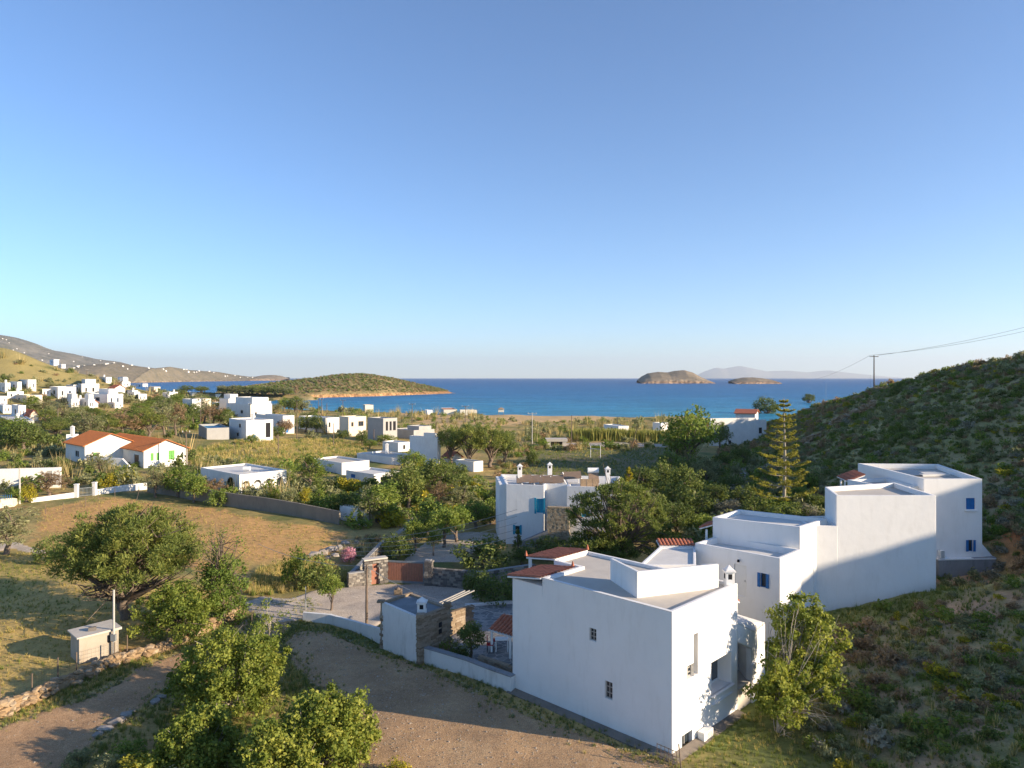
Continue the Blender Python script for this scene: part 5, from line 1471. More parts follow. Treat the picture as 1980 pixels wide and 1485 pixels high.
house('low brown shed near the reeds at the bay', 702, 706, 722, 792, 783, 70, Y=430, par=.2, wall='cream', roof='tile', cat='shed', name='beach_shed')
wt = thing('watch_hut', 'little wooden lifeguard hut on stilts at the beach', 'hut', at(969, 800, 405))
p = at(969, 800, 405)
MB().box(p[0] - 1.6, p[0] + 1.6, p[1] - 1.5, p[1] + 1.5, p[2] + 1.0, p[2] + 2.6).build('cabin', M['cream'], wt)
MB().add([(p[0] - 2, p[1] - 2, p[2] + 2.6), (p[0] + 2, p[1] - 2, p[2] + 2.6), (p[0] + 2, p[1] + 2, p[2] + 2.6), (p[0] - 2, p[1] + 2, p[2] + 2.6), (p[0], p[1], p[2] + 3.7)], [(0, 1, 4), (1, 2, 4), (2, 3, 4), (3, 0, 4), (0, 1, 2, 3)]).build('roof', M['wood'], wt)
for sx, sy in ((-1.4, -1.3), (1.4, -1.3), (1.4, 1.3), (-1.4, 1.3)): MB().box(p[0] + sx - .1, p[0] + sx + .1, p[1] + sy - .1, p[1] + sy + .1, p[2] - 1, p[2] + 1.0).build('leg', M['wood'], wt)
house('small white walled store with grey roof under the sunlit pines', 881, 916, 934, 913, 893, 44, roof='dark_roof', par=.1, cat='shed', name='garden_store')
gable_house('low red tiled white cottage beside the sunlit pines', 858, 872, 892, 896, 884, 1.0, 50, roofm='tile')
house('white garden store against the grey block wall', 657, 706, 719, 1018, 986, 38, par=.08, roof='screed_white', cat='shed', name='garden_store')

# grey block wall, garden walls
gw = thing('block_wall', 'long grey concrete block wall along the brown field', 'wall', hit(500, 985))
run_wall(gw, 'wall', [(286, 952, 1.6), (330, 958, 1.7), (400, 972, 1.75), (450, 980, 1.75), (520, 990, 1.75), (580, 1000, 1.7), (657, 1015, 1.65)], .25, 'blockwall')
ww = thing('garden_wall', 'low white garden wall in front of the orange roofed houses', 'wall', hit(200, 962))
run_wall(ww, 'wall', [(60, 972, .55), (145, 962, .7)], .25, 'white_far'); run_wall(ww, 'wall', [(186, 957, .75), (240, 950, .85), (286, 946, 1.0)], .25, 'white_far')
for i_, (px_, py_, lab) in enumerate(((148, 962, 'left white gate post in the low garden wall'), (183, 958, 'right white gate post in the low garden wall'))):
    p = hit(px_, py_); o = thing('gate_post', lab, 'gate post', p)
    MB().box(p[0] - .22, p[0] + .22, p[1] - .22, p[1] + .22, p[2] - .3, p[2] + 1.75).build('shaft', M['white_far'], o)
    MB().box(p[0] - .28, p[0] + .28, p[1] - .28, p[1] + .28, p[2] + 1.75, p[2] + 1.85).build('cap', M['white_far'], o)
ig = thing('iron_gate', 'grey iron garden gate between two white posts', 'gate', hit(165, 961))
p, q = hit(150, 962), hit(181, 959)
for k in range(12):
    c_ = p + (q - p) * (k + .5) / 12; MB().bar((c_[0], c_[1], c_[2] + .1), (c_[0], c_[1], c_[2] + 1.25), .02).build('bar', M['grey_metal'], ig)
for z_ in (.15, 1.2): MB().bar(p + (0, 0, z_), q + (0, 0, z_), .03).build('rail', M['grey_metal'], ig)
cw = thing('garden_wall', 'ochre block wall with blue railing at the left edge', 'wall', hit(15, 985))
run_wall(cw, 'wall', [(-20, 985, 1.2), (25, 980, 1.1), (32, 975, .7)], .3, 'cream')
for k in range(8):
    p = hit(-6 + k * 4, 985); MB().box(p[0] - .02, p[0] + .02, p[1] - .02, p[1] + .02, p[2] + 1.2, p[2] + 1.8).build('railing_bar', M['blue'], cw)
# stone walls on the right hillside
dw3 = thing('dry_stone_wall', 'ochre dry stone wall climbing the shaded hillside near the pole', 'wall', hit(1650, 805))
dry_wall(dw3, [hit(*p)[:2] for p in ((1605, 829), (1630, 816), (1655, 806), (1690, 792))], 1.3, 1.0, ROCKS, 230, (.4, .9))
dw4 = thing('dry_stone_wall', 'short pale dry stone wall lower on the shaded hillside', 'wall', hit(1570, 855))
dry_wall(dw4, [hit(*p)[:2] for p in ((1553, 862), (1566, 855), (1582, 848))], 1.0, .9, ROCKS, 80, (.35, .7))
dw5 = thing('dry_stone_wall', 'pale stone steps of a ruined wall in the thicket below the araucaria', 'wall', hit(1437, 940))
dry_wall(dw5, [hit(*p)[:2] for p in ((1432, 975), (1436, 955), (1440, 925), (1434, 912))], .7, 1.0, ROCKS_G, 90, (.35, .8))

# ------------------------------------------------------------------ house with blue windows in the middle
hB = thing('white_house', 'white two storey house with turquoise windows and solar panels on the roof', 'house', (3, 77, 4))
B0 = np.array([-.62, 77.0]); B1 = np.array([10.9, 74.6]); B2 = np.array([12.6, 83.0]); B3 = np.array([-1.35, 85.0])
zb0, zb1 = 3.0, 10.45
bd_ = (B1 - B0) / np.linalg.norm(B1 - B0)
sx = lambda px: ((px - 979) / (1190 - 979)) * np.linalg.norm(B1 - B0)
zy = lambda py: ZC - (py - HY) / F * 76.4
poly_house(hB, [B0, B0 + bd_ * sx(1053), B0 + bd_ * sx(1053) + np.array([.25, 1.2]), B0 + bd_ * sx(1097) + np.array([.25, 1.2]), B0 + bd_ * sx(1097), B1, B2, B3], zb0, zb1,
           {0: [(sx(1038), sx(1052), zy(991), zy(964), 'tshut'), (sx(996), sx(1006), zy(1033), zy(1018), 't')], 2: [(sx(1030) - sx(979) + .4, sx(1052) - sx(979), zy(980), zy(955), 'whole')][:0], 4: [(sx(1125) - sx(1097), sx(1141) - sx(1097), zy(996), zy(984), 'tshut')]}, par=.35, roof='screed_white', wall='white')
thin_wall(hB, 'end_buttress', B0 + np.array([-.75, .8]), B0 + np.array([-1.3, 7]), .8, 3.0, zy(940), zy(940), (.99, .1))
# surround of the turquoise windows
for s0, s1, z0_, z1_ in ((sx(1038), sx(1052), zy(991), zy(964)), (sx(996), sx(1006), zy(1033), zy(1018))):
    for s_, w_ in ((s0 - .1, .1), (s1 + .1, .1)): MB().obox((*(B0 + bd_ * s_ + np.array([0, -.03])), (z0_ + z1_) / 2), (*bd_ * w_, 0), (0, .04, 0), (0, 0, (z1_ - z0_) / 2 + .1)).build('surround', M['turq'], hB)
# stone chimney breast and stair
stc = thing('stone_stair_tower', 'brown stone stair parapet with slotted openings on the blue windowed house', 'stairs', (5, 75, 4))
q0 = B0 + bd_ * sx(1060) + np.array([0, -.5]); q1 = B0 + bd_ * sx(1100) + np.array([0, -.5])
slots = lambda s, z: any(abs(s - .55 - k * .5) < .09 for k in range(3)) and (abs(z - zy(984)) < .28 or abs(z - zy(1014)) < .28)
stone_face(stc, q0, q1, 3.6, zy(976), .5, SLABS_LIT, (.2, .34), (.13, .2), skip=slots, core='stone_sunlit', maxn=290)
st0 = B0 + bd_ * sx(985) + np.array([0, -.9])
MB().add([(*st0, 3.2), (*(q0 + (0, -.4)), 3.2), (*(q0 + (0, -.4)), zy(1021)), (*st0, zy(1056)), (*(st0 + (0, .6)), 3.2), (*(q0 + (0, .2)), 3.2), (*(q0 + (0, .2)), zy(1021)), (*(st0 + (0, .6)), zy(1056))],
         [(0, 1, 2, 3), (7, 6, 5, 4), (3, 2, 6, 7), (0, 3, 7, 4), (1, 5, 6, 2)]).build('stair_flank', M['concrete'], stc)
for i_, (px_, Y_, lo, hi) in enumerate(((1005, 80, 925, 902), (1063, 80.5, 922, 899), (1175, 78, 938, 907))):
    p = at(px_, lo, Y_); chimney(hB, p[0], p[1], 9.8, ZC - (hi - HY) / F * Y_, .25)
# rows of solar panels seen from behind, on white struts
for i_, (px_, Y_, w_, lab) in enumerate(((1013, 79.5, 1.5, 'leftmost tilted solar panel on the blue windowed house'), (1036, 79.3, 1.4, 'second tilted solar panel from the left on the blue windowed house'), (1056, 79.1, 1.4, 'third tilted solar panel on the blue windowed house'), (1076, 78.9, 1.4, 'fourth tilted solar panel beside the raised one on the blue windowed house'), (1104, 80.0, 2.0, 'raised tilted solar panel in the middle of the blue windowed roof'))):
    p = at(px_, 925, Y_); sp_ = thing('solar_array', lab, 'solar panel', (p[0], p[1], 10.1)); z_ = 10.25 + (.3 if i_ == 4 else 0)
    c_ = np.array([p[0], p[1], z_ + .45]); MB().obox(c_, (w_ * .55, -.1, .08), (.0, .55, .32), (.02, -.02, .03)).build('panel', M['solar'], sp_)
    for s in (-.45, .45):
        MB().bar((p[0] + s * w_, p[1] + .5, 10.1), (p[0] + s * w_, p[1] + .5, z_ + .75), .045).build('strut', M['white_metal'], sp_)
        MB().bar((p[0] + s * w_ + .5, p[1] - .5, 10.1), (p[0] + s * w_, p[1] + .45, z_ + .7), .045).build('brace', M['white_metal'], sp_)
p = at(1147, 930, 78.5); wh = thing('solar_water_heater', 'white solar water heater tank on the blue windowed house', 'water heater', (p[0], p[1], 10))
MB().tube([(p[0] - .6, p[1], 11.75), (p[0] + .6, p[1], 11.75)], .3, 12).build('tank', M['white_metal'], wh)
MB().obox((p[0], p[1] - .6, 11.0), (.55, 0, 0), (0, .45, .45), (0, -.03, .03)).build('collector', M['solar'], wh)
for s in (-.5, .5): MB().bar((p[0] + s, p[1], 10.0), (p[0] + s, p[1], 11.5), .04).build('leg', M['steel'], wh)
for i_, px_ in enumerate((1128, 1140, 1152)):
    p = at(px_, 945, 75.6); o = thing('wooden_shutter_panel', ('left', 'middle', 'right')[i_] + ' brown timber panel on the lower roof terrace of the blue windowed house', 'panel', (p[0], p[1], 10.1))
    MB().obox((p[0], p[1], 10.75), (.3, 0, 0), (0, .03, 0), (0, .1, .45)).build('board', M['wood'], o)
    MB().bar((p[0] - .3, p[1] + .05, 10.1), (p[0] - .3, p[1] + .15, 11.2), .03).build('post', M['wood'], o)

# ------------------------------------------------------------------ poles and wires
def pole(label, px, py_t, py_b, Y=None, r=.14, arm=1.6, mat='pole_wood', name='utility_pole', lean=0):
    p = hit(px, py_b) if Y is None else at(px, py_b, Y)
    Y = p[1]; zt3 = ZC - (py_t - HY) / F * Y
    o = thing(name, label, 'pole', p)
    top = np.array([p[0] + lean, p[1], zt3])
    MB().tube([(p[0], p[1], p[2] - .5), top], [r, r * .65], 8).build('shaft', M[mat], o)
    if arm:
        MB().bar(top + (-arm / 2, .1, -.3), top + (arm / 2, -.1, -.3), .07).build('crossarm', M[mat], o)
        for s in (-.45, 0, .45): MB().tube([top + (arm * s, 0, -.25), top + (arm * s, 0, .05)], [.06, .04], 6).build('insulator', M['white_metal'], o)
    return top


PL = [('wooden pole with crossarm beside the green shuttered house', 360, 833, 908, 1.4), ('bare pole left of the arcaded house garden', 38, 905, 975, 0), ('pole at the left of the pine clump', 326, 790, 840, 1.2), ('pole in the pines left of the lone meadow house', 388, 790, 834, 0),
      ('second bare pole left of the lone meadow house', 406, 788, 829, 0), ('pole rising in front of the big stepped building', 484, 780, 816, 1.5), ('tall pole in front of the white house with blue doors', 574, 776, 848, 0), ('pair pole left at the bay corner', 616, 770, 808, 1.4),
      ('pair pole right at the bay corner', 622, 771, 808, 1.4), ('dark pole right of the half hidden white house', 632, 780, 840, 0), ('pole in the dry meadow below the cream house', 645, 818, 864, 0), ('leftmost pole at the near edge of the dry meadow', 538, 840, 884, 0),
      ('pole with wide crossarm above the cream house', 663, 773, 808, 2.4), ('pole with wide crossarm in the brown coastal field left', 797, 780, 828, 2.4), ('pole with wide crossarm in the brown coastal field right', 900, 784, 830, 2.6), ('short bare pole by the unfinished house', 723, 830, 861, 0),
      ('bare pole right of the unfinished house wing', 843, 806, 835, 0), ('pale crossarm pole at the left of the playing field', 1029, 798, 858, 2.4), ('grey pole in the sunlit reeds behind the field', 1105, 803, 858, 0), ('brown pole in front of the low white reed house', 1194, 806, 840, 0),
      ('pole rising out of the big tree beside the shaded white house', 1352, 790, 842, 1.6), ('thin pole at the village edge on the left', 168, 714, 735, 1.0), ('pole behind the red roofed village villa', 242, 757, 780, 0), ('pole at the left of the eucalyptus pair', 112, 790, 830, 0)]
for lab, px_, t_, b_, arm in PL: pole(lab, px_, t_, b_, arm=arm, r=.13, mat='pole_conc' if px_ in (1029, 38, 1352) else 'pole_wood')
T1 = pole('dark crossarm pole on the skyline of the right hill', 1690, 687, 756, arm=2.0, r=.17, mat='bark_dark')
pole('short dark post left of the hill skyline pole', 1683, 724, 752, arm=0, r=.12, mat='bark_dark')
pole('slim pole on the slope against the sea', 1597, 741, 778, arm=0, r=.12, mat='pole_conc')
pole('thin mast on the ridge at the right edge', 1880, 667, 690, arm=0, r=.07, mat='steel')
pole('leaning dark pole at the edge of the playing field', 1219, 828, 870, arm=0, r=.12, mat='bark_dark', lean=1.6)
T2 = pole('black and brown pole beside the white boundary wall', 709, 1092, 1212, Y=None, r=.11, arm=0, mat='pole_wood')
pole('thin grey post at the start of the white boundary wall', 591, 1134, 1182, arm=0, r=.05, mat='steel')
pole('thin post at the edge of the track under the young tree', 487, 1180, 1225, arm=0, r=.04, mat='pole_wood')


def cable(label, p, q, sag, r=.02, mat='wire', name='power_line', n=14):
    p = np.asarray(p, float); q = np.asarray(q, float); s = np.linspace(0, 1, n)
    pts = p + (q - p) * s[:, None]; pts[:, 2] -= sag * 4 * s * (1 - s)
    o = MB().tube(pts, r, 5, False).build(name, M[mat])
    return tag(o, label, 'cable')


cable('upper overhead wire from the hill pole to the top right', T1 + (.9, 0, 0), at(2060, 612, 150), .8, .028)
cable('lower overhead wire from the hill pole to the top right', T1 + (-.9, 0, 0), at(2060, 622, 150), .9, .028)
cable('overhead wire from the hill pole down to the left', T1 + (-.9, 0, 0), at(1575, 733, 320), .8, .03)
for k in range(5):
    cable(('first', 'second', 'third', 'fourth', 'lowest')[k] + ' of the parallel wires above the orchard trees', at(640, 1043 + k * 7, 66), at(1000, 985 + k * 13, 58), .7, .016, 'wire_pale')
cable('sagging cable from the roadside pole to the far left', T2 + (0, 0, -.1), at(500, 1052, 62), .5, .018, 'wire_pale')
cable('sagging cable from the roadside pole to the courtyard', T2 + (0, 0, -.1), at(905, 1170, 45.5), .5, .018, 'wire_pale')
cable('thin wire from the courtyard kerb to the front house', at(905, 1170, 45.5), at(1000, 1190, 39.5), .1, .014, 'wire_pale')
cable('service wire from the shed pole to the big pine', (*pp_, zs + 4.0), at(245, 1150, 48), .3, .012)
cable('wire along the garden wall below the orange roofs', at(0, 905, 105), at(365, 906, 118), .8, .016)

# ------------------------------------------------------------------ playing field and culvert
gf_ = thing('goal_frame', 'white metal goal frame standing on the shaded playing field', 'goal', hit(1151, 887))
p, q = hit(1142, 886), hit(1161, 888)
for c_ in (p, q): MB().tube([(c_[0], c_[1], c_[2] - .1), (c_[0], c_[1], c_[2] + 2.9)], .06, 6).build('post', M['white_metal'], gf_)
for z_ in (2.0, 2.85): MB().tube([p + (0, 0, z_), q + (0, 0, z_)], .06, 6).build('crossbar', M['white_metal'], gf_)
cu = thing('culvert', 'concrete culvert with dark opening under the footpath', 'culvert', hit(1075, 872))
c0 = at(1061, 868, 185); c1 = at(1091, 868, 185); zc0 = h1(c0[0], 185)
MB().box(c0[0] - .8, c1[0] + .8, 184, 188, zc0 + 1.3, zc0 + 2.0).build('deck', M['screed'], cu)
for x_ in (c0[0], c1[0]): MB().box(x_ - .5, x_ + .5, 184.2, 188, zc0 - 1, zc0 + 1.3).build('abutment', M['screed'], cu)
MB().box(c0[0] + .5, c1[0] - .5, 185.2, 185.3, zc0 - 1, zc0 + 1.3).build('opening', M['dark'], cu)  # dark plate paints the shade under the deck

# tiny white houses scattered over the far hills
hm_ = {}
tiny = None
rs = np.random.default_rng(3)
Xm, Ym, Zm, Tm = MTN
cand = np.argwhere((Tm < .85) & (Tm > .05))
spots = []
for k in range(240):
    i_, j_ = cand[rs.integers(len(cand))]
    x_, y_, z_ = Xm[i_, j_], Ym[i_, j_], Zm[i_, j_]
    px_ = CX + F * x_ / y_; py_ = HY - F * (z_ - ZC) / y_
    if 0 < px_ < 480 and py_ > 652 and z_ > 6: spots.append((x_, y_, z_))
for (X_, Y_, Z_, T_) in (MT2,):
    cand = np.argwhere((T_ < .97) & (T_ > .5))
    for k in range(40):
        i_, j_ = cand[rs.integers(len(cand))]; spots.append((X_[i_, j_], Y_[i_, j_], Z_[i_, j_]))
for i_, (x_, y_, z_) in enumerate(spots[-90:]):
    w_, h_ = rs.uniform(5, 9), rs.uniform(3, 5.5)
    if tiny is None:
        mb = MB(); mb.box(-.5, .5, -.5, .5, -.6, .7); mb.box(-.35, .2, -.3, .4, .7, 1.0)
        tiny = mb.build('hillside_house', M['white_far']); o = tiny
    else:
        o = tiny.copy(); COL.objects.link(o)
    o.location = (x_, y_, z_); o.scale = (w_, w_, h_); o.rotation_euler = (0, 0, rs.uniform(.3, 1.2))
    tag(o, 'tiny white house on the hazy far hillside', 'house', 'tiny houses on the far hills')
# small person on the path
pp0 = hit(1230, 861); pn = thing('person', 'person in dark clothes standing on the footpath by the reed bed', 'person', pp0)
sv = [(0, 0, .92), (0, 0, 1.15), (0, 0, 1.40), (0, 0, 1.50), (0, .01, 1.64), (.20, 0, 1.38), (.25, .02, 1.12), (.24, -.06, .88), (-.20, 0, 1.38), (-.25, .02, 1.12), (-.24, -.06, .88), (.10, 0, .86), (.11, -.03, .48), (.11, 0, .06), (.11, -.14, .03), (-.10, 0, .86), (-.12, .03, .48), (-.12, .04, .06), (-.12, -.10, .03)]
se = [(0, 1), (1, 2), (2, 3), (3, 4), (2, 5), (5, 6), (6, 7), (2, 8), (8, 9), (9, 10), (0, 11), (11, 12), (12, 13), (13, 14), (0, 15), (15, 16), (16, 17), (17, 18)]
sr = [.15, .14, .16, .06, .105, .065, .05, .04, .065, .05, .04, .095, .065, .045, .04, .095, .065, .045, .04]
me = bpy.data.meshes.new('body'); me.from_pydata(sv, se, []); me.materials.append(plain('dark blue clothes', (.03, .035, .06), .9, .2))
bo = link('body', me, pn); sk = bo.modifiers.new('skin', 'SKIN')
for i_, r_ in enumerate(sr): me.skin_vertices[0].data[i_].radius = (r_, r_ * .8)
me.skin_vertices[0].data[0].use_root = True
bo.modifiers.new('smooth', 'SUBSURF').render_levels = 1
# ------------------------------------------------------------------ foliage
def unit(v): return v / (np.linalg.norm(v, axis=-1, keepdims=True) + 1e-9)


def leaves(rs, cent, rad, n, size, asp=.6, shell=.45, along=0., up=.25, flat=1.0, ctint=None):
    """leaf-sized folded quads spread through clumps; returns V, F, tint"""
    cent = np.asarray(cent, float); K = len(cent); rad = np.broadcast_to(np.asarray(rad, float), (K,))
    idx = np.repeat(np.arange(K), n); m = len(idx)
    d = unit(rs.normal(size=(m, 3)))
    r = rad[idx] * (shell + (1 - shell) * rs.random(m)) * (.75 + .4 * rs.random(m))
    p = cent[idx] + d * r[:, None] * np.array([1, 1, flat])
    nrm = unit(d * .7 + rs.normal(size=(m, 3)) * .75 + np.array([0, 0, up]))
    tan = unit(np.cross(nrm, rs.normal(size=(m, 3))))
    if along: tan = unit(tan * (1 - along) + unit(d + np.array([0, 0, .5])) * along)
    bit = unit(np.cross(nrm, tan))
    s = size * (.4 + 1.05 * rs.random(m) ** 1.2)[:, None]
    fold = nrm * s * .12
    V = np.stack([p - tan * s * .5, p + bit * s * asp * .5 + fold, p + tan * s * .5, p - bit * s * asp * .5 + fold], 1).reshape(-1, 3)
    Fq = np.arange(m * 4).reshape(-1, 4)
    ct = rs.random(K) if ctint is None else ctint
    t = np.clip(.15 + .45 * ct[idx] + .4 * rs.random(m), 0, 1)
    return V, Fq, np.repeat(t, 4)


def cat_mesh(parts):
    V = []; Fq = []; T = []; b = 0
    for v, f, t in parts: V.append(v); Fq.append(f + b); T.append(t); b += len(v)
    return np.concatenate(V), np.concatenate(Fq), np.concatenate(T)


def limbs(rs, tips, trunk_top, base_r, lean, fork=.35, n=5, wig=.12, tip_r=.02, base=(0, 0, 0), nside=6, sub=0):
    """tapered trunk from the ground plus one curved limb to each tip"""
    base = np.asarray(base, float); top = np.array([lean[0], lean[1], trunk_top])
    L = []
    s = np.linspace(0, 1, 6)[:, None]; tr = base + (top - base) * s + np.concatenate([rs.normal(size=(6, 2)) * base_r * .5, np.zeros((6, 1))], 1) * (s * (1 - s) * 4)
    V, Fq = tube_np(tr, np.linspace(base_r * 1.25, base_r * .7, 6), 8); L.append((V, Fq, np.zeros(len(V))))
    for tp in tips:
        f = fork + (1 - fork) * rs.random() ** .7
        k = tr[min(5, int(f * 5.99))]
        q = np.linspace(0, 1, n)[:, None]; mid = (k + tp) / 2 + rs.normal(size=3) * wig * np.linalg.norm(tp - k) + np.array([0, 0, .08 * np.linalg.norm(tp - k)])
        pts = (1 - q) ** 2 * k + 2 * q * (1 - q) * mid + q ** 2 * tp
        r0 = base_r * rs.uniform(.28, .5)
        V, Fq = tube_np(pts, np.linspace(r0, tip_r, n), nside); L.append((V, Fq, np.zeros(len(V))))
        for _ in range(sub):
            e = pts[rs.integers(1, n - 1)]; g = tp + rs.normal(size=3) * .13 * np.linalg.norm(tp - k)
            V, Fq = tube_np(np.stack([e, (e + g) / 2 + rs.normal(size=3) * .05, g]), np.linspace(r0 * .45, tip_r * .8, 3), 4); L.append((V, Fq, np.zeros(len(V))))
    return cat_mesh(L)


def dome(rs, K, R_, Rz, zc, low=-.35, inner=.45, lump=.25, cx=0, cy=0):
    d = unit(rs.normal(size=(K * 4, 3))); d = d[d[:, 2] > low][:K]
    f = (inner + (1 - inner) * rs.random(len(d)) ** .6)
    a_ = np.arctan2(d[:, 1], d[:, 0]); lp = 1 + lump * np.sin(a_ * 3 + rs.random() * 6) * .6 + lump * (rs.random(len(d)) - .5)
    return np.stack([cx + d[:, 0] * R_ * f * lp, cy + d[:, 1] * R_ * f * lp, zc + d[:, 2] * Rz * f * (1 + lump * (rs.random(len(d)) - .5))], 1)


def tree_meshes(seed, kind, leafm, barkm='bark', H_=6., W_=5., leaf=.26, K=60, n=42, cr=.75):
    """returns (trunk mesh, crown mesh) for a tree H_ tall and W_ wide standing at the origin"""
    rs = np.random.default_rng(seed); Rr = W_ / 2
    if kind == 'round':
        c = dome(rs, K, Rr - cr * .6, H_ * .40, H_ * .55, -.75, .35); tt, br = H_ * .45, .05 * H_ ** .8
        lv = leaves(rs, c, cr * rs.uniform(.7, 1.25, len(c)), n, leaf)
    elif kind == 'bush':
        c = dome(rs, K, Rr - cr * .5, H_ * .62, H_ * .28, -.3, .3); tt, br = H_ * .25, .035 * H_ ** .8
        lv = leaves(rs, c, cr * rs.uniform(.7, 1.2, len(c)), n, leaf)
    elif kind == 'umbrella':
        c = dome(rs, K, Rr - cr * .6, H_ * .42, H_ * .52, -.15, .55, .3); tt, br = H_ * .40, .06 * H_ ** .8
        lv = leaves(rs, c, cr * rs.uniform(.7, 1.2, len(c)), n, leaf, .28, .3, .7, .5, .8)
    elif kind == 'airy':
        c = dome(rs, K, Rr - cr * .4, H_ * .44, H_ * .56, -.8, .2, .45); tt, br = H_ * .55, .035 * H_ ** .8
        lv = leaves(rs, c, cr * rs.uniform(.5, 1.1, len(c)), n, leaf, .3, .1, .3, 0, 1.2)
    elif kind == 'orchard':
        c = dome(rs, K, Rr - cr * .5, H_ * .30, H_ * .66, -.7, .35); tt, br = H_ * .5, .045 * H_ ** .8
        lv = leaves(rs, c, cr * rs.uniform(.7, 1.2, len(c)), n, leaf)
    elif kind == 'spire':
        z = rs.random(K) ** .8; a_ = rs.random(K) * 6.28; q = Rr * (1 - z) ** .7 * .8
        c = np.stack([np.cos(a_) * q, np.sin(a_) * q, H_ * (.12 + .85 * z)], 1); tt, br = H_ * .8, .03 * H_ ** .8
        lv = leaves(rs, c, cr * (1.2 - .7 * z), n, leaf, .5, .2, .4, .3)
    tips = c[rs.permutation(len(c))[:max(5, len(c) // 3)]]
    lb = limbs(rs, tips, tt, br, rs.normal(size=2) * H_ * .03, .3)
    tm = np_mesh('trunk', lb[0], lb[1], M[barkm], True)
    cm = np_mesh('crown', lv[0], lv[1], M[leafm], attrs={'tint': lv[2]})
    return tm, cm, H_, W_


PROTO = {}


def proto(kind, leafm, v, barkm='bark'):
    k = (kind, leafm, v)
    if k not in PROTO:
        dims = dict(round=(6., 5.5), bush=(3., 4.), umbrella=(8., 8.), airy=(8., 5.), orchard=(4.5, 4.), spire=(6., 2.2))[kind]
        args = dict(round=dict(K=70, n=44, leaf=.30, cr=.8), bush=dict(K=46, n=44, leaf=.22, cr=.55), umbrella=dict(K=110, n=46, leaf=.42, cr=.8), airy=dict(K=70, n=40, leaf=.36, cr=.75), orchard=dict(K=50, n=46, leaf=.24, cr=.6), spire=dict(K=46, n=36, leaf=.3, cr=.5))[kind]
        PROTO[k] = tree_meshes(hash(kind) % 97 * 0 + sum(map(ord, kind + leafm)) + v * 31, kind, leafm, barkm, *dims, **args)
    return PROTO[k]


def put_tree(name, label, meshes, loc, sc, rz, group=None, cat='tree'):
    o = thing(name, label, cat, loc, group); o.scale = sc; o.rotation_euler = (0, 0, rz)
    link('trunk', meshes[0], o); link('crown', meshes[1], o)
    return o


_pc = [0]


def plant(kind, leafm, px, py_b, h_px, w_px, label, group=None, name=None, Y=None, cat=None, sink=.0):
    _pc[0] += 1; i = _pc[0]
    p = hit(px, py_b) if Y is None else np.array([(px - CX) / F * Y, Y, h1((px - CX) / F * Y, Y)])
    me = proto(kind, leafm, i % 3)
    hh = h_px / F * p[1]; ww = w_px / F * p[1]
    nm = name or dict(round='round_tree', bush='bush', umbrella='pine_tree', airy='feathery_tree', orchard='orchard_tree', spire='cypress_tree')[kind]
    return put_tree(nm, label, me, (p[0], p[1], p[2] - sink), (ww / me[3], ww / me[3], hh / me[2] * 1.02), i * 2.4, group, cat or ('bush' if kind == 'bush' else 'tree'))


# ------------------------------------------------------------------ trees standing close to the viewer
def hero(name, label, px, py_b, parts, bark, leafm, cat='tree', Y=None):
    p = hit(px, py_b) if Y is None else np.array([(px - CX) / F * Y, Y, h1((px - CX) / F * Y, Y)])
    o = thing(name, label, cat, p)
    lb, lv = parts
    link('trunk', np_mesh('trunk', lb[0], lb[1], M[bark], True), o)
    link('crown', np_mesh('crown', lv[0], lv[1], M[leafm], attrs={'tint': lv[2]}), o)
    return o


# big spreading pine in the left field
rs = np.random.default_rng(101)
c = dome(rs, 330, 4.35, 3.7, 4.2, -.18, .5, .24, .55)
c[:, 2] = np.maximum(c[:, 2], 3.0 + .35 * np.abs(c[:, 0]) * rs.random(len(c)) * .4)
lv = leaves(rs, c, .62 * rs.uniform(.7, 1.25, len(c)), 125, .26, .26, .25, .65, .5, .75)
low = dome(rs, 90, 4.1, 1.2, 2.9, -.4, .55, .3, .5)
lb = limbs(rs, np.concatenate([c[:60], low[:60]]), 2.6, .34, (.15, 0), .45, 6, .14, .018, (0, 0, -.2), 6, 2)
hero('pine_tree', 'big spreading pine with dome crown in the left field', 241, 1199, (lb, lv), 'bark', 'pine')
# tall half-bare tree beside it
rs = np.random.default_rng(102)
c = dome(rs, 120, 1.9, 2.6, 2.6, -.9, .2, .4); up_ = dome(rs, 26, 2.0, 1.6, 5.3, -.8, .3, .4)
lv = cat_mesh([leaves(rs, c, .5 * rs.uniform(.6, 1.2, len(c)), 75, .17, .6), leaves(rs, up_, .38, 26, .15, .5)])
lb = limbs(rs, np.concatenate([c[:30], up_, dome(rs, 9, 1.6, 1.7, 5.2, -.3, .5)]), 5.4, .13, (-.3, .2), .3, 5, .07, .009, (0, 0, -.2), 5, 1)
hero('mastic_tree', 'tall half-bare tree with pale dead branches right of the big pine', 432, 1208, (lb, lv), 'bark', 'carob')
rs = np.random.default_rng(103)
c = dome(rs, 130, 2.1, 2.6, 1.4, -.4, .3, .3); lv = leaves(rs, c, .5 * rs.uniform(.6, 1.2, len(c)), 90, .17, .62)
lb = limbs(rs, c[:25], 1.2, .16, (.1, 0), .2, 5, .12, .015, (0, 0, -.2), 5)
hero('carob_tree', 'glossy green carob bush spreading over the broken stone wall', 338, 1240, (lb, lv), 'bark', 'bright_leaf')
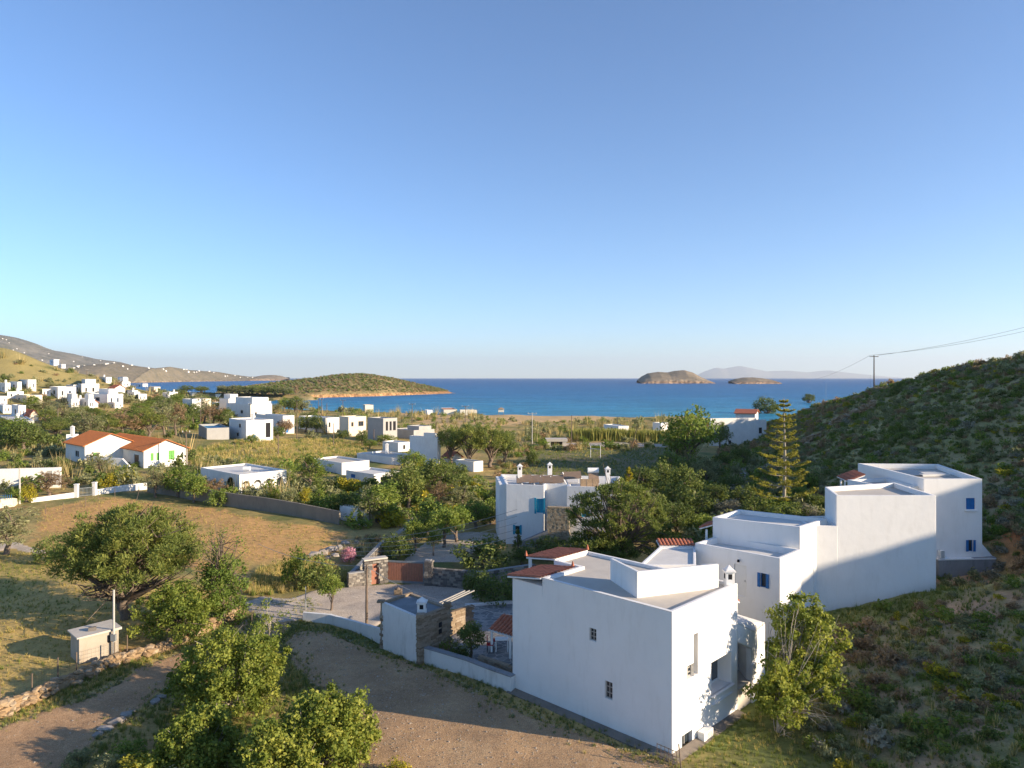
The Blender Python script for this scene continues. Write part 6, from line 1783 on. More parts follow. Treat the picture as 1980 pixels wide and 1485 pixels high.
# fig trees at the bottom of the view
for seed, px_, Y_, Hh, Ww, lab, K_ in ((104, 448, 36.5, 4.35, 6.0, 'large fig tree with broad leaves left of the gravel yard', 230), (105, 632, 30.6, 3.75, 4.7, 'rounded fig tree overlapping the near edge of the gravel yard', 190), (115, 388, 30.6, 2.9, 4.2, 'lower fig tree filling the bottom of the view beside the track', 130), (116, 535, 28.8, 3.4, 3.6, 'fig tree between the two larger figs at the bottom', 120)):
    rs = np.random.default_rng(seed)
    c = dome(rs, int(K_ * 1.25), Ww / 2 - .25, Hh * .56, Hh * .38, -.5, .3, .24)
    lv = leaves(rs, c, .42 * rs.uniform(.6, 1.3, len(c)), 105, .135, .8, .3)
    lb = limbs(rs, c[:60] * np.array([.95, .95, .97]), Hh * .3, .11, (.1, 0), .1, 5, .10, .010, (0, 0, -.2), 5, 1)
    hero('fig_tree', lab, px_, 0, (lb, lv), 'bark_pale', 'fig', Y=Y_)
# fig on the slope to the right of the front house
rs = np.random.default_rng(106)
c = np.concatenate([dome(rs, 165, 1.8, 1.8, 3.2, -.9, .25, .3, 1.75, 1.7), dome(rs, 90, 1.5, 1.3, 1.6, -.9, .3, .35, .1, 0), dome(rs, 40, 1.3, .9, 1.9, -.5, .4, .3, 1.6, .6)])
lv = leaves(rs, c, .40 * rs.uniform(.6, 1.3, len(c)), 66, .20, .74, .25)
c[:, 2] *= 1.2; c[:, 0] += .2
lv = leaves(rs, c, .38 * rs.uniform(.5, 1.3, len(c)), 78, .155, .75, .25)
lb = limbs(rs, np.concatenate([c[:60], dome(rs, 40, 1.5, 1.5, 1.5, -.7, .5, .3, 1.2, 0)]), 1.6, .075, (.5, .4), .1, 6, .14, .008, (0, 0, -.3), 5, 2)
hero('fig_tree', 'sunlit fig tree with tangled pale branches on the slope beside the front house', 1500, 0, (lb, lv), 'bark_pale', 'fig', Y=34.3)
# young sapling by the track
rs = np.random.default_rng(107)
c = dome(rs, 26, 1.1, 1.2, 2.6, -.9, .3, .5); lv = leaves(rs, c, .32, 24, .16, .5)
lb = limbs(rs, c, 2.6, .05, (.25, .1), .25, 5, .1, .008, (0, 0, -.2), 5)
hero('young_tree', 'slender young tree with sparse leaves beside the dirt track', 514, 1287, (lb, lv), 'bark_pale', 'bright_leaf')
# umbrella pine with bare limbs in front of the blue windowed house
rs = np.random.default_rng(108)
c = dome(rs, 210, 4.5, 4.0, 4.0, .08, .84, .16, .3); c2 = dome(rs, 70, 2.3, 1.3, 2.2, -.3, .5, .3, -1.2, -2.2); c3 = dome(rs, 60, 2.2, 1.8, 1.9, -.5, .5, .3, -2.7, -.8); c4 = dome(rs, 34, 2.4, 2.4, 2.2, -.5, .5, .3, 3.0, 0)
c = np.concatenate([c, c2, c3, c4])
lv = leaves(rs, c, .58 * rs.uniform(.7, 1.25, len(c)), 85, .30, .26, .25, .65, .5, .75)
lb = limbs(rs, np.concatenate([c[:90], c2[:15], c3[:12], c4[:12]]), 2.0, .28, (.1, 0), .4, 6, .10, .02, (0, 0, -.2), 6, 1)
hero('pine_tree', 'umbrella pine with bare inner limbs in front of the blue windowed house', 1190, 0, (lb, lv), 'bark', 'pine', Y=66.5)

# norfolk island pine
rs = np.random.default_rng(109)
pA = np.array([(1516 - CX) / F * 90., 90., h1((1516 - CX) / F * 90., 90.)]); HA = ZC - (768 - HY) / F * 90. - pA[2]
ar_ = thing('araucaria_tree', 'tall sunlit araucaria with tiered horizontal branches at the foot of the hill', 'tree', pA)
V, Fq = tube_np([(0, 0, -.3), (.1, 0, HA * .5), (.0, 0, HA * .85), (0, 0, HA)], [.24, .17, .08, .03], 8)
link('trunk', np_mesh('trunk', V, Fq, M['bark_pale'], True), ar_)
BL = []; cc, cr_, z_ = [], [], HA * .13
while z_ < HA * .97:
    f = z_ / HA; Lb_ = 4.3 * (1 - f) ** .75 + .25
    nb = 6 if f < .8 else 5; a0 = rs.random() * 6.28
    for k in range(nb):
        an = a0 + k * 6.28 / nb + rs.normal() * .12; L_ = Lb_ * rs.uniform(.55, 1.15); s = np.linspace(0, 1, 6); dr = rs.normal() * .07
        zz_ = z_ + (-.05 * L_ * np.sin(s * np.pi) + .13 * L_ * s ** 2.5) + L_ * (.08 + dr) * s
        pts = np.stack([np.cos(an) * L_ * s, np.sin(an) * L_ * s, zz_], 1)
        V, Fq = tube_np(pts, np.linspace(.055 * (1 - f) + .02, .012, 6), 5); BL.append((V, Fq, np.zeros(len(V))))
        for q in np.linspace(.48, 1.0, max(3, int(L_ * 2.2))):
            p = np.array([np.interp(q, s, pts[:, j]) for j in range(3)])
            side = np.array([-np.sin(an), np.cos(an), 0]) * L_ * .26 * (1.2 - q * .8) 
            for w_ in (-1, -.5, 0, .5, 1): cc.append(p + side * w_ * rs.uniform(.7, 1.1) + (0, 0, .08 + .05 * rs.random())); cr_.append(.15 + .07 * (1 - f))
    z_ += HA * (.074 * (1 - f) + .032)
lb = cat_mesh(BL); link('branches', np_mesh('branches', lb[0], lb[1], M['bark_pale'], True), ar_)
lv = leaves(rs, np.array(cc), np.array(cr_), 13, .24, .34, .1, .75, .8, .6)
link('crown', np_mesh('crown', lv[0], lv[1], M['araucaria'], attrs={'tint': lv[2]}), ar_)

# ------------------------------------------------------------------ trees and bushes one can tell apart
PLT = [
    ('airy', 'olive', 12, 1072, 100, 120, 'grey green feathery tree at the left edge beyond the lane'),
    ('bush', 'dark_leaf', 104, 1088, 58, 75, 'dark bush behind the big pine on the left'),
    ('orchard', 'carob', 640, 1184, 70, 54, 'small leafy tree standing behind the white boundary wall'),
    ('bush', 'bright_leaf', 568, 1132, 76, 58, 'sunlit yellow green bush at the road bend'),
    ('bush', 'dark_leaf', 612, 1138, 72, 90, 'dark spreading bush right of the sunlit one at the road bend'),
    ('bush', 'pink', 677, 1088, 32, 36, 'pink flowering oleander by the rubble heap'),
    ('bush', 'dark_leaf', 932, 1098, 66, 120, 'large dark dome shaped bush in the orchard yard'),
    ('bush', 'dark_leaf', 955, 1166, 72, 98, 'dark bush against the front house behind the courtyard'),
    ('bush', 'dark_leaf', 915, 1150, 50, 60, 'smaller dark bush left of the one against the front house'),
    ('orchard', 'dark_leaf', 910, 1278, 72, 66, 'clipped dark ball tree in the courtyard corner'),
    ('bush', 'carob', 850, 1262, 46, 56, 'low green bush beside the stone end of the outhouse'),
    ('bush', 'dark_leaf', 888, 1282, 40, 58, 'low dark bush under the clipped ball tree'),
    ('bush', 'dark_leaf', 770, 1082, 55, 72, 'dark rounded bush left of the orchard trees'),
    ('orchard', 'bright_leaf', 803, 1068, 62, 52, 'first orchard tree on thin trunk nearest the gate'),
    ('orchard', 'bright_leaf', 838, 1076, 52, 36, 'small bright orchard sapling behind the gate'),
    ('orchard', 'carob', 858, 1060, 78, 74, 'middle orchard tree with dense crown'),
    ('orchard', 'carob', 884, 1050, 72, 76, 'orchard tree with wide crown beside the paved yard'),
    ('round', 'carob', 826, 1040, 82, 96, 'dense green tree at the back of the orchard'),
    ('round', 'carob', 920, 1022, 55, 70, 'green tree at the far corner of the orchard'),
    ('bush', 'dark_leaf', 948, 1014, 50, 60, 'palm like dark bush left of the blue windowed house'),
    ('bush', 'dark_leaf', 1060, 1078, 42, 110, 'dark hedge at the foot of the blue windowed house'),
    ('spire', 'dark_leaf', 1001, 1072, 48, 22, 'little dark conifer at the corner of the blue windowed house'),
    ('round', 'dark_leaf', 1010, 1092, 36, 60, 'dark shrub in front of the blue windowed house'),
    ('spire', 'yellow_leaf', 1216, 965, 60, 30, 'yellowish upright conifer behind the umbrella pine'),
    ('round', 'carob', 1335, 905, 118, 118, 'large sunlit topped tree near the shaded white house'),
    ('airy', 'dark_leaf', 1306, 895, 70, 60, 'dark tree left of the large tree by the reed plume'),
    ('round', 'dark_leaf', 1392, 868, 52, 44, 'dark tree in front of the shaded white house'),
    ('round', 'dark_leaf', 1482, 812, 44, 56, 'dark round tree on the slope behind the shaded white house'),
    ('umbrella', 'dark_leaf', 1564, 788, 28, 26, 'small wind shaped pine on the slope against the sea'),
    ('bush', 'dark_leaf', 1030, 902, 38, 36, 'dark bush alone at the edge of the playing field'),
    # sunlit pine group
    ('umbrella', 'pine', 872, 900, 82, 72, 'leftmost of the sunlit pines beside the field'),
    ('umbrella', 'pine', 908, 905, 88, 84, 'second of the sunlit pines beside the field'),
    ('umbrella', 'pine', 948, 905, 86, 88, 'broad sunlit pine nearest the playing field'),
    ('round', 'dark_leaf', 975, 900, 66, 60, 'dark tree at the right end of the sunlit pines'),
    # garden behind the grey wall
    ('airy', 'carob', 600, 950, 75, 90, 'sunlit airy tree behind the grey wall right of the arcades'),
    ('round', 'carob', 730, 1010, 82, 100, 'bright round tree beside the white garden store'),
    ('airy', 'olive', 715, 1018, 70, 60, 'grey leaved tree over the white garden store'),
    ('round', 'pine', 790, 985, 92, 74, 'golden topped tree right of the white garden store'),
    ('round', 'dark_leaf', 845, 965, 80, 96, 'dense dark green tree in the middle garden'),
    ('round', 'carob', 800, 915, 44, 60, 'tree in front of the tall blank white block'),
    ('round', 'dark_leaf', 880, 950, 56, 66, 'dark green tree right of the middle garden'),
    ('airy', 'dry_leaf', 848, 985, 52, 56, 'bare brownish tree in the middle garden'),
    ('airy', 'olive', 892, 990, 56, 70, 'straggling olive coloured tree above the orchard'),
    ('bush', 'pink', 893, 944, 24, 30, 'pink flowering bush right of the middle garden'),
    ('bush', 'pink', 822, 952, 28, 34, 'pink flowering bush in the middle garden'),
    ('round', 'pine', 765, 955, 50, 60, 'golden green tree by the small blue windowed cottage'),
    ('bush', 'olive', 560, 978, 40, 40, 'round grey green bush behind the grey wall'),
    ('bush', 'yellow_leaf', 592, 974, 34, 30, 'yellow flowering bush behind the grey wall'),
    ('bush', 'bright_leaf', 612, 990, 42, 56, 'bright green bush behind the grey wall'),
    ('bush', 'carob', 640, 998, 46, 60, 'green bush left of the white garden store'),
    ('bush', 'bright_leaf', 530, 974, 30, 40, 'light bush at the end of the arcades'),
    ('round', 'dark_leaf', 672, 1000, 50, 56, 'dark tree behind the grey wall end'),
    ('airy', 'olive', 300, 962, 62, 60, 'grey leaved tree at the corner of the grey wall'),
    ('round', 'carob', 345, 962, 66, 64, 'green tree in front of the orange roofed gable'),
    ('round', 'carob', 375, 972, 58, 60, 'leafy tree over the left end of the grey wall'),
    ('airy', 'dry_leaf', 412, 968, 48, 50, 'brownish tree left of the arcaded house'),
    ('bush', 'carob', 425, 978, 36, 50, 'green bush below the arcaded house'),
    ('bush', 'yellow_leaf', 205, 944, 34, 52, 'yellow green bush behind the low white wall'),
    ('bush', 'yellow_leaf', 252, 944, 36, 56, 'second yellow green bush behind the low white wall'),
    ('airy', 'dry_leaf', 95, 958, 46, 80, 'bare brown shrubbery in front of the low white house'),
    ('bush', 'yellow_leaf', 50, 972, 42, 40, 'yellow bush beside the low white house'),
    ('bush', 'carob', 28, 975, 36, 34, 'green bush at the left edge by the ochre wall'),
    ('airy', 'olive', 190, 918, 42, 50, 'grey tree below the white stair wall'),
    ('bush', 'dark_leaf', 112, 912, 30, 50, 'dark bush left of the orange roofed pair'),
    ('round', 'dark_leaf', 46, 875, 60, 78, 'dark tree in the field at the far left'),
    ('round', 'carob', 15, 872, 50, 50, 'green tree at the far left edge of the field'),
]
for i_, (k, lf_, px_, py_, h_, w_, lab) in enumerate(PLT): plant(k, lf_, px_, py_, h_, w_, lab)
ORD = 'first second third fourth fifth sixth seventh eighth ninth tenth eleventh twelfth thirteenth fourteenth fifteenth sixteenth seventeenth eighteenth nineteenth twentieth'.split()
# belt of pines and eucalyptus across the middle distance
rs = np.random.default_rng(55)
BELT = [(30, 850, 44, 60, 'carob'), (170, 856, 60, 70, 'olive'), (205, 850, 52, 70, 'pine'), (238, 848, 58, 66, 'dry_leaf'), (262, 846, 52, 60, 'pine'), (288, 846, 56, 60, 'pine'), (318, 844, 78, 52, 'olive'), (340, 842, 72, 50, 'dry_leaf'), (70, 862, 36, 44, 'dark_leaf'), (188, 872, 40, 60, 'dark_leaf'), (225, 868, 40, 60, 'dark_leaf'), (262, 866, 36, 56, 'dark_leaf'), (88, 800, 30, 50, 'olive'), (118, 818, 40, 54, 'olive'), (60, 790, 26, 40, 'carob'),
        (395, 818, 50, 40, 'olive'), (412, 822, 44, 44, 'dry_leaf'), (372, 820, 40, 40, 'dark_leaf'), (430, 824, 30, 36, 'dark_leaf'), (352, 832, 40, 40, 'dark_leaf')]
for i_, (px_, py_, h_, w_, lf_) in enumerate(BELT):
    plant('airy' if lf_ in ('olive', 'dry_leaf') else 'umbrella' if lf_ == 'pine' else 'round', lf_, px_, py_, h_, w_, ORD[sorted(BELT, key=lambda q_: q_[0]).index(BELT[i_])] + ' tree from the left in the dense belt behind the orange roofs', 'trees in the belt behind the orange roofs')
for i_ in range(115):
    px_ = rs.uniform(-10, 560); py_ = rs.uniform(745, 815) if px_ > 200 else rs.uniform(748, 850)
    lf_ = ('olive', 'dark_leaf', 'carob', 'pine', 'dark_leaf')[i_ % 5]
    p = hit(px_, py_)
    if p[1] > 900 or any(inpoly(np.array([p[0]]), np.array([p[1]]), inset(f, -3.))[0] for f in FP): continue
    plant('round' if lf_ != 'pine' else 'umbrella', lf_, px_, py_, rs.uniform(9, 15) + max(0, py_ - 775) * .3, rs.uniform(18, 32) + max(0, py_ - 775) * .35, 'small tree among the white houses of the left village', 'trees among the village houses', name='village_tree')
for i_ in range(46):
    px_ = rs.uniform(330, 620); py_ = rs.uniform(757, 792)
    p = hit(px_, py_)
    if p[1] > 900 or any(inpoly(np.array([p[0]]), np.array([p[1]]), inset(f, -3.))[0] for f in FP): continue
    plant('round', ('olive', 'dark_leaf', 'pine')[i_ % 3], px_, py_, rs.uniform(10, 16), rs.uniform(22, 40), 'low tree on the flat land before the headland', 'low trees before the headland', name='coast_tree')
for i_, (px_, py_, h_, w_, lf_) in enumerate(((590, 836, 34, 40, 'pine'), (612, 838, 36, 34, 'dark_leaf'), (552, 840, 30, 36, 'dry_leaf'), (604, 826, 30, 30, 'dark_leaf'), (535, 850, 26, 40, 'dark_leaf'), (570, 800, 34, 44, 'dark_leaf'), (550, 796, 28, 30, 'carob'), (585, 800, 30, 34, 'olive'), (700, 862, 30, 30, 'dark_leaf'), (745, 862, 22, 46, 'bright_leaf'), (715, 868, 18, 30, 'carob'), (664, 852, 20, 30, 'dark_leaf'), (486, 862, 22, 30, 'carob'))):
    plant('round', lf_, px_, py_, h_, w_, 'tree between the white houses of the middle village', 'trees between the middle village houses', name='village_tree')
# sapling row and thicket beside the playing field
for i_, (px_, py_, h_, w_, lf_) in enumerate(((1240, 960, 60, 80, 'dark_leaf'), (1285, 950, 62, 80, 'dark_leaf'), (1330, 962, 70, 80, 'dark_leaf'), (1365, 935, 50, 66, 'olive'), (1300, 990, 66, 90, 'dark_leaf'), (1345, 1000, 60, 80, 'dark_leaf'), (1385, 985, 50, 80, 'dark_leaf'), (1265, 1010, 60, 80, 'dark_leaf'), (1410, 955, 44, 60, 'dark_leaf'), (1310, 1040, 70, 90, 'dark_leaf'), (1270, 1060, 66, 90, 'dark_leaf'), (1360, 1040, 50, 80, 'carob'), (1405, 1005, 40, 70, 'grey_leaf'), (1440, 985, 50, 70, 'dark_leaf'), (1330, 925, 50, 60, 'dark_leaf'), (1295, 915, 40, 50, 'carob'), (1460, 1010, 50, 70, 'dark_leaf'), (1530, 1015, 46, 90, 'dark_leaf'), (1575, 985, 30, 60, 'dark_leaf'), (1500, 1000, 40, 80, 'carob'), (1560, 1010, 36, 60, 'grey_leaf'), (1435, 905, 40, 44, 'dark_leaf'), (1400, 905, 30, 50, 'dark_leaf'))):
    plant('bush' if i_ % 3 else 'round', lf_, px_, py_, h_, w_, ('dark', 'small dark', 'broad dark')[i_ % 3] + ' tree in the shaded thicket ' + ('beside the umbrella pine', 'below the araucaria', 'at the edge of the playing field')[0 if px_ < 1320 and py_ > 940 else 1 if px_ > 1390 else 2], 'trees of the shaded thicket', name='thicket_tree', cat='tree')
# low yellow green shrubs at the very bottom
for i_, (px_, Y_, h_, w_, lf_, lab) in enumerate(((272, 29.6, 1.5, 2.4, 'yellow_leaf', 'feathery yellow green shrub at the bottom beside the track'), (205, 30.2, 1.1, 2.0, 'olive', 'low grey green shrub at the bottom edge near the track'), (330, 28.6, 1.5, 2.2, 'pale_reed', 'pale straw coloured shrub at the bottom under the figs'), (470, 27.8, 1.5, 2.2, 'yellow_leaf', 'yellow green shrub at the bottom between the figs'), (762, 30.2, .9, 1.8, 'yellow_leaf', 'yellow shrub at the bottom right of the figs'), (700, 28.2, 1.2, 2.0, 'olive', 'olive shrub at the bottom edge beside the gravel'), (150, 31.6, .7, 1.4, 'olive', 'small shrub on the lower verge of the track'), (250, 31.5, 1.2, 2.0, 'carob', 'rounded green shrub between the track and the large figs'), (180, 29.2, .9, 1.8, 'pale_reed', 'pale dry shrub at the bottom left verge'), (410, 27.4, 1.3, 2.0, 'pale_reed', 'pale dry shrub lowest under the figs'))):
    me = proto('bush', lf_, i_ % 3); x_ = (px_ - CX) / F * Y_
    put_tree('shrub', lab, me, (x_, Y_, h1(x_, Y_) - .05), (w_ / me[3], w_ / me[3], h_ / me[2]), i_ * 1.9, None, 'shrub')


# ------------------------------------------------------------------ reeds
def reed_patch(rs, xs, ys, n, hgt, lean=.25, w=.03):
    x = rs.uniform(*xs, n); y = rs.uniform(*ys, n); z = H(x, y)
    h_ = hgt * rs.uniform(.7, 1.15, n); d = rs.normal(size=(n, 2)) * lean * h_[:, None]
    a_ = rs.random(n) * 6.28; wx = np.cos(a_) * w * h_; wy = np.sin(a_) * w * h_
    b0 = np.stack([x - wx, y - wy, z - .1], 1); b1 = np.stack([x + wx, y + wy, z - .1], 1)
    m0 = np.stack([x - wx + d[:, 0] * .4, y - wy + d[:, 1] * .4, z + h_ * .6], 1); m1 = np.stack([x + wx + d[:, 0] * .4, y + wy + d[:, 1] * .4, z + h_ * .6], 1)
    tp = np.stack([x + d[:, 0], y + d[:, 1], z + h_], 1)
    V = np.stack([b0, b1, m1, m0, tp], 1).reshape(-1, 3); k = np.arange(n) * 5
    return V, [np.stack([k, k + 1, k + 2, k + 3], 1), np.stack([k + 3, k + 2, k + 4], 1)], np.repeat(rs.random(n), 5)


rs = np.random.default_rng(77)
V, Fq, tn = reed_patch(rs, (16, 46), (198, 204), 4200, 3.2, .12, .035)
tag(link('reed_bed', np_mesh('reed_bed', V, Fq, M['grass'], attrs={'tint': tn * .4})), 'tall dense reed bed along the footpath beyond the playing field', 'reeds', kind='stuff')
pr_ = hit(1325, 893); n = 1500
a_ = rs.random(n) * 6.28; q = np.sqrt(rs.random(n)); x = pr_[0] + np.cos(a_) * q * 1.6; y = pr_[1] + np.sin(a_) * q * 1.6; z = H(x, y)
h_ = rs.uniform(3.2, 5.6, n); ox = np.cos(a_) * q * h_ * .75; oy = np.sin(a_) * q * h_ * .75
w_ = .03
V = np.stack([np.stack([x - w_, y, z], 1), np.stack([x + w_, y, z], 1), np.stack([x + ox * .5 + w_, y + oy * .5, z + h_ * .62], 1), np.stack([x + ox * .5 - w_, y + oy * .5, z + h_ * .62], 1), np.stack([x + ox, y + oy, z + h_ * .95], 1)], 1).reshape(-1, 3) - pr_
k = np.arange(n) * 5
rp_ = thing('reed_clump', 'fan shaped pale reed clump right of the playing field', 'reeds', pr_)
link('blades', np_mesh('blades', V, [np.stack([k, k + 1, k + 2, k + 3], 1), np.stack([k + 3, k + 2, k + 4], 1)], M['pale_reed'], attrs={'tint': np.repeat(rs.random(n), 5)}), rp_)

# ------------------------------------------------------------------ ground cover that nobody could count
pc_ = bpy.data.collections.new('cover_prototypes')        # not in the scene, only drawn through the cover objects


def shrub_proto(i, leafm, n=260, leaf=.14, flat=.62, blades=False):
    rs = np.random.default_rng(900 + i)
    if blades:
        nb = n; a_ = rs.random(nb) * 6.28; r = rs.random(nb) * .32; x = np.cos(a_) * r; y = np.sin(a_) * r; h_ = rs.uniform(.5, 1.0, nb); w_ = .022
        ox = np.cos(a_) * h_ * rs.uniform(.0, .5, nb); oy = np.sin(a_) * h_ * rs.uniform(.0, .5, nb); px_, py_ = -np.sin(a_) * w_, np.cos(a_) * w_
        V = np.stack([np.stack([x - px_, y - py_, 0 * x - .05], 1), np.stack([x + px_, y + py_, 0 * x - .05], 1), np.stack([x + ox, y + oy, h_], 1)], 1).reshape(-1, 3)
        me = np_mesh('tuft', V, np.arange(nb * 3).reshape(-1, 3), M[leafm], attrs={'tint': np.repeat(rs.random(nb), 3)})
    else:
        c = dome(rs, 16, .36, .36 * flat * 1.5, .14, -.1, .3, .4)
        V, Fq, tn = leaves(rs, c, .2 * rs.uniform(.6, 1.3, len(c)), n // 16, leaf, .5, .3)
        me = np_mesh('scrub', V, Fq, M[leafm], attrs={'tint': tn})
    o = bpy.data.objects.new('proto_%02d' % i, me); pc_.objects.link(o)
    return o


PK = ['carob', 'dark_leaf', 'olive', 'grey_leaf', 'yellow_leaf', 'dry_leaf', 'olive', 'dry_leaf']
PO = [shrub_proto(i, k, 300) for i, k in enumerate(PK)]
PO += [shrub_proto(8, 'grass', 26, blades=True), shrub_proto(9, 'grass_green', 26, blades=True), shrub_proto(10, 'reed', 30, blades=True)]

ng = bpy.data.node_groups.new('scatter', 'GeometryNodeTree')
ng.interface.new_socket('Geometry', in_out='INPUT', socket_type='NodeSocketGeometry'); ng.interface.new_socket('Geometry', in_out='OUTPUT', socket_type='NodeSocketGeometry')
gi = ng.nodes.new('NodeGroupInput'); go = ng.nodes.new('NodeGroupOutput'); ip = ng.nodes.new('GeometryNodeInstanceOnPoints'); ci = ng.nodes.new('GeometryNodeCollectionInfo')
ci.inputs['Collection'].default_value = pc_; ci.inputs['Separate Children'].default_value = True; ci.inputs['Reset Children'].default_value = True


def nat(nm, ty):
    n_ = ng.nodes.new('GeometryNodeInputNamedAttribute'); n_.data_type = ty; n_.inputs['Name'].default_value = nm; return n_.outputs['Attribute']


ng.links.new(gi.outputs[0], ip.inputs['Points']); ng.links.new(ci.outputs[0], ip.inputs['Instance']); ip.inputs['Pick Instance'].default_value = True
ng.links.new(nat('idx', 'INT'), ip.inputs['Instance Index']); ng.links.new(nat('rot', 'FLOAT_VECTOR'), ip.inputs['Rotation']); ng.links.new(nat('scl', 'FLOAT_VECTOR'), ip.inputs['Scale'])
ng.links.new(ip.outputs[0], go.inputs[0])


def cover(name, label, cat, x, y, idx, sc, hz=1.0, sink=0.0):
    n = len(x); z = H(x, y) - sink
    me = bpy.data.meshes.new(name); me.vertices.add(n); me.vertices.foreach_set('co', np.stack([x, y, z], 1).astype(np.float32).ravel())
    a1 = me.attributes.new('idx', 'INT', 'POINT'); a1.data.foreach_set('value', np.asarray(idx, np.int32))
    rot = np.zeros((n, 3), np.float32); rot[:, 2] = R.random(n) * 6.28; rot[:, :2] = R.normal(size=(n, 2)) * .12
    a2 = me.attributes.new('rot', 'FLOAT_VECTOR', 'POINT'); a2.data.foreach_set('vector', rot.ravel())
    s3 = np.stack([sc * R.uniform(.8, 1.2, n), sc * R.uniform(.8, 1.2, n), sc * hz * R.uniform(.7, 1.2, n)], 1).astype(np.float32)
    a3 = me.attributes.new('scl', 'FLOAT_VECTOR', 'POINT'); a3.data.foreach_set('vector', s3.ravel())
    o = link(name, me); md = o.modifiers.new('scatter', 'NODES'); md.node_group = ng
    return tag(o, label, cat, kind='stuff')


def clear(x, y, extra=()):
    ok = np.ones(len(x), bool)
    for f in FP: 
        fx = np.array(f); 
        if len(f) >= 3: ok &= ~inpoly(x, y, inset(f, -.45))
    for f in (P_YARD, P_TRACK, P_ROAD, P_COURT, P_ORCH, P_LANE, P_PATH, *extra): ok &= ~inpoly(x, y, f)
    u_ = x / np.maximum(y, 1); ok &= (np.abs(u_) < .80)
    return ok


# scrub on the hillside
rs = R
NS = 110000
x = rs.uniform(12, 150, NS); y = 22 + rs.random(NS) ** 1.3 * 330
xf_ = np.interp(y, [0, 40, 60, 90, 140, 190, 240, 300, 400], [14, 13, 15, 26, 38, 56, 68, 80, 92])
keep = (x > xf_ + .5) & clear(x, y) & (H(x, y) > 1.0)
lawn = inpoly(x, y, wpoly([(1480, 1215), (1570, 1180), (1800, 1135), (1850, 1150), (1700, 1200), (1580, 1240), (1560, 1330), (1480, 1440), (1300, 1480), (1300, 1400), (1440, 1330)]))
dens = np.interp(y, [20, 50, 75, 110], [.42, .55, .85, .85]) * (.35 + 1.0 * fbm(x * .12 + 9, y * .12, 3)) * np.where(lawn, .04, 1)
area_w = np.clip(60 / (y + 20), .25, 1.0)
keep &= rs.random(NS) < dens * area_w * 1.35
x, y = x[keep], y[keep]; n = len(x)
sel = fbm(x * .10 + 31, y * .10 + 5, 3) + rs.normal(size=n) * .13
idx = np.select([sel < .36, sel < .47, sel < .54, sel < .60, sel < .66], [rs.choice([0, 1, 2], n), rs.choice([0, 2, 6], n), rs.choice([2, 3, 7], n), rs.choice([2, 0, 5], n), rs.choice([4, 2, 4], n)], rs.choice([3, 7, 5, 0], n))
sc = np.clip(rs.lognormal(.0, .42, n), .45, 2.4) * np.interp(y, [20, 60, 120, 250], [.7, .85, 1.0, 1.15])
order = np.argsort(-(sc / y)); big = order[:150]; rest = order[150:]
cover('hillside_scrub', 'low mixed scrub covering the shaded hillside', 'scrub', x[rest], y[rest], idx[rest], sc[rest], 1.0, .03)
kinds = {0: ('fresh green shrub on the shaded hillside', 'green hillside shrubs'), 1: ('dark green shrub on the shaded hillside', 'dark green hillside shrubs'), 2: ('olive green shrub on the shaded hillside', 'olive hillside shrubs'), 3: ('silver grey shrub on the shaded hillside', 'grey hillside shrubs'), 4: ('yellow flowering shrub on the shaded hillside', 'yellow hillside shrubs'), 5: ('dry brown shrub on the shaded hillside', 'brown hillside shrubs'), 6: ('olive green shrub on the shaded hillside', 'olive hillside shrubs'), 7: ('dry brown shrub on the shaded hillside', 'brown hillside shrubs')}
for k in big:
    o = link('shrub', PO[int(idx[k])].data, None, (x[k], y[k], h1(x[k], y[k]) - .03)); s_ = float(sc[k]); o.scale = (s_, s_, s_ * .9); o.rotation_euler = (0, 0, float(rs.random() * 6.28))
    lab, gp_ = kinds[int(idx[k])]; tag(o, lab, 'shrub', gp_)


def sample(poly, n):
    P = np.array(poly); x0, y0 = P.min(0); x1, y1 = P.max(0)
    x = R.uniform(x0, x1, n); y = R.uniform(y0, y1, n); k = inpoly(x, y, poly); return x[k], y[k]


# grass tufts: fields, verges and the slope below the house
GX_, GY_, GI_, GS_ = [], [], [], []


def grass(poly, n, green, size, extra=()):
    x, y = sample(poly, n); k = clear(x, y, extra) ; x, y = x[k], y[k]
    g_ = fbm(x * .25 + 40, y * .25, 4) + R.normal(size=len(x)) * .08
    k = R.random(len(x)) < .35 + .9 * (fbm(x * .5, y * .5 + 8, 3)); x, y, g_ = x[k], y[k], g_[k]
    GX_.append(x); GY_.append(y); GI_.append(np.where(g_ > 1 - green, 9, np.where(R.random(len(x)) < .15, 10, 8))); GS_.append(size * R.uniform(.5, 1.3, len(x)))


grass(P_LFIELD, 9000, .44, .24)
grass(P_FIELD, 7000, .40, .25)
_cl = clear
clear = lambda x, y, extra=(): (np.abs(x / np.maximum(y, 1)) < .8)
grass(P_YARD, 5200, .35, .10)
grass(P_TRACK, 1200, .4, .10)
clear = _cl
grass(P_LAWN, 9000, .92, .2)
grass(P_GOAL, 7000, .62, .5)
grass(P_MEAD, 6000, .42, .9)
grass(wpoly([(60, 1500), (160, 1470), (330, 1345), (470, 1245), (560, 1225), (600, 1300), (700, 1440), (760, 1500)]), 7000, .62, .32)
grass(wpoly([(575, 1203), (640, 1213), (735, 1252), (815, 1284), (905, 1316), (880, 1322), (800, 1300), (700, 1265), (600, 1225)]), 0, .7, .2)
grass(wpoly([(1200, 1485), (1340, 1470), (1440, 1350), (1480, 1215), (1570, 1180), (1800, 1135), (1880, 1140), (1980, 1200), (1980, 1600), (1200, 1600)]), 15000, .66, .24)
grass(wpoly([(0, 1385), (60, 1380), (170, 1340), (260, 1298), (330, 1262), (300, 1250), (100, 1330), (0, 1370)]), 2500, .5, .28)
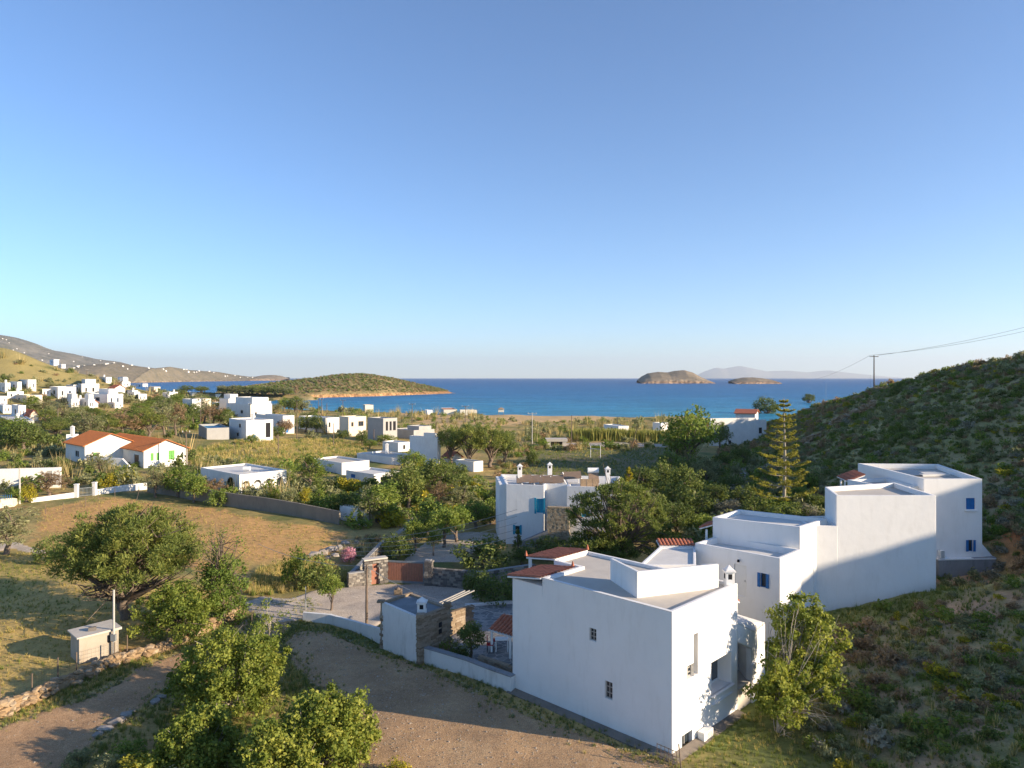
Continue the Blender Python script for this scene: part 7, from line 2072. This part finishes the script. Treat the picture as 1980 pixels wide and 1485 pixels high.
grass(wpoly([(470, 1150), (500, 1100), (620, 1080), (690, 1120), (600, 1140), (500, 1155)]), 3500, .35, .55)
hp_ = [(14, 24), (14, 40), (16, 60), (28, 90), (42, 140), (62, 190), (75, 240), (110, 240), (110, 24)]
grass(hp_, 34000, .48, .5)
x = np.concatenate(GX_); y = np.concatenate(GY_)
cover('field_grass', 'dry and green grass tufts in the fields and verges', 'grass', x, y, np.concatenate(GI_), np.concatenate(GS_))
# weeds creeping over the yard edge along the white wall and around the gravel
ex, ey, es = [], [], []
for poly_, n_, wd in ((P_YARD, 2600, 1.1), (P_TRACK, 2200, .8)):
    P = np.array(poly_); i_ = R.integers(0, len(P), n_); f = R.random(n_)[:, None]; q = P[i_] * (1 - f) + P[(i_ + 1) % len(P)] * f + R.normal(size=(n_, 2)) * wd * .55
    ex.append(q[:, 0]); ey.append(q[:, 1])
x, y = np.concatenate(ex), np.concatenate(ey); k = np.abs(x / y) < .8
for f in FP: k &= ~inpoly(x, y, inset(f, -.1))
x, y = x[k], y[k]; n = len(x)
cover('verge_weeds', 'weeds and grass along the edges of yard and track', 'weeds', x, y, R.choice([9, 9, 8, 6], n), R.uniform(.1, .34, n), .9)
# scrub between the gardens, in the coastal flats and around the playing field
SX, SY, SI, SS = [], [], [], []


def scrub(poly, n, kinds_, size, extra=()):
    x, y = sample(poly, n); k = clear(x, y, (*extra, P_FIELD, P_LFIELD)) ; x, y = x[k], y[k]
    k = R.random(len(x)) < .15 + 1.1 * fbm(x * .08 + 3, y * .08, 3); x, y = x[k], y[k]
    SX.append(x); SY.append(y); SI.append(R.choice(kinds_, len(x))); SS.append(size * np.clip(R.lognormal(0, .4, len(x)), .5, 2.2))


scrub(wpoly([(1190, 1060), (1190, 950), (1290, 905), (1450, 880), (1600, 900), (1600, 1000), (1400, 1060)]), 1500, [0, 0, 1, 2, 3, 6, 2], 2.0)
scrub(wpoly([(1010, 870), (1030, 850), (1330, 848), (1345, 868), (1250, 872), (1100, 872)]), 500, [0, 2, 5, 10, 0], 2.0)
scrub(wpoly([(560, 985), (640, 935), (760, 945), (800, 900), (930, 930), (960, 980), (900, 1020), (800, 1000), (730, 1030), (640, 1005)]), 900, [0, 6, 2, 4, 0, 1], 2.0)
scrub(wpoly([(620, 900), (560, 905), (430, 893), (370, 900), (390, 955), (540, 985), (620, 930)]), 500, [0, 6, 2, 10], 2.0)
scrub(wpoly([(0, 960), (0, 850), (300, 850), (380, 870), (380, 900), (290, 945), (150, 950)]), 1000, [0, 2, 6, 10, 10, 1], 2.2)
scrub(wpoly([(600, 850), (660, 800), (780, 795), (1000, 815), (1300, 810), (1330, 850), (1000, 855), (960, 880), (850, 850)]), 2600, [2, 10, 10, 0, 6, 10], 2.6)
scrub(wpoly([(640, 795), (700, 775), (780, 800), (860, 800), (860, 812), (740, 815)]), 900, [10, 2, 10, 0], 3.0)
scrub(wpoly([(-20, 850), (-20, 690), (100, 720), (330, 760), (640, 775), (640, 800), (400, 850)]), 5000, [0, 2, 5, 1, 2, 10, 6], 2.8)
scrub(wpoly([(955, 905), (990, 870), (1030, 868), (1010, 940), (960, 1000)]), 300, [2, 5, 0, 10], 1.2)
scrub(wpoly([(600, 1075), (700, 1040), (760, 1050), (740, 1085), (690, 1085)]), 200, [5, 2, 8, 10], .8)
x = np.concatenate(SX); y = np.concatenate(SY); ok = H(x, y) > .6
cover('valley_scrub', 'mixed scrub and tall grass between the houses and along the coast', 'scrub', x[ok], y[ok], np.concatenate(SI)[ok], np.concatenate(SS)[ok], 1.0, .05)
# scrub over the headland
Xh, Yh, Zh, Th = HEAD
ci_ = np.argwhere((Th > .10) & (Th < 1.05) & (Zh > 3.0)); k = R.choice(len(ci_), 2600)
hx, hy, hz_ = [A__[ci_[k, 0], ci_[k, 1]] for A__ in (Xh, Yh, Zh)]
me = bpy.data.meshes.new('headland_scrub'); n = len(hx); jit = R.normal(size=(n, 2)) * 1.2
me.vertices.add(n); me.vertices.foreach_set('co', np.stack([hx + jit[:, 0], hy + jit[:, 1], hz_ - .2], 1).astype(np.float32).ravel())
for nm, ty, ky, v in (('idx', 'INT', 'value', R.choice([0, 1, 2, 2, 5], n).astype(np.int32)), ('rot', 'FLOAT_VECTOR', 'vector', np.zeros(n * 3, np.float32)), ('scl', 'FLOAT_VECTOR', 'vector', np.repeat(R.uniform(2., 4.5, n), 3).astype(np.float32))):
    a_ = me.attributes.new(nm, ty, 'POINT'); a_.data.foreach_set(ky, v)
o = link('headland_scrub', me); o.modifiers.new('scatter', 'NODES').node_group = ng; tag(o, 'dark scrub dotted over the low headland', 'scrub', kind='stuff')

# pebbles on the gravel yard and track
px0, py0 = [], []
for poly_, n_ in ((P_YARD, 16000), (P_TRACK, 6000)):
    x, y = sample(poly_, n_); px0.append(x); py0.append(y)
x, y = np.concatenate(px0), np.concatenate(py0); k = (np.abs(x / y) < .76) & (y > 26); x, y = x[k], y[k]; n = len(x)
base = np.array([(1, 0, 0), (-.5, .87, 0), (-.5, -.87, 0), (0.1, 0, .8)]); s_ = (np.clip(R.lognormal(-3.7, .5, n), .012, .09))[:, None, None]; a_ = R.random(n) * 6.28
rot = np.stack([np.stack([np.cos(a_), -np.sin(a_), 0 * a_], 1), np.stack([np.sin(a_), np.cos(a_), 0 * a_], 1), np.stack([0 * a_, 0 * a_, 1 + 0 * a_], 1)], 1)
V = (np.einsum('nij,kj->nki', rot, base) * s_ + np.stack([x, y, H(x, y) + .045], 1)[:, None]).reshape(-1, 3); k = np.arange(n) * 4
Fq = np.concatenate([np.stack([k, k + 1, k + 3], 1), np.stack([k + 1, k + 2, k + 3], 1), np.stack([k + 2, k, k + 3], 1)])
tag(link('pebbles', np_mesh('pebbles', V, Fq, M['pebble'])), 'loose pale pebbles on the gravel yard and track', 'pebbles', kind='stuff')
